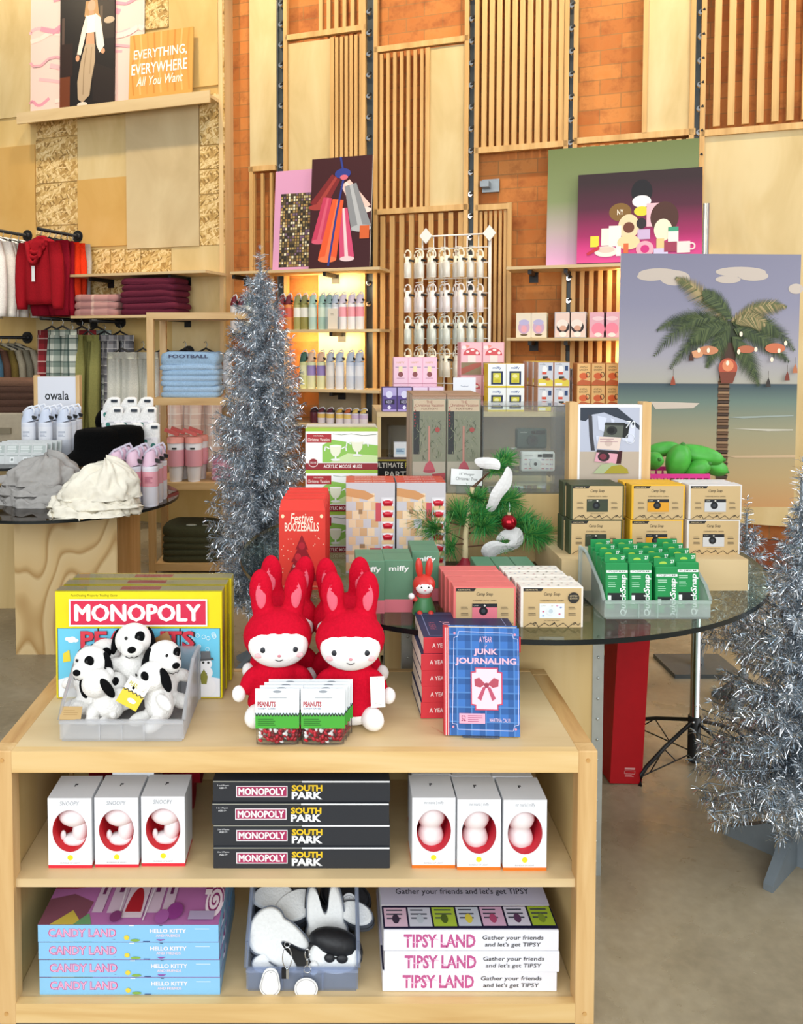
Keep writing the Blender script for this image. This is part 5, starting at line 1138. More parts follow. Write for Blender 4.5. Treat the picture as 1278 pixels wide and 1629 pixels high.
# ---- magenta crate of green squashes
q = on_y(1083, 765, 2.62); zc = zB_
MG = M('d83a8c', .4, 0, 0, .02); cw, cd = .20, .16; chh = on_y(1083, 754, 2.62).z - zc
cr = thing('small_crate', 'magenta plastic crate holding green squashes', 'crate', (q.x - .005, 2.62, zc))
m = MB(); m.box(-cw / 2, cw / 2, 0, cd, 0, .004, MG); m.build('crate_floor', cr)
for sx in (0, 1):
    m = MB(); y = 0 if not sx else cd - .004
    m.box(-cw / 2, cw / 2, y, y + .004, chh - .014, chh, MG); m.box(-cw / 2, cw / 2, y, y + .004, .004, .014, MG)
    n = 9
    for i in range(n):
        a = -cw / 2 + cw * i / n; b_ = a + cw / n
        m.tube([(a, y + .002, .01), (b_, y + .002, chh - .01)], .0022, MG, 6); m.tube([(b_, y + .002, .01), (a, y + .002, chh - .01)], .0022, MG, 6)
    m.build('lattice_side', cr)
    m = MB(); x = -cw / 2 if not sx else cw / 2 - .004; m.box(x, x + .004, .004, cd - .004, .004, chh, MG); m.build('end_wall', cr)
SQ = M('4aa83c', .45, 0, .15, .14, 25)
def squash(label, loc, rot, l, r):
    t = thing('green_squash', label, 'squash', loc); t.rotation_euler = rot; N = 24; R = []
    for i in range(15):
        f = i / 14; rr = r * (math.sin(PI * min(1, f * .94 + .03)) ** .55) * (1.0 - .18 * (1 - f)) if 0 < f < 1 else r * .16
        R.append([Vector((rr * (1 + .05 * math.cos(5 * a)) * math.cos(a), rr * (1 + .05 * math.cos(5 * a)) * math.sin(a), (f - .5) * l)) for a in (2 * PI * j / N for j in range(N))])
    m = MB(); m.loft(R, SQ); m.build('body', t); m = MB(); m.ell((0, 0, l * .5), (r * .2, r * .2, .007), M('3a7a30', .6), None, 10, 6); m.build('blossom_end', t); return t
X = lambda px, py, Y: on_y(px, py, Y)
for lab, (px, py, Y), rot, l, r in (('round ended green squash standing upright in the crate middle', (1079, 735, 2.66), (.25, .15, 0), .125, .041), ('long green squash lying across the top of the crate', (1108, 723, 2.7), (.3, 1.75, 0), .17, .037), ('green squash at the crate end beside the palm trunk print', (1135, 742, 2.7), (.2, 1.95, .2), .1, .03), ('small green squash low in the crate below the long one', (1107, 748, 2.66), (.6, .9, 0), .1, .032), ('green squash end poking out beside the pine block', (1038, 733, 2.66), (1.35, .2, 0), .11, .032), ('green squash lying at the back of the crate', (1052, 715, 2.74), (.2, 1.35, 0), .12, .027)):
    squash(lab, X(px, py, Y), rot, l, r)
# ================================================================ front display unit
YF, YB = 1.695, 2.135
ZS = on_y(470, 1195, YF).z; UX0, UX1 = on_y(-9, 1400, YF).x, on_y(950, 1300, YF).x
zr = on_y(470, 1229, YF).z; zm1, zm0 = on_y(470, 1398, YF + .012).z, on_y(470, 1411, YF + .012).z; zb1, zb0 = on_y(470, 1597, YF).z, on_y(470, 1627, YF).z
un = thing('display_bench', 'low pine display bench with two open shelves of boxed goods', 'display unit', ((UX0 + UX1) / 2, YF, 0))
uw = (UX1 - UX0) / 2; ud = YB - YF; pw = .041
for sx in (-1, 1):
    for y in (0, ud - .04):
        m = MB(); m.box(*sorted((sx * uw, sx * (uw - pw))), y, y + .04, 0, ZS, PINE_Z); m.build('corner_post', un, bevel=.002)
    m = MB(); a, b = sorted((sx * (uw - .001), sx * (uw - .04))); m.box(a, b, .041, ud - .041, ZS - .045, ZS - .0005, wood('knotty_pine', 'a8743c', 'cda268', 'd8b47e', (7, 1.2, 7), n=2.2)); m.build('side_rail', un)
    m = MB(); a, b = sorted((sx * (uw - .012), sx * (uw - .03))); m.box(a, b, .041, ud - .041, zb0, ZS - .046, PLY_UP); m.build('side_panel', un)
    m = MB(); x = sx * (uw - pw * .5); m.tube([(x, -.0012, ZS - .02), (x, .004, ZS - .02)], .0045, wood('peg', 'b98a4c', 'c99a5a', 'd2a86a'), 12); m.build('dowel_peg', un); m = MB(); m.tube([(x, -.0012, zb1 - .022), (x, .004, zb1 - .022)], .0045, wood('peg', '', '', ''), 12); m.build('dowel_peg', un)
FR = wood('front_rail_pine', 'c99d5e', 'ddba7e', 'e8cb95', (.9, 9, 12), n=1.8)
for nm, z0, z1 in (('top_rail', zr, ZS - .0005), ('bottom_rail', zb0, zb1)):
    m = MB(); m.box(-uw + pw, uw - pw, 0, .02, z0, z1, FR); m.build(nm, un); m = MB(); m.box(-uw + pw, uw - pw, ud - .02, ud, z0, z1, PINE_X); m.build('back_rail', un)
m = MB(); m.box(-uw + .04, uw - .04, .0205, ud - .0205, ZS - .022, ZS - .001, PLY_X); m.build('top_panel', un)
m = MB(); m.box(-uw + .031, uw - .031, .012, ud - .03, zm0, zm1, PLY_X); m.build('middle_shelf', un)
m = MB(); m.box(-uw + .031, uw - .031, .0205, ud - .03, zb1 - .022, zb1 - .004, PLY_X); m.build('bottom_shelf', un)
m = MB(); m.box(-uw + .031, uw - .031, ud - .029, ud - .022, zb0, ZS - .03, PLY_UP); m.build('back_panel', un)
ZM = zm1; ZB = zb1 - .004
# ---- standing board games
q = on_z(222, 1111, ZS); gw = on_y(355, 1050, q.y).x - on_y(90, 1050, q.y).x; gh = on_y(222, 941, q.y).z - ZS
YL = M('e8d81e', .35, 0, 0, .02)
def flake(A, x, y, c='d8f0f4'): A.line(circ(x, y, 3, 3, 10), .8, c, True)
def a_pnt(A):
    A.text('Fast-Dealing Property Trading Game', 62, 6.5, 4.4, '3a3410', 74, 0, .15)
    A.rect(3, 58, 262, 168, '2f2c10'); 
    for x0, x1 in ((4, 67), (69.5, 197), (199.5, 261)): A.rect(x0, 58.5, x1, 167.5, '6cc6e4')
    A.poly([(4, 167.5), (4, 140), (30, 132), (67, 140), (67, 167.5)], 'e8eef4'); A.poly([(199.5, 167.5), (199.5, 140), (230, 132), (261, 138), (261, 167.5)], 'eef2f8'); A.rect(69.5, 132, 197, 167.5, 'dce8f0')
    for x, y in ((20, 75), (27, 74), (32, 77), (25, 78)): A.circ(x, y, 5, 3, 'f4f8fa')
    A.poly([(12, 98), (22, 92), (24, 110), (12, 112)], 'e6cf3c'); A.circ(85, 100, 14, 5, 'cfe4ee'); A.circ(75, 112, 10, 4, 'cfe4ee')
    r = random.Random(9)
    for i in range(26): flake(A, r.uniform(203, 258), r.uniform(64, 124)); A.k -= 1
    A.k += 1
    # plain snowman
    A.circ(238, 150, 17, 16, 'f4f6fa'); A.circ(238, 128, 12, 11, 'f4f6fa'); A.circ(239, 114, 10, 9, 'f6f8fb'); A.poly([(226, 106), (250, 104), (252, 108), (227, 110)], '55585c'); A.poly([(231, 94), (246, 94), (247, 105), (231, 106)], '6a6e72')
    A.circ(235, 112, 2, 2, '2a2a2a', 10); A.circ(243, 112, 2, 2, '2a2a2a', 10); A.circ(239, 130, 1.8, 1.8, '2a2a2a', 10); A.circ(239, 137, 1.8, 1.8, '2a2a2a', 10); A.poly([(230, 132), (236, 122), (242, 134), (240, 146), (232, 146)], '8a8a3a'); A.poly([(214, 134), (222, 128), (221, 150), (213, 158)], '5a2a7a')
def a_mono(A): A.rect(23, 11, 242, 54, 'f4f2ee'); A.rect(25.5, 13.5, 239.5, 51.5, 'd42a4c'); A.thick('MONOPOLY', 132, 32.5, 26, 'faf8f6', 198, 1.5)
def a_name(A): A.text('PEANUTS', 132, 75.5, 29, '2a1a1c', 183, .045, .0); A.text('PEANUTS', 131, 75, 27.5, 'd23a4a', 180, .03, .0)
gm_ = [('front_print', 'front', 265, 170, a_pnt), ('logo', 'front', 265, 170, lambda A: (setattr(A, 'k', 34), a_mono(A))), ('title', 'front', 265, 170, lambda A: (setattr(A, 'k', 34), a_name(A))), ('top_print', 'top', 100, 20, lambda A: (A.rect(0, 2, 100, 18, 'b9b28a'), A.rect(38, 4, 62, 14, 'b8505a'), A.rect(0, 17, 100, 20, 'e6dc3c')))]
g1_ = boxset('board_game', ['front yellow board game standing behind the plush dogs', 'middle yellow board game in the standing row', 'rear yellow board game in the standing row'], [Vector((q.x, q.y, ZS)), Vector((q.x + .003, q.y + .053, ZS)), Vector((q.x + .009, q.y + .106, ZS))], gw, .05, gh, YL, gm_, cat='board game')
for o in list(SC.objects):
    if o.name.startswith('board_game'):
        m = MB(); a = gw / 2 + .0015; m.add([(-a, -.001, gh + .0015), (a, -.001, gh + .0015), (a, .0515, gh + .0015), (-a, .0515, gh + .0015), (a, -.001, 0.002), (a, .0515, .002)], [(0, 1, 2, 3), (1, 4, 5, 2)], FILM); m.build('shrink_wrap', o)
# ---- plush dogs in a bin
q = on_z(194, 1179, ZS); DB = bin_('storage_bin', 'frosted white bin heaped with white plush dogs', (q.x, q.y, ZS), .285, .20, .135, .047, BINP, lipd=.6)
PW = M('eeece8', .95, 0, .6, .03, 220, .1); PB = M('0c0c0e', .9, 0, .4, .2, 200, .1)
def plush_dog():
    t = thing('plush_dog', 'white plush dog with black ears', 'plush toy', (0, 0, 0), 0, None)
    m = MB(); m.ell((0, 0, .045), (.036, .032, .045), PW); m.ell((0, -.006, .108), (.037, .034, .033), PW); m.ell((0, -.034, .099), (.024, .024, .02), PW)
    for sx in (-1, 1): m.ell((sx * .045, -.014, .06), (.026, .013, .013), PW, (0, sx * .5, 0)); m.ell((sx * .027, -.036, .016), (.016, .03, .016), PW, (0, 0, sx * .25))
    bake(m.build('body', t), .0035, 5)
    for sx in (-1, 1):
        m = MB(); m.ell((sx * .036, .004, .102), (.0075, .012, .028), PB, (.1, sx * -.22, 0)); m.build('ear', t)
        m = MB(); m.ell((sx * .012, -.039, .121), (.0032, .002, .0036), BLACK); m.build('eye', t)
    m = MB(); m.ell((.0145, -.0335, .1205), (.0105, .0052, .0115), PB, (0, 0, .35)); m.build('eye_patch', t)
    m = MB(); m.ell((0, -.058, .103), (.0085, .006, .0065), PB); m.build('nose', t); m = MB(); m.tube([(-.012, -.05, .088), (-.005, -.056, .086), (0, -.0575, .089), (.005, -.056, .086), (.012, -.05, .088)], .0008, BLACK, 5); m.build('mouth', t); m = MB(); m.ell((0, .034, .03), (.008, .016, .008), PW, (.6, 0, 0)); m.build('tail', t)
    return t
pd = None
for lab, (px, py, dy, zoff), rot, sc in (
        ('white plush dog leaning in the bin corner, waving one paw', (148, 1128, .10, .0), (0, 0, -.3), 1.05),
        ('white plush dog sitting highest in the middle of the heap', (213, 1100, .145, .0), (-.05, .0, .18), 1.15),
        ('white plush dog looking over the bin side beside the snowman print', (256, 1122, .12, .0), (0, .05, .7), 1.08),
        ('white plush dog half hidden behind the others in the bin', (178, 1122, .175, .0), (0, -.1, -.1), 1.1),
        ('white plush dog lying face down at the front of the bin', (186, 1140, .085, .0), (-.5, .2, 2.7), .95),
        ('white plush dog with one black ear turned to the front lip', (258, 1150, .075, .0), (.1, -.1, -.8), 1.0),
        ('white plush dog on its back near the folded kraft tag', (146, 1152, .075, .0), (-.6, .3, -.7), .85)):
    l = on_y(px, py, q.y + dy)
    if pd is None: pd = plush_dog()
    else: pd = pd
    o = pd if 'label_set' not in globals() else None
    if o is None: o = dup(pd, l, None, lab)
    else: label_set = True; o['label'] = lab
    o.location = (l.x, q.y + dy, max(ZS + .008, l.z)); o.rotation_euler = rot; o.scale = (sc,) * 3
def plate(name, label, cat, px, py, Y, w, h, rot, arts, dw, dh, col='f2f2ee', group=None, pts=None, th=.0012):
    l = on_y(px, py, Y); t = thing(name, label, cat, l, 0, group); t.rotation_euler = rot
    m = MB()
    if pts: m.prism(pts, 0, th, P(col))
    else: m.box(-w / 2, w / 2, 0, th, -h / 2, h / 2, P(col))
    m.build('card', t); A = front(w, h, dw, dh, 0, None, h / 2); arts(A); A.mb.build('print', t) if A.mb.v else None; return t
def a_tag(A): A.rect(0, 22, 40, 48, 'e6c62e'); A.line([(0, 22), (4, 25), (8, 21), (12, 25), (16, 21), (20, 25), (24, 21), (28, 25), (32, 21), (36, 25), (40, 21)], 1.6, '2a2a2a'); A.text('PEANUTS', 20, 11, 8, 'b9b03c', 30, .02); A.circ(24, 36, 8, 4, 'f4f2ec')
plate('paper_tag', 'yellow and white paper tag with zigzag edge on a plush dog', 'tag', 212, 1103, q.y + .026, .05, .06, (-.25, .55, .1), a_tag, 40, 48)
plate('paper_tag', 'plain brown kraft tag lying at the bin corner', 'tag', 113, 1134, q.y + .012, .045, .03, (-.9, .1, .2), lambda A: A.lines(6, 34, 8, 4, 3, 1, '9a7a4a'), 40, 26, 'b99a68')
plate('paper_tag', 'brown kraft tag upright behind the topmost plush dog', 'tag', 262, 1026, q.y + .19, .04, .05, (-.2, -.5, 0), lambda A: None, 40, 50, '9a7040')
# ---- red hooded plush rabbits
RP = M('c40a28', .9, 0, .35, .08, 160, .12); WP = M('f4f2ef', .9, 0, .25, .02, 160, .1)
def plush_rabbit():
    t = thing('plush_rabbit', 'red hooded plush rabbit', 'plush toy', (0, 0, 0))
    m = MB(); m.ell((0, .005, .088), (.062, .05, .07), RP); m.ell((0, 0, .196), (.083, .064, .068), RP)
    m.lathe([(.068, .03), (.07, .04), (.058, .09), (.045, .13)], RP, 24, sy=.8)
    for sx in (-1, 1):
        m.ell((sx * .041, .008, .302), (.0285, .021, .052), RP, (0, sx * .07, 0)); m.ell((sx * .038, .008, .27), (.0265, .02, .05), RP, (0, sx * .07, 0)); m.ell((sx * .062, -.01, .095), (.022, .02, .038), RP, (0, sx * -.55, 0))
    bake(m.build('hooded_coat', t), .004, 6)
    m = MB(); m.lathe([(.05, .008), (.064, .012), (.067, .03), (.06, .045)], WP, 24, sy=.8); m.build('white_hem', t)
    m = MB(); m.ell((0, -.03, .184), (.07, .041, .051), WP, (-.06, 0, 0), 32, 20); fc_ = m.build('face', t)
    for sx in (-1, 1):
        m = MB(); m.ell((sx * .037, -.0645, .184), (.0066, .003, .0066), P('23272e')); m.build('eye', fc_); m = MB(); m.ell((sx * .047, -.0595, .170), (.009, .003, .006), P('f0b8bc')); m.build('cheek', fc_)
        m = MB(); m.ell((sx * .042, -.0085, .297), (.013, .0045, .034), M('e0687a', .9, 0, .2, .05, 160, .1), (-.04, sx * .07, 0)); m.build('inner_ear', t)
        m = MB(); m.ell((sx * .05, -.048, .026), (.025, .034, .026), WP, (0, 0, sx * .5)); m.build('foot', t); m = MB(); m.ell((sx * .09, -.02, .068), (.016, .015, .019), WP); m.build('hand', t)
    m = MB(); m.ell((0, -.071, .172), (.0045, .0025, .003), P('d98a94')); m.build('nose', fc_)
    m = MB(); m.tube([(-.009, -.0685, .1625), (0, -.0692, .159), (.009, -.0685, .1625)], .001, P('2a2a30'), 5); m.build('mouth', fc_)
    return t
pr_ = plush_rabbit()
for i, (lab, px, py, Y, rot, sc) in enumerate((('red hooded plush rabbit sitting in front, next to the tinsel tree', 440, 1140, 1.85, (-.03, .02, .12), 1.0), ('red hooded plush rabbit sitting in front with a white swing tag', 557, 1148, 1.835, (-.02, .0, .0), 1.0), ('red hooded plush rabbit behind, nearer the tinsel tree', 452, 1122, 1.97, (-.03, .03, 0), 1.0), ('red hooded plush rabbit behind, nearer the green cartons', 552, 1122, 1.955, (-.03, -.03, 0), 1.0))):
    l = on_y(px, py, Y); o = pr_ if i == 0 else dup(pr_, l, None, lab); o['label'] = lab; o.location = (l.x, Y, ZS); o.rotation_euler = rot; o.scale = (.97,) * 3
plate('swing_tag', 'white swing tag hanging from the front plush rabbit hand', 'tag', 601, 1101, 1.785, .032, .07, (0, -.04, .05), lambda A: (A.lines(9, 24, 60, 3, 2, 1, 'a8a8a8'), A.circ(16, 4, 1, 1, '888888')), 32, 70)
# ---- candy packs
def a_candy(A): A.rect(0, 38, 70, 49, 'cfe2f0'); A.text('PEANUTS', 18, 24, 8, 'b02a38', 29, .03); A.text('CANDY CANES', 18, 31, 2.4, '3a4a7a', 28, .01); A.rect(0, 41, 70, 62, '4aa83a'); A.line([(2.5 * i, 38 + (i % 2) * 5) for i in range(29)], 1.6, '20301c'); A.lines(4, 36, 47, 3, 4, 1, '2a6a24', 3); A.rect(22, 13, 50, 14, '8a9098')
def candy():
    t = thing('candy_pack', 'candy pack', 'candy pack', (0, 0, 0), 0, 'candy cane packs in front of the rabbits')
    w, h = .094, .085; m = MB(); m.box(-w / 2, w / 2, 0, .0016, .038, .038 + h, P('eef2f4')); m.build('header_card', t); A = front(w, h, 70, 62, 0, None, .038 + h); a_candy(A); A.circ(35, 4, 7, 2, '9aa0a8'); A.mb.build('card_print', t)
    m = MB(); m.loft([[Vector((w / 2 * .97 * math.cos(2 * PI * j / 20) , .008 + d_ * math.sin(2 * PI * j / 20), z)) for j in range(20)] for z, d_ in ((0, .004), (.012, .011), (.04, .009), (.05, .003))], FILM); m.build('clear_bag', t)
    m = MB(); r = random.Random(1); cs = [P('c41a2c', .3), P('eceae8', .3), P('a81424', .3)]
    for i in range(34): m.ell((r.uniform(-.038, .038), .008 + r.uniform(-.004, .004), r.uniform(.006, .036)), (.006, .004, .003), cs[i % 3], (r.uniform(0, 3), r.uniform(0, 3), 0), 8, 5)
    m.build('candies', t); return t
cp = candy(); first = True
for c in range(2):
    for r_ in range(4):
        l = on_z((441, 514)[c] - (0 if c else -3) * r_ * .6, 1188, ZS); lab = '%s green and white candy cane pack, %s column before the rabbits' % (('front', 'second', 'third', 'rear')[r_], ('first', 'second')[c]); loc = Vector((l.x + .006 * r_, l.y + .0165 * r_ + .004, ZS))
        if first: cp.location = loc; cp['label'] = lab; cp.rotation_euler = (-.03, 0, 0); first = False
        else: dup(cp, loc, None, lab)
# ---- plaid journals
q = on_z(690, 1142, ZS); CT = plaid('blue_tartan', '3f73bc', '27497e', '5a8ccc', 32); NV = M('2c2f52', .5, 0, 0, .04); RD = M('c8323c', .45, 0, 0, .04); PG = M('e9e2d4', .8)
bh = .0375; o = None
def jbook(label, loc, rz):
    w, d = .22, .17; t = thing('journal', label, 'book', loc, rz, 'red spined journals stacked flat')
    m = MB(); m.box(-.0, w, .0, d, .001, bh - .001, PG); m.build('pages', t)
    m = MB(); m.box(-.001, w + .003, -.001, d + .003, 0, .0025, NV); m.box(-.001, w + .003, -.001, d + .003, bh - .0025, bh, NV); cv_ = m.build('cover', t)
    m = MB(); m.box(-.002, w + .003, -.004, -.001, 0, bh, RD); m.build('spine', t, bevel=.001, seg=1)
    A = Art((0, -.004, bh), (1, 0, 0), (0, 0, -1), 220, 37, w, bh); A.text('A YEAR OF', 46, 18, 10, 'f2d8d4', 56, .02); A.text('JUNK JOURNALING', 150, 18, 12, 'f2d8d4', 104, .02); A.mb.build('spine_lettering', t)
    A = Art((0, d, bh), (1, 0, 0), (0, -1, 0), 220, 170, w, d); A.frame(14, 12, 206, 160, 1.5, '8a90b8'); A.text('A YEAR of', 30, 96, 16, 'a85a70', 50, 0, 0, PI / 2); A.text('JUNK', 62, 96, 22, 'd8a0b0', 60, .02, 0, PI / 2); A.mb.build('cover_print', cv_); return t
for i in range(5):
    loc = (q.x - .028 + (.0, .002, .001, .0, .006)[i], q.y + .004 * (i == 4), ZS + bh * i); lab = '%s journal up in the flat stack behind the standing one' % ORD[i] if i < 4 else 'topmost dark blue journal on the flat stack'
    if o is None: o = jbook(lab, loc, .03)
    else: dup(o, loc, .03 + .01 * math.sin(i * 3), lab)
q = on_z(770, 1176, ZS); jw = .166; jl = on_z(707, 1172, ZS); sb = thing('journal', 'blue plaid journal standing with pink junk journaling title', 'book', (jl.x, jl.y + .003, ZS + .002)); jh = .232
sb.rotation_euler = (-.13, 0, -.05)
m = MB(); m.box(.002, jw - .003, .0035, .024, .002, jh - .002, PG); m.build('pages', sb)
m = MB(); m.box(.012, jw, 0, .003, 0, jh, CT); m.box(.012, jw, .0245, .0275, 0, jh, CT); cv_ = m.build('cover', sb)
m = MB(); m.box(0, .012, -.0006, .028, 0, jh, RD); m.build('spine', sb, bevel=.002); A = front(.012, jh, 12, 200, -.0006, 0, jh); A.rect(4, 0, 5.4, 200, 'f2dcdc'); A.rect(9, 0, 10, 200, 'f2dcdc'); A.mb.build('spine_stripe', sb)
A = front(jw - .012, jh, 115, 172, 0, .012, jh)
for pts in ([(16, 6), (104, 8), (106, 16), (113, 17), (113, 153), (106, 155), (104, 163), (14, 162), (12, 154), (5, 153), (8, 16), (14, 14)],): A.line(pts, .9, 'c8c8ea', True)
for x, y in ((9, 9), (108, 10), (6, 158), (108, 160)): A.circ(x, y, 2, 2, 'e090a8', 10)
A.text('A YEAR', 60, 18, 9, 'dcb0d0', 21, .015); A.text('of', 60, 29, 4, 'dcb0d0', 5, 0, .3); A.text('JUNK', 60, 39, 12, 'f0b8cc', 39, .035); A.text('JOURNALING', 60, 54, 13, 'f0b8cc', 100, .035)
A.poly([(42, 63), (80, 63), (80, 69), (87, 70), (87, 122), (80, 123), (80, 131), (42, 131), (42, 124), (35, 123), (35, 70), (42, 69)], 'c04a68'); A.poly([(44, 65), (78, 65), (78, 71), (85, 72), (85, 120), (78, 121), (78, 129), (44, 129), (44, 122), (37, 121), (37, 72), (44, 71)], 'f4d0dc')
for sx in (-1, 1): A.poly([(61 + sx * 2, 89), (61 + sx * 12, 79), (61 + sx * 20, 82), (61 + sx * 19, 93), (61 + sx * 10, 95)], 'b04a5c'); A.poly([(61 + sx * 1, 94), (61 + sx * 6, 94), (61 + sx * 15, 112), (61 + sx * 9, 116)], 'b8506a')
A.circ(61, 91, 4, 4, '9a3a50'); A.rect(16, 136, 58, 152, 'eca8c0'); A.text('52', 23, 144, 9, '8a3a5a', 7, .01); A.lines(30, 54, 139, 3, 4, 1.2, 'b06a88', 2); A.text('MARTINA CALVI', 82, 146, 6, 'd8c0dc', 33, .01); A.mb.build('cover_print', cv_)
m = MB(); m.box(.04, .12, -.012, .07, -.001, .001, ACRYL); m.box(.05, .11, .03, .033, 0, .12, ACRYL); m.build('clear_stand', sb)
l1 = on_z(684, 1155, ZS); t = thing('ribbon_bookmark', 'red ribbon bookmark trailing from the standing journal', 'bookmark', l1); l2 = on_z(707, 1170, ZS) - l1
m = MB(); m.add([(0, 0, .001), (.005, -.006, .001), (l2.x + .003, l2.y - .004, .003), (l2.x, l2.y + .003, .003)], [(0, 1, 2, 3)], RD); m.build('ribbon', t)
# ---- middle shelf: night light boxes
def lightbox(label, loc, w, h, d, strip, inside, kind, ttl, rz=0, group=None):
    t = thing('night_light_box', label, 'box', loc, rz, group); WB = M('eceef2', .45, 0, 0, .01); m = MB(); hs = h * .045
    cx_, cz_, rx, rz_ = 0, h * .53, w * .4, h * .3; n = 32
    # front face with an oval opening
    pts = [(cx_ + rx * math.cos(2 * PI * i / n), cz_ + rz_ * math.sin(2 * PI * i / n) * (1 if abs(math.sin(2 * PI * i / n)) < 2 else 1)) for i in range(n)]
    def proj(x, z):
        dx, dz = x - cx_, z - cz_; k = min((w / 2) / abs(dx) if abs(dx) > 1e-9 else 9e9, ((h - cz_) if dz > 0 else (cz_ - hs)) / abs(dz) if abs(dz) > 1e-9 else 9e9); return cx_ + dx * k, cz_ + dz * k
    an = sorted(set([2 * PI * i / n for i in range(n)] + [math.atan2((zz_ - cz_) / rz_, xx / rx) % (2 * PI) for xx in (-w / 2, w / 2) for zz_ in (hs, h)])); n2 = len(an)
    inn = [(cx_ + rx * math.cos(a), cz_ + rz_ * math.sin(a)) for a in an]; out = [proj(*p) for p in inn]
    m.add([(x, 0, z) for x, z in inn] + [(x, 0, z) for x, z in out], [(i, (i + 1) % n2, n2 + (i + 1) % n2, n2 + i) for i in range(n2)], WB)
    m.add([(-w / 2, 0, hs), (w / 2, 0, hs), (w / 2, d, hs), (-w / 2, d, hs), (-w / 2, 0, h), (w / 2, 0, h), (w / 2, d, h), (-w / 2, d, h)], [(4, 5, 6, 7), (0, 4, 7, 3), (1, 2, 6, 5), (2, 3, 7, 6), (0, 3, 2, 1)], WB); m.build('carton', t)
    m = MB(); m.add([(x, 0, z) for x, z in inn] + [(x * .96, d * .75, cz_ + (z - cz_) * .96) for x, z in inn], [(i, n2 + i, n2 + (i + 1) % n2, (i + 1) % n2) for i in range(n2)] + [tuple(range(n2, 2 * n2))], P(inside, .6)); wr_ = m.build('window_recess', t)
    m = MB(); m.box(-w / 2, w / 2, 0, d, 0, hs, P(strip)); m.build('base_band', t)
    LM = M('f4f0f0', .4, 0, 0, 0); m = MB()
    if kind == 'round': m.lathe([(rx * .5, -rz_ * .98), (rx * .74, -rz_ * .85), (rx * .78, -rz_ * .6), (rx * .66, -rz_ * .3), (rx * .56, -rz_ * .14), (rx * .72, 0), (rx * .84, rz_ * .22), (rx * .84, rz_ * .45), (rx * .7, rz_ * .72), (rx * .4, rz_ * .9), (rx * .05, rz_ * .96)], LM, 28, (-.003, d * .4, cz_), sy=.8)
    else: m.ell((.001, d * .36, cz_ + .018), (rx * .93, rx * .7, rx * .62), LM); m.ell((.014, d * .4, cz_ - .016), (rx * .5, rx * .6, rx * .8), LM, (0, .2, 0)); m.ell((.002, d * .38, cz_ - .038), (rx * .8, rx * .55, rx * .32), LM); m.ell((-rx * .62, d * .3, cz_ - .026), (.006, .007, .011), LM)
    m.build('lamp', wr_)
    A = front(w, h, 72, 119); A.text(ttl, 36, 9, 7, 'a4a8b0', 32, .008 if kind != 'round' else 0, .15 if kind != 'round' else 0); A.circ(36, 101, 4.6, 4.6, 'e6dc2a'); A.text('BUNDLE OF LIGHT', 36, 110, 2.2, '8a8e98', 32); A.mb.build('front_print', t)
    A = topface(w, d, h, 72, 60); A.rect(33, 22, 38, 26, '3c3e46'); A.rect(33, 26, 35, 30, '3c3e46'); A.mb.build('top_print', t); return t
ls = None
for i, (px, py) in enumerate(((112, 1381), (186, 1380), (260, 1378))):
    l = on_z(px, py, ZM); lab = 'white night light box with red base, %s along the middle shelf' % ORD[i]
    if ls is None: ls = lightbox(lab, (l.x, l.y, ZM), .0955, .157, .092, 'd8283c', 'd0202c', 'lean', 'SNOOPY'); LSY = l.y
    else: dup(ls, (l.x, l.y, ZM), 0, lab)
dup(ls, (on_z(196, 1380, ZM).x, LSY + .099, ZM + .004), 0, 'white red-based night light box behind the middle one')
l = on_y(215, 1240, LSY + .17); t = thing('red_roll', 'red padded roll lying behind the red-based night light boxes', 'roll', (l.x, LSY + .235, ZM)); RR = M('b0142a', .7)
m = MB(); m.tube([(-.15, 0, .035), (.13, 0, .035)], .034, RR, 20); m.build('lower_roll', t); m = MB(); m.tube([(-.12, 0, .1), (.15, 0, .1)], .034, RR, 20); m.build('middle_roll', t); m = MB(); m.tube([(-.14, -.01, .166), (.15, -.01, .166)], .033, RR, 20); m.build('upper_roll', t); m = MB(); m.tube([(.15, -.01, .166), (.166, -.01, .166)], .024, P('8a8488'), 18); m.build('end_cap', t)
lm_ = None
for i, (px, py) in enumerate(((690, 1381), (762, 1384), (835, 1385))):
    l = on_z(px, py, ZM); lab = 'white night light box with orange base, %s along the middle shelf' % ORD[i]
    if lm_ is None: lm_ = lightbox(lab, (l.x, l.y, ZM), .0945, .158, .092, 'ee7420', 'cc2638', 'round', 'mr maria | miffy')
    else: dup(lm_, (l.x, l.y, ZM), 0, lab)
    dup(lm_, (l.x - .008 * (i - 1), l.y + .096, ZM), 0, 'white orange-based night light box behind the %s one of the front row' % ORD[i])
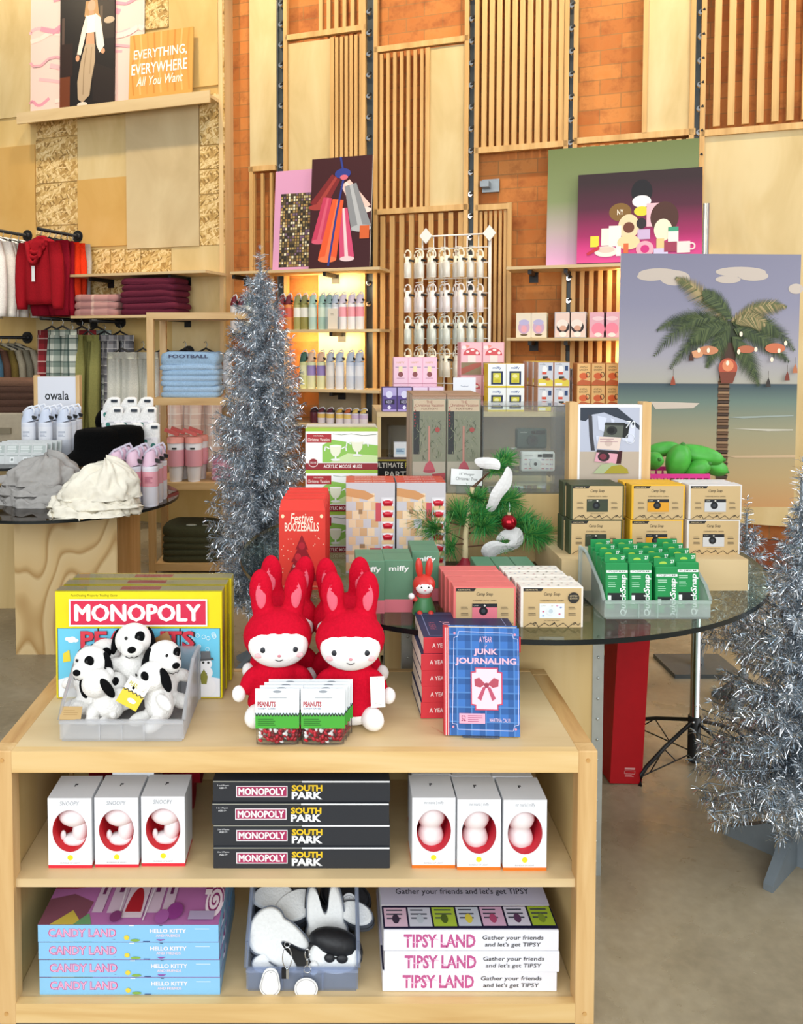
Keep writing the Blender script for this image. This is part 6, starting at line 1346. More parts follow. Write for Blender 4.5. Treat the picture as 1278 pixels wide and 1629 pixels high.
# ---- flat board games
def a_sp(A):
    A.rect(1, 1, 289, 36, '2b2e34'); A.rect(38, 9, 122, 28, 'e6e2e6'); A.rect(39.5, 10.5, 120.5, 26.5, 'a8305c'); A.thick('MONOPOLY', 80, 18.6, 11.4, 'faf8f8', 75, .6); A.text('SOUTH', 154, 12.5, 11, 'e6c02c', 50, .045); A.text('PARK', 154, 25, 13, 'f2f4f6', 50, .045); A.text('2 to 6 Players', 17, 8, 3, 'e2e4e8', 19, .01); A.text('AGES 17+', 17, 12, 3, 'e2e4e8', 13, .01)
q = on_z(480, 1382, ZM); w_ = 290 / (1300 / q.y) * .997
for i in range(4):
    lab = '%s dark grey board game up in the flat stack' % ORD[i]; loc = Vector((q.x + (.0, .0, -.002, .0)[i], q.y + .002 * (i % 2), ZM + .0493 * i))
    if i == 0: sp_ = carton('board_game', lab, loc, w_, .27, .0485, M('33363c', .35, 0, 0, .02), [('front_print', 'front', 290, 37, a_sp), ('lid_gap', 'front', 290, 37, lambda A: (setattr(A, 'k', 12), A.rect(146, 0, 289, 2.6, 'eceef0'), A.rect(1, .2, 146, 1.6, 'a0a094')))], cat='board game'); sp_['group'] = 'dark grey board games'
    else: dup(sp_, loc, 0, lab)
def a_cl(A):
    A.all('8cc6ec'); A.text('CANDY LAND', 73, 13.5, 15, 'c65c92', 112, .045); A.text('CANDY LAND', 73, 13.5, 13.2, 'e8b0d2', 109, .004)
    A.text('HELLO KITTY', 214, 10, 7, 'f6eef4', 60, .03); A.text('AND FRIENDS', 214, 18, 4.6, 'f2dce8', 40, .02); A.lines(258, 290, 6, 3, 1, 1, 'e8f4fc'); A.rect(150, 0, 158, 1.4, 'f2f6fa'); A.rect(173, 27, 184, 28.2, '3a5a8a'); A.rect(200, 0, 205, 1, '2a3a5a')
    A.circ(146, 21, 4.4, 4, 'e6d24a'); A.circ(160, 25.5, 8, 2.2, '8ab450')
def a_ct(A):
    A.all('a08ab4'); A.rect(0, 0, 310, 22, '6aa4d4'); A.poly([(0, 60), (0, 22), (60, 14), (120, 34), (200, 30), (270, 24), (310, 34), (310, 60)], 'b06ca4'); A.poly([(0, 16), (30, 8), (70, 10), (84, 30), (40, 34), (0, 34)], '9c3a4c'); A.poly([(0, 60), (0, 42), (40, 38), (80, 44), (74, 60)], '7c4a58'); A.poly([(20, 60), (50, 50), (76, 60)], 'c8b04a'); A.poly([(60, 60), (80, 52), (92, 60)], '6a9a6a')
    for x, w, h in ((110, 26, 30), (176, 26, 30), (84, 18, 24), (206, 18, 24)): A.rect(x, 52 - h, x + w, 52, 'cdb6c8'); A.poly([(x - 3, 52 - h), (x + w / 2, 30 - h), (x + w + 3, 52 - h)], '9a2a72'); A.rect(x + w * .35, 38 - h * .3, x + w * .65, 46 - h * .3, '6a2a5a')
    A.rect(138, 20, 174, 56, 'd8c4d0'); A.poly([(134, 22), (142, 6), (170, 6), (178, 22)], '8c1c5c'); A.poly(circ(156, 52, 14, 18, 16, PI, 2 * PI), 'a8202c'); A.line([(134, 58), (130, 34)], 2, 'e8e0e6'); A.line([(178, 58), (182, 34)], 2, 'e8e0e6')
    A.text('AND FRIENDS', 240, 4, 5, 'd8c8dc', 62, .02); A.circ(296, 44, 16, 12, 'f0e0ea'); A.line([(296 + (2 + i * .55) * math.cos(i * .55), 44 + (1.5 + i * .42) * math.sin(i * .55)) for i in range(24)], 2, '8a2a6a')
    for k in range(4): A.rect(276, 8 + 8 * k, 288, 12 + 8 * k, '8a3a6a'); A.rect(276, 12 + 8 * k, 288, 16 + 8 * k, 'f0e2ea')
    for x, y in ((234, 26), (250, 24), (262, 27)): A.circ(x, y, 9, 4, 'c8dcec')
    A.rect(256, 52, 300, 58, 'a89ab8'); A.circ(230, 52, 14, 6, '8a3a84'); A.circ(210, 56, 12, 5, 'a05a9c'); A.circ(130, 56, 10, 4, '7a3a6a')
q = on_z(206, 1582, ZB); w_ = 297 / (1300 / q.y)
for i in range(4):
    lab = '%s light blue board game up in the bottom stack' % ORD[i] if i < 3 else 'topmost light blue board game showing its castle lid'; loc = Vector((q.x + (.001, .0005, -.001, -.002)[i], q.y + .001 * i, ZB + .0388 * i))
    if i == 0: cl_ = carton('board_game', lab, loc, w_, .27, .0382, M('84bce4', .35, 0, 0, .02), [('front_print', 'front', 297, 29, a_cl), ('lid_print', 'top', 310, 60, a_ct), ('side_print', 'right', 60, 29, lambda A: (A.all('7cb0d8'), [A.rect(3 + 7 * k, 4, 4 + 7 * k, 20, 'd8e6f2') for k in range(6)]))], cat='board game')
    else: dup(cl_, loc, 0, lab)
def a_tl(A): A.rect(1, 1, 287, 34, 'eff0f8'); A.text('TIPSY LAND', 92, 17.5, 23, 'c25a92', 118, .03); [A.line([(36 + 11.4 * k, 12 + (k * 7) % 9), (44 + 11.4 * k, 14 + (k * 7) % 9)], 1.6, 'efc6de') for k in range(10)]; A.text('Gather your friends', 212, 12, 9, '2e3038', 100, .004, .1); A.text("and let's get TIPSY", 212, 23.5, 9, '2e3038', 92, .004, .1)
def a_tt(A):
    A.rect(0, 0, 290, 44, 'c2bfd4'); A.text('TIPSY LAND', 145, 14, 22, '6a1c40', 252, .04); A.text('TIPSY LAND', 145, 14, 20, 'a84a84', 246, .02); A.text("Gather your friends and let's get TIPSY", 145, 34, 6, '2e3040', 236, .004, .1); A.rect(0, 45, 290, 62, '1e1c3a')
    for k, c in enumerate(('d8b8cc', 'c8cad8', 'a8c040', 'c2c8d6', 'd0a8c4', 'd2cede', 'a0b838')): A.rect(3 + 41 * k, 46.5, 41 + 41 * k, 60.5, c); A.lines(7 + 41 * k, 36 + 41 * k, 48, 3, 3, 1, '3a4050', k); A.circ(22 + 41 * k, 55, 6, 3.4, ('3a3044', 'b8c0cc', '50642a', 'd8c84a', 'b04a70', '5a3a5a', '7a9030')[k])
q = on_z(748, 1580, ZB); w_ = 288 / (1300 / q.y)
for i in range(3):
    lab = ('lowest white board game with pink title, bottom shelf', 'middle white board game with pink title, bottom shelf', 'topmost white board game, its big pink lid title showing')[i]; loc = Vector((q.x + (.0, .004, .002)[i], q.y + .004 * (i == 0), ZB + .0475 * i))
    if i == 0: tl_ = carton('board_game', lab, loc, w_, .27, .0465, M('e8e8f0', .35, 0, 0, .01), [('front_print', 'front', 288, 35, a_tl), ('lid_print', 'top', 290, 63, a_tt)], cat='board game')
    else: dup(tl_, loc, .0, lab)
# ---- lower bin of novelty pouches
q = on_z(481, 1576, ZB); PBN = bin_('storage_bin', 'frosted blue bin of black and white novelty pouches', (q.x, q.y, ZB), .262, .24, .155, .052, clear('frosted_blue_plastic', 'eef3fc', .27, 'dfe9fc', 1.12), lipd=.7)
FW = M('e9ebea', .9, 0, .4, .03, 160, .1); GG = M('5d6470', .6, 0, 0, .05); BK = M('17181c', .5, 0, .2, .2, 80)
def outline(kind):
    if kind == 'rabbit':
        pts = circ(0, -.02, .046, .036, 22, PI * .82, PI * 2.18)
        return pts + [(.042, .02), (.036, .06), (.026, .075), (.014, .066), (.008, .03), (0, .016), (-.008, .03), (-.014, .066), (-.026, .075), (-.036, .06), (-.042, .02)]
    return circ(0, 0, .062, .036, 30)
def smooth(pts, k=2):
    for _ in range(k):
        q_ = []
        for i, p in enumerate(pts): n_ = pts[(i + 1) % len(pts)]; q_ += [(p[0] * .75 + n_[0] * .25, p[1] * .75 + n_[1] * .25), (p[0] * .25 + n_[0] * .75, p[1] * .25 + n_[1] * .75)]
        pts = q_
    return pts
def pouch(label, loc, rot, kind, side, face, sc=1, extra=None):
    t = thing('novelty_pouch', label, 'pouch', loc); t.rotation_mode = 'YXZ'; t.rotation_euler = rot; t.scale = (sc,) * 3
    o_ = smooth(outline(kind)); m = MB(); m.prism(o_, 0, .045, side); m.build('gusset', t)
    m = MB(); sh = [(x * .9, z * .92 - .001) for x, z in o_]; n = len(sh)
    cx_ = sum(p[0] for p in sh) / n; cz_ = sum(p[1] for p in sh) / n
    m.loft([[Vector((x, .0, z)) for x, z in [(a * 1.04, b * 1.04) for a, b in sh]], [Vector((x, -.005, z)) for x, z in sh], [Vector((cx_ + (x - cx_) * .9, -.008, cz_ + (z - cz_) * .93)) for x, z in sh]], face, (False, True)); m.build('plush_face', t)
    m = MB(); pts3 = [(x * 1.012, .022, z * 1.012) for x, z in o_]; m.tube(pts3 + pts3[:1], .0012, BLACK, 5); m.build('zip', t)
    if extra: extra(t)
    return t
L = lambda px, py, dy: (on_y(px, py, q.y + dy).x, q.y + dy, on_y(px, py, q.y + dy).z)
pouch('white rabbit shaped pouch with grey sides, ears pointing at the front lip', L(437, 1490, .06), (-.75, 2.2, .1), 'rabbit', GG, FW, 1.12)
pouch('white rabbit shaped pouch standing with its ears up', L(519, 1468, .11), (-.35, -.08, .05), 'rabbit', GG, FW, 1.12)
def beret(t):
    m = MB(); m.ell((0, .012, .022), (.06, .03, .028), BK, (0, .15, 0)); m.build('beret', t)
    m = MB(); m.ell((-.012, -.010, -.002), (.012, .005, .009), BK); m.ell((.016, -.010, -.002), (.013, .005, .009), BK); m.box(-.002, .004, -.012, -.008, -.003, .0, BK); m.build('sunglasses', t)
    m = MB(); m.ell((-.046, -.012, -.022), (.011, .008, .014), FW); m.build('charm', t)
pouch('round white and black pouch wearing a beret and sunglasses', L(533, 1520, .03), (-.3, .05, 0), 'oval', BK, FW, 1.0, beret)
pouch('white topped grey pouch lying in the middle of the blue bin', L(470, 1440, .15), (-1.05, -.35, .1), 'oval', GG, FW, .95)
pouch('black pouch with zip at the back corner of the blue bin', L(434, 1425, .17), (-1.1, -.1, .1), 'oval', BK, FW, .85)
pouch('glossy black pouch at the far back of the blue bin', L(550, 1425, .17), (-.9, .2, 0), 'oval', BK, BK, 1.0)
pouch('grey and white pouch half hidden behind the standing rabbit one', L(566, 1452, .12), (-1.0, .2, -.2), 'oval', GG, FW, .7)
pouch('white pouch corner showing low behind the front lip', L(424, 1532, .03), (-.4, 0, .1), 'oval', GG, FW, .55)
def ctag(name, label, px, py, Y, pts, rot, arts=None):
    l = on_y(px, py, Y); t = thing(name, label, 'tag', l); t.rotation_euler = rot
    m = MB(); m.prism(smooth(pts), 0, .0014, P('f0f1f2')); m.build('card', t)
    A = front(.06, .08, 60, 80, 0, None, .04); A.line([(30 + (x * 1000) * .86, 40 - (z * 1000) * .86) for x, z in smooth(pts)], .9, '7a7c84', True); A.circ(30, 12, .9, .9, '5a5c64', 8); A.mb.build('print', t); return t
egg = [(x, z) for x, z in circ(0, -.006, .023, .024, 16, PI * .9, PI * 2.1)] + [(.016, .03), (.006, .038), (-.006, .038), (-.016, .03)]
ctag('swing_tag', 'tall white swing tag hanging over the blue bin lip', 430, 1566, q.y - .012, egg, (.05, .06, 0))
ctag('swing_tag', 'broad white swing tag hanging beside the metal key clasp', 487, 1572, q.y - .012, [(x, z) for x, z in circ(0, -.002, .026, .026, 18)] + [], (.05, -.1, 0))
ctag('swing_tag', 'white swing tag standing behind the rabbit ears in the bin', 552, 1448, q.y + .15, egg, (-.2, .25, 0))
l = on_y(457, 1545, q.y - .014); t = thing('key_clasp', 'metal ring and loop clasp hanging over the bin lip', 'clasp', l)
m = MB(); m.tube([(.01 * math.cos(a), 0, .03 + .024 * math.sin(a)) for a in [2 * PI * i / 16 for i in range(17)]], .0012, CHROME, 6); m.tube([(.006 * math.cos(a), 0, .06 + .006 * math.sin(a)) for a in [2 * PI * i / 12 for i in range(13)]], .001, CHROME, 6); m.build('wire_loop', t); m = MB(); m.box(-.012, -.002, -.004, .004, -.014, .006, BK); m.box(-.002, .004, -.004, .004, -.014, .006, CHROME); m.build('buckle', t)
l = on_y(489, 1535, q.y - .014); t = thing('key_clasp', 'lobster clasp above the broad white swing tag', 'clasp', l); m = MB(); m.tube([(.005 * math.cos(a), 0, .024 + .012 * math.sin(a)) for a in [2 * PI * i / 12 for i in range(13)]], .0014, CHROME, 6); m.tube([(0, 0, .012), (0, 0, -.002)], .0025, CHROME, 8); m.build('hook', t); m = MB(); m.tube([(.008 * math.cos(a), 0, -.01 + .008 * math.sin(a)) for a in [2 * PI * i / 12 for i in range(13)]], .0009, CHROME, 6); m.build('split_ring', t)
# ================================================================ tinsel trees
T1 = M('c6ced6', .2, 1, 0, 0); T2_ = M('8496a4', .28, 1, 0, 0); T3 = M('f8fafc', .14, 1, 0, 0)
def tinsel(name, label, x, y, h, zb, rbase, ltip, nb, dens, seed, apex=.06, prof=None, slen=.03, sw=.0013, stand='legs'):
    r = random.Random(seed); t = thing(name, label, 'tinsel tree', (x, y, 0)); mats = [T1, T2_, T3]
    V = []; Fc = []; FM = []
    def strip(p, d, L, w):
        a = d.cross(Vector((r.uniform(-1, 1), r.uniform(-1, 1), r.uniform(-1, 1)))).normalized() * w / 2; b = len(V)
        mid = p + d * (L * .5) + Vector((r.uniform(-1, 1), r.uniform(-1, 1), r.uniform(-1, 1))) * L * .1; e = p + d * L + Vector((0, 0, -L * .15)) + a * r.uniform(-3, 3)
        V.extend([p + a, p - a, mid - a, mid + a, e - a * .6, e + a * .6]); Fc.extend([(b, b + 1, b + 2, b + 3), (b + 3, b + 2, b + 4, b + 5)]); k = r.choice((0, 0, 1, 2)); FM.extend([k, k])
    def branch(p0, p1, n, L):
        ax = (p1 - p0); ln = ax.length; ax.normalize(); u = ax.cross(Vector((0, 0, 1)) if abs(ax.z) < .95 else Vector((1, 0, 0))).normalized(); v = ax.cross(u)
        for i in range(n):
            f = r.random(); a = r.uniform(0, 2 * PI); p = p0 + ax * ln * f + Vector((0, 0, -.02 * f * f * ln / .2)); d = (u * math.cos(a) + v * math.sin(a) + ax * r.uniform(.1, .8)).normalized(); strip(p, d, L * r.uniform(.6, 1.15), sw)
        for i in range(10): d = (ax + Vector((r.uniform(-.7, .7), r.uniform(-.7, .7), r.uniform(-.7, .7)))).normalized(); strip(p1, d, L * .8, sw)
    pf = prof or (lambda f: rbase * (1 - f) + ltip * f)
    stems = []
    for i in range(nb):
        f = (i + r.random()) / nb; f = 1 - (1 - f) ** .72 if False else f ** 1.25; z = zb + (h - zb - .12) * f; a = i * 2.399 + r.uniform(-.4, .4); ln = pf(f) * r.uniform(.78, 1.12)
        p0 = Vector((0, 0, z)); p1 = Vector((ln * math.cos(a), ln * math.sin(a), z + ln * (.12 + .5 * f) + r.uniform(-.02, .02)))
        stems.append((p0, p1)); branch(p0, p1, max(6, int(dens * ln)), slen * (.8 + .2 * (1 - f)))
    branch(Vector((0, 0, h - .16)), Vector((0, 0, h)), int(dens * .2), slen)
    branch(Vector((0, 0, zb)), Vector((0, 0, h - .1)), int(dens * (h - zb) * .9), slen * 1.3)
    me = bpy.data.meshes.new('tinsel_foliage'); me.from_pydata(V, [], Fc)
    for q_ in mats: me.materials.append(q_)
    me.polygons.foreach_set('material_index', FM); me.update(); o = bpy.data.objects.new('tinsel_foliage', me); COL.objects.link(o); o.parent = t
    m = MB(); m.tube([(0, 0, .03), (0, 0, h - .05)], .011, M('8c9499', .4, .8), 10, .004); m.build('trunk', t)
    m = MB()
    for p0, p1 in stems: m.tube([p0, p1], .0016, M('7c868c', .4, .8), 5)
    m.build('branch_wires', t)
    GS = M('6d767c', .5, .1)
    m = MB(); m.tube([(0, 0, .02), (0, 0, .13)], .02, GS, 14); m.build('stand_socket', t)
    for k in range(4 if stand == 'legs' else 3):
        a = k * PI / 2 + .75; m = MB(); T = Matrix.Rotation(a, 4, 'Z'); L_ = rbase * .75
        m.add([T @ Vector(p) for p in ((.015, -.017, .0), (.015, .017, .0), (L_, .012, .0), (L_, -.012, .0), (.015, -.017, .10), (.015, .017, .10), (L_ * .35, .015, .085), (L_ * .35, -.015, .085), (L_, .012, .018), (L_, -.012, .018))], [(0, 1, 2, 3), (4, 5, 6, 7), (7, 6, 8, 9), (0, 4, 7, 9, 3), (1, 2, 8, 6, 5), (3, 9, 8, 2), (0, 1, 5, 4)], GS); m.build('stand_leg', t)
    return t
p1 = lambda f: .235 * (1 - f) ** .8 + .022 if f < 2 else 0
tinsel('tinsel_tree', 'tall silver tinsel tree rising behind the plush rabbits', -.318, 3.6, on_y(424, 398, 3.6).z, .30, .235, .02, 420, 1250, 1, prof=lambda f: .225 * (1 - math.exp(-((1 - f) * 1.45 + .06) / .42)), slen=.035, sw=.0017)
tinsel('tinsel_tree', 'shorter silver tinsel tree standing on the concrete by the round table', 1.30, 2.25, on_y(1262, 735, 2.25).z, .15, .25, .03, 300, 1250, 2, prof=lambda f: .265 * (1 - f) ** 1.12 + .015, slen=.03, sw=.0014)
tinsel('tinsel_tree', 'small silver tinsel tree half hidden behind the kraft camera boxes', 1.66, 3.25, on_y(1187, 796, 3.25).z, .22, .16, .04, 90, 620, 3, prof=lambda f: .13 * (1 - f) + .04, slen=.034, sw=.0022)
# ================================================================ wire-legged pole under the glass table
b = on_z(1104, 1215, 0.0); t = thing('folding_stand', 'chrome pole with black wire braced legs under the glass table', 'stand', (b.x, b.y, 0))
m = MB(); m.tube([(0, 0, .10), (0, 0, TZ - .015)], .0155, CHROME, 16); m.build('pole', t); m = MB(); m.tube([(0, 0, .015), (0, 0, .17)], .021, BLACK, 16); m.ell((0, 0, .016), (.021, .021, .012), BLACK); m.build('sleeve', t); m = MB(); m.ell((-.012, -.019, .155), (.005, .004, .005), CHROME, None, 10, 6); m.build('rivet', t)
foot = on_z(1019, 1250, 0) - b
for k, a0 in enumerate((0, PI / 2, PI, 3 * PI / 2)):
    d = Matrix.Rotation(a0, 3, 'Z') @ Vector((foot.x, foot.y, 0)); m = MB()
    m.tube([d.normalized() * .018 + Vector((0, 0, .15)), d * .55 + Vector((0, 0, .10)), d * .9 + Vector((0, 0, .055)), d * .98 + Vector((0, 0, .035)), d + Vector((0, 0, .0))], .0065, BLACK, 8); m.build('leg', t)
    m = MB(); m.tube([d.normalized() * .02 + Vector((0, 0, .04)), d * .97 + Vector((0, 0, .03))], .0022, BLACK, 6); m.tube([d * .35 + Vector((0, 0, .037)), d * .58 + Vector((0, 0, .095))], .0022, BLACK, 6); m.tube([d * .58 + Vector((0, 0, .095)), d * .82 + Vector((0, 0, .033))], .0022, BLACK, 6); m.build('brace_wire', t)
# ================================================================ red carton
b = on_z(996, 1248, 0); t = thing('tree_carton', 'tall red carton standing on the floor under the glass table', 'carton', (b.x, b.y, 0)); t.rotation_euler = (0, .04, .03)
m = MB(); m.box(-.054, .054, 0, .11, .002, .54, M('b00c18', .5, 0, 0, .04)); m.build('carton', t, bevel=.002); A = front(.108, .538, 50, 265, 0, None, .54); A.rect(22, 238, 38, 241, 'd8a0a0'); A.frame(22, 243, 38, 248, .6, 'e0b0b0'); A.lines(23, 37, 250, 2, 2, .7, 'd8a0a0'); A.mb.build('small_print', t)
# ================================================================ little pine tree wrapped in paper
b = on_z(738, 902, TZ); b = Vector((b.x, 2.5, TZ)); pt_ = thing('small_pine_tree', 'little sparse pine tree wrapped in white paper on the glass', 'artificial tree', b)
q = lambda px, py, dy=0: on_y(px, py, 2.5 + dy) - b
NG = [M('3a9a4e', .5, 0, 0, .1), M('2a7a3c', .5, 0, 0, .1), M('6aa850', .5, 0, 0, .1)]
m = MB(); m.tube([q(740, 900), q(741, 850), q(746, 815), (q(752, 775))], .010, M('d9c698', .6), 10, .007); m.build('stick_trunk', pt_)
m = MB(); m.lathe([(.036, 0), (.034, .004), (.022, .016), (.012, .03), (.008, .04)], M('b03040', .4), 20); m.build('rubber_base', pt_)
rr = random.Random(11)
def tuft(c, rad, n, dirv):
    for i in range(n):
        d = (Vector(dirv) * .7 + Vector((rr.uniform(-1, 1), rr.uniform(-1, 1), rr.uniform(-1, 1)))).normalized(); p = c - Vector(dirv) * rad * rr.uniform(0, .8); e = p + d * rad * rr.uniform(.7, 1.1); a = d.cross(Vector((.3, .8, .5))).normalized() * .0013
        nm.add([p + a, p - a, e - a * .3, e + a * .3], [(0, 1, 2, 3)], rr.choice(NG))
br = MB(); nm = MB(); BRN = M('5a3a24', .8)
for (x0, y0), (x1, y1), dy0, rad, n in (((741, 838), (672, 825), -.03, .05, 170), ((741, 860), (690, 840), -.05, .05, 170), ((741, 865), (705, 872), -.04, .042, 90), ((742, 835), (775, 838), -.06, .042, 150), ((740, 845), (790, 820), .02, .05, 200), ((742, 848), (862, 850), -.03, .05, 210), ((744, 830), (835, 832), .02, .05, 200), ((744, 805), (815, 795), 0, .045, 160), ((746, 790), (763, 795), -.03, .034, 100), ((750, 780), (805, 730), .0, .036, 130), ((750, 776), (793, 742), -.02, .032, 90), ((746, 805), (766, 786), .02, .03, 70), ((741, 870), (805, 868), -.045, .026, 80), ((741, 820), (768, 818), -.04, .04, 120), ((741, 842), (730, 815), .0, .045, 150)):
    p0 = q(x0, y0); p1_ = q(x1, y1, dy0); br.tube([p0, (p0 + p1_) / 2 + Vector((0, 0, .004)), p1_], .0024, BRN, 6, .0014); d = (p1_ - p0).normalized(); tuft(p1_, rad * 1.3, int(n * 2.2), d)
br.build('branches', pt_); nm.build('pine_needles', pt_)
PPR = M('d9d8d6', .85, 0, .5, .04, 90)
def paper(pts, wv):
    c = [q(x, y, d) for x, y, d in pts]; L1 = []; 
    for i, p in enumerate(c): L1.append((p, Vector((wv[i][0], 0, wv[i][1]))))
    vs = []
    for p, w_ in L1: vs += [p - w_, p + w_]
    return vs, [(2 * i, 2 * i + 1, 2 * i + 3, 2 * i + 2) for i in range(len(c) - 1)]
m = MB()
def sheet(rows):
    n = len(rows[0]); vs = [q(*p) for r_ in rows for p in r_]
    m.add(vs, [(a * n + b_, a * n + b_ + 1, (a + 1) * n + b_ + 1, (a + 1) * n + b_) for a in range(len(rows) - 1) for b_ in range(n - 1)], PPR, True)
sheet([[(753, 729, -.03), (756, 738, -.045), (764, 745, -.04)], [(770, 727, -.04), (774, 738, -.055), (776, 746, -.05)], [(786, 728, -.045), (790, 738, -.06), (788, 746, -.055)], [(796, 732, -.04), (797, 742, -.055), (795, 749, -.05)]])
sheet([[(806, 740, -.05), (811, 744, -.05), (816, 750, -.03)], [(801, 756, -.06), (808, 760, -.065), (816, 764, -.05)], [(786, 775, -.065), (798, 780, -.07), (812, 778, -.055)], [(778, 788, -.07), (790, 792, -.07), (798, 790, -.06)], [(778, 800, -.06), (786, 806, -.065), (792, 806, -.055)], [(771, 808, -.045), (778, 815, -.05), (786, 814, -.04)]])
sheet([[(794, 846, -.045), (790, 856, -.05), (788, 862, -.04)], [(822, 834, -.04), (820, 850, -.06), (812, 856, -.05)], [(834, 846, -.04), (826, 860, -.07), (812, 862, -.06)], [(834, 868, -.04), (822, 872, -.065), (806, 866, -.06)], [(816, 876, -.045), (806, 868, -.065), (796, 862, -.06)], [(798, 880, -.05), (790, 866, -.07), (786, 858, -.06)], [(786, 884, -.05), (776, 870, -.07), (768, 866, -.06)], [(790, 890, -.045), (776, 886, -.06), (764, 878, -.05)], [(784, 892, -.04), (776, 890, -.05), (770, 886, -.04)]])
o = m.build('paper_ribbon', pt_); x = o.modifiers.new('s', 'SUBSURF'); x.levels = 1; x.render_levels = 1
for p_ in o.data.polygons: p_.use_smooth = False
ob = thing('glass_bauble', 'shiny dark red bauble hanging on the little pine tree', 'ornament', on_y(810, 831, 2.42)); ORr = M('9c1020', .06, .55, 0, 0)
m = MB(); m.ell((0, 0, 0), (.0235, .0235, .0235), ORr, None, 28, 18); m.build('ball', ob); m = MB(); m.tube([(0, 0, .022), (0, 0, .031)], .006, M('d8c89a', .2, 1), 12); m.tube([(0, 0, .031), (.002, 0, .045), (0, .0, .06)], .0007, CHROME, 5); m.build('cap', ob)
# ================================================================ poster stand with the palm picture
PYY = 3.58; x0, x1 = on_y(983, 600, PYY).x, on_y(1268, 600, PYY).x; zt = on_y(1127, 404, PYY).z; zb_ = on_y(1127, 806, PYY).z
ps = thing('poster_stand', 'silver pole stand behind the palm tree poster', 'stand', (on_y(1126, 600, PYY).x, PYY + .045, 0))
m = MB(); m.tube([(0, 0, .02), (0, 0, on_y(1127, 321, PYY).z)], .014, M('c8ccce', .25, .9), 14); m.build('pole', ps); m = MB(); m.box(-.15, .15, -.12, .12, 0, .018, M('5c6264', .5, .4)); m.build('base_plate', ps); m = MB(); m.tube([(0, -.038, zt - .018), (0, 0, zt - .018)], .009, CHROME, 12); m.build('clip', ps); m = MB(); m.box(-.02, -.012, -.02, .02, .0, .14, CHROME); m.box(.012, .02, -.02, .02, .0, .14, CHROME); m.build('bracket', ps)
pw_ = x1 - x0; ph_ = zt - zb_; pp = thing('palm_poster', 'large poster of a lit palm tree on a beach on a pole stand', 'poster', ((x0 + x1) / 2, PYY, zb_)); pp.rotation_euler = (0, .006, 0)
m = MB(); m.box(-pw_ / 2, pw_ / 2, 0, .005, 0, ph_, WHITE); m.build('board', pp)
A = front(pw_, ph_, 285, 402)
def sky():
    m, nt, bb, Lk = newmat('palm_sky_print'); tt = nt.nodes.new('ShaderNodeTexCoord'); sp_2 = nt.nodes.new('ShaderNodeSeparateXYZ'); Lk(tt.outputs['Object'], sp_2.inputs[0])
    mr = nt.nodes.new('ShaderNodeMapRange'); mr.inputs[1].default_value = 0; mr.inputs[2].default_value = ph_; Lk(sp_2.outputs[2], mr.inputs[0])
    Lk(ramp(nt, Lk, mr.outputs[0], [(0, 'c4935f'), (.12, 'b79c6e'), (.3, '9c9678'), (.42, '6c7f74'), (.485, '42535a'), (.49, '3c4a54'), (.4925, 'aeaa9c'), (.6, 'a09ca6'), (.8, '88869a'), (1, '7d7b90')]), bb.inputs['Base Color']); bb.inputs['Roughness'].default_value = .4; return m
A.poly([(0, 0), (285, 0), (285, 402), (0, 402)], sky())
for x, y, a_, b_ in ((62, 32, 34, 9), (86, 38, 24, 12), (48, 36, 22, 7), (190, 28, 40, 8), (210, 34, 24, 8), (170, 40, 20, 6), (278, 54, 12, 8)): A.circ(x, y, a_, b_, 'c3b5a8')
A.poly([(52, 234), (130, 236), (120, 244), (60, 246)], 'cdbfae'); A.poly([(170, 258), (280, 254), (280, 256), (200, 260)], '9aa49c'); A.poly([(180, 276), (280, 277), (280, 279), (240, 280)], 'c8c2b0'); A.poly([(175, 320), (285, 318), (285, 322), (190, 323)], 'c8ac88')
r = random.Random(21)
for y in range(196, 360, 5): A.poly([(158 + (y % 10) * .3, y), (178 - (y % 10) * .2, y), (176, y + 6), (159, y + 6)], ['6a4e38', '84654a', '4c3a2e', '9a7a5a'][(y // 5) % 4]); A.k -= 1
A.k += 1
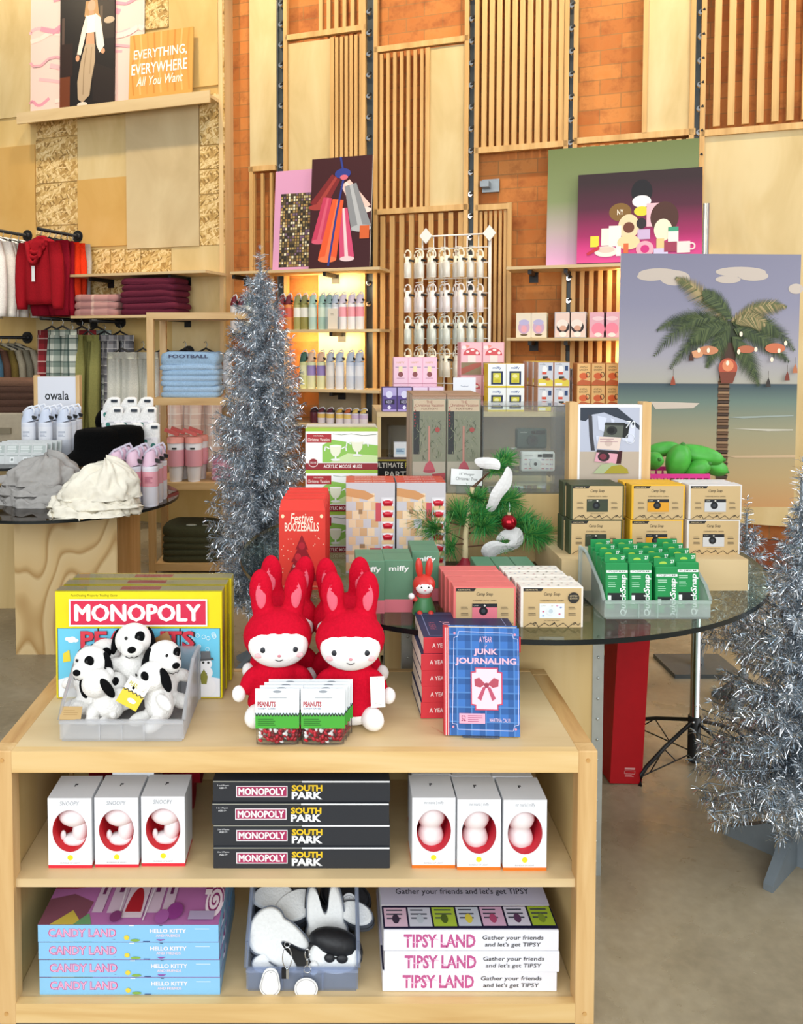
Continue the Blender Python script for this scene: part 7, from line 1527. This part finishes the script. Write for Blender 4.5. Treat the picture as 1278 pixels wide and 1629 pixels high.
def frond(x0, y0, x1, y1, sag, ln, cols, n=48):
    mx_, my_ = (x0 + x1) / 2, (y0 + y1) / 2 - sag
    for i in range(n):
        f = (i + 1) / n; bx = (1 - f) ** 2 * x0 + 2 * f * (1 - f) * mx_ + f * f * x1; by = (1 - f) ** 2 * y0 + 2 * f * (1 - f) * my_ + f * f * y1
        dx = 2 * (1 - f) * (mx_ - x0) + 2 * f * (x1 - mx_); dy = 2 * (1 - f) * (my_ - y0) + 2 * f * (y1 - my_); l_ = math.hypot(dx, dy); dx /= l_; dy /= l_
        for s_ in (-1, 1):
            L_ = ln * math.sin(PI * min(1, .15 + .8 * f)) * r.uniform(.8, 1.1); ex = bx + (dx * .6 - dy * s_ * .8) * L_; ey = by + (dy * .6 + dx * s_ * .8) * L_ + L_ * .25
            A.poly([(bx - dx * 1.3, by - dy * 1.3), (bx + dx * 1.3, by + dy * 1.3), (min(283, ex), ey)], r.choice(cols)); A.k -= .97
    A.k += 1
GRN = ['3c4a2c', '2c3a22', '56623a', '46542e']; LT = ['5a6038', '8a7a50', 'a89468', '6a6a40']
A.poly([(160, 196), (184, 196), (186, 150), (190, 118), (166, 112), (162, 150)], '4a3428'); A.circ(178, 122, 26, 18, '2c3420')
for a in ((176, 114, 140, 178, 20, 26, GRN), (184, 114, 250, 130, 34, 24, GRN), (176, 116, 60, 120, 40, 24, GRN), (170, 110, 88, 38, 22, 24, LT), (176, 108, 262, 82, 26, 22, LT), (172, 112, 56, 160, 60, 26, GRN), (174, 116, 82, 180, 40, 24, GRN), (178, 112, 276, 150, 50, 26, GRN), (180, 118, 268, 168, 22, 24, GRN), (178, 130, 222, 206, 24, 26, GRN), (168, 120, 110, 140, 26, 24, GRN), (176, 104, 130, 60, 18, 22, GRN), (182, 110, 230, 110, 20, 22, LT)): frond(*a)
for x, y, a_, b_, c in ((172, 180, 15, 16, 'b8553c'), (172, 176, 9, 9, 'e08a60'), (140, 152, 16, 7, 'c8835c'), (246, 148, 16, 8, 'c8704c'), (122, 158, 10, 6, 'd89a70'), (200, 150, 14, 6, 'b86a4a')): A.circ(x, y, a_, b_, c)
A.poly([(158, 186), (186, 186), (180, 204), (162, 204)], '7a4030')
for x, y in ((171, 172), (125, 152), (140, 152), (191, 126), (241, 166), (252, 152), (188, 154), (215, 150), (262, 140)): A.circ(x, y, 2.6, 4, 'fbe6cc', 10)
for x, y, c in ((85, 200, '9a4a34'), (266, 192, '7a3a2c'), (113, 162, '4a2a20'), (278, 180, 'b8704a'), (236, 202, '3a3430')): A.line([(x, y - 18), (x, y)], .6, '5a5048'); A.poly([(x - 3, y), (x, y - 8), (x + 3, y), (x + 4, y + 7), (x - 4, y + 7)], c)
A.mb.build('print', pp)
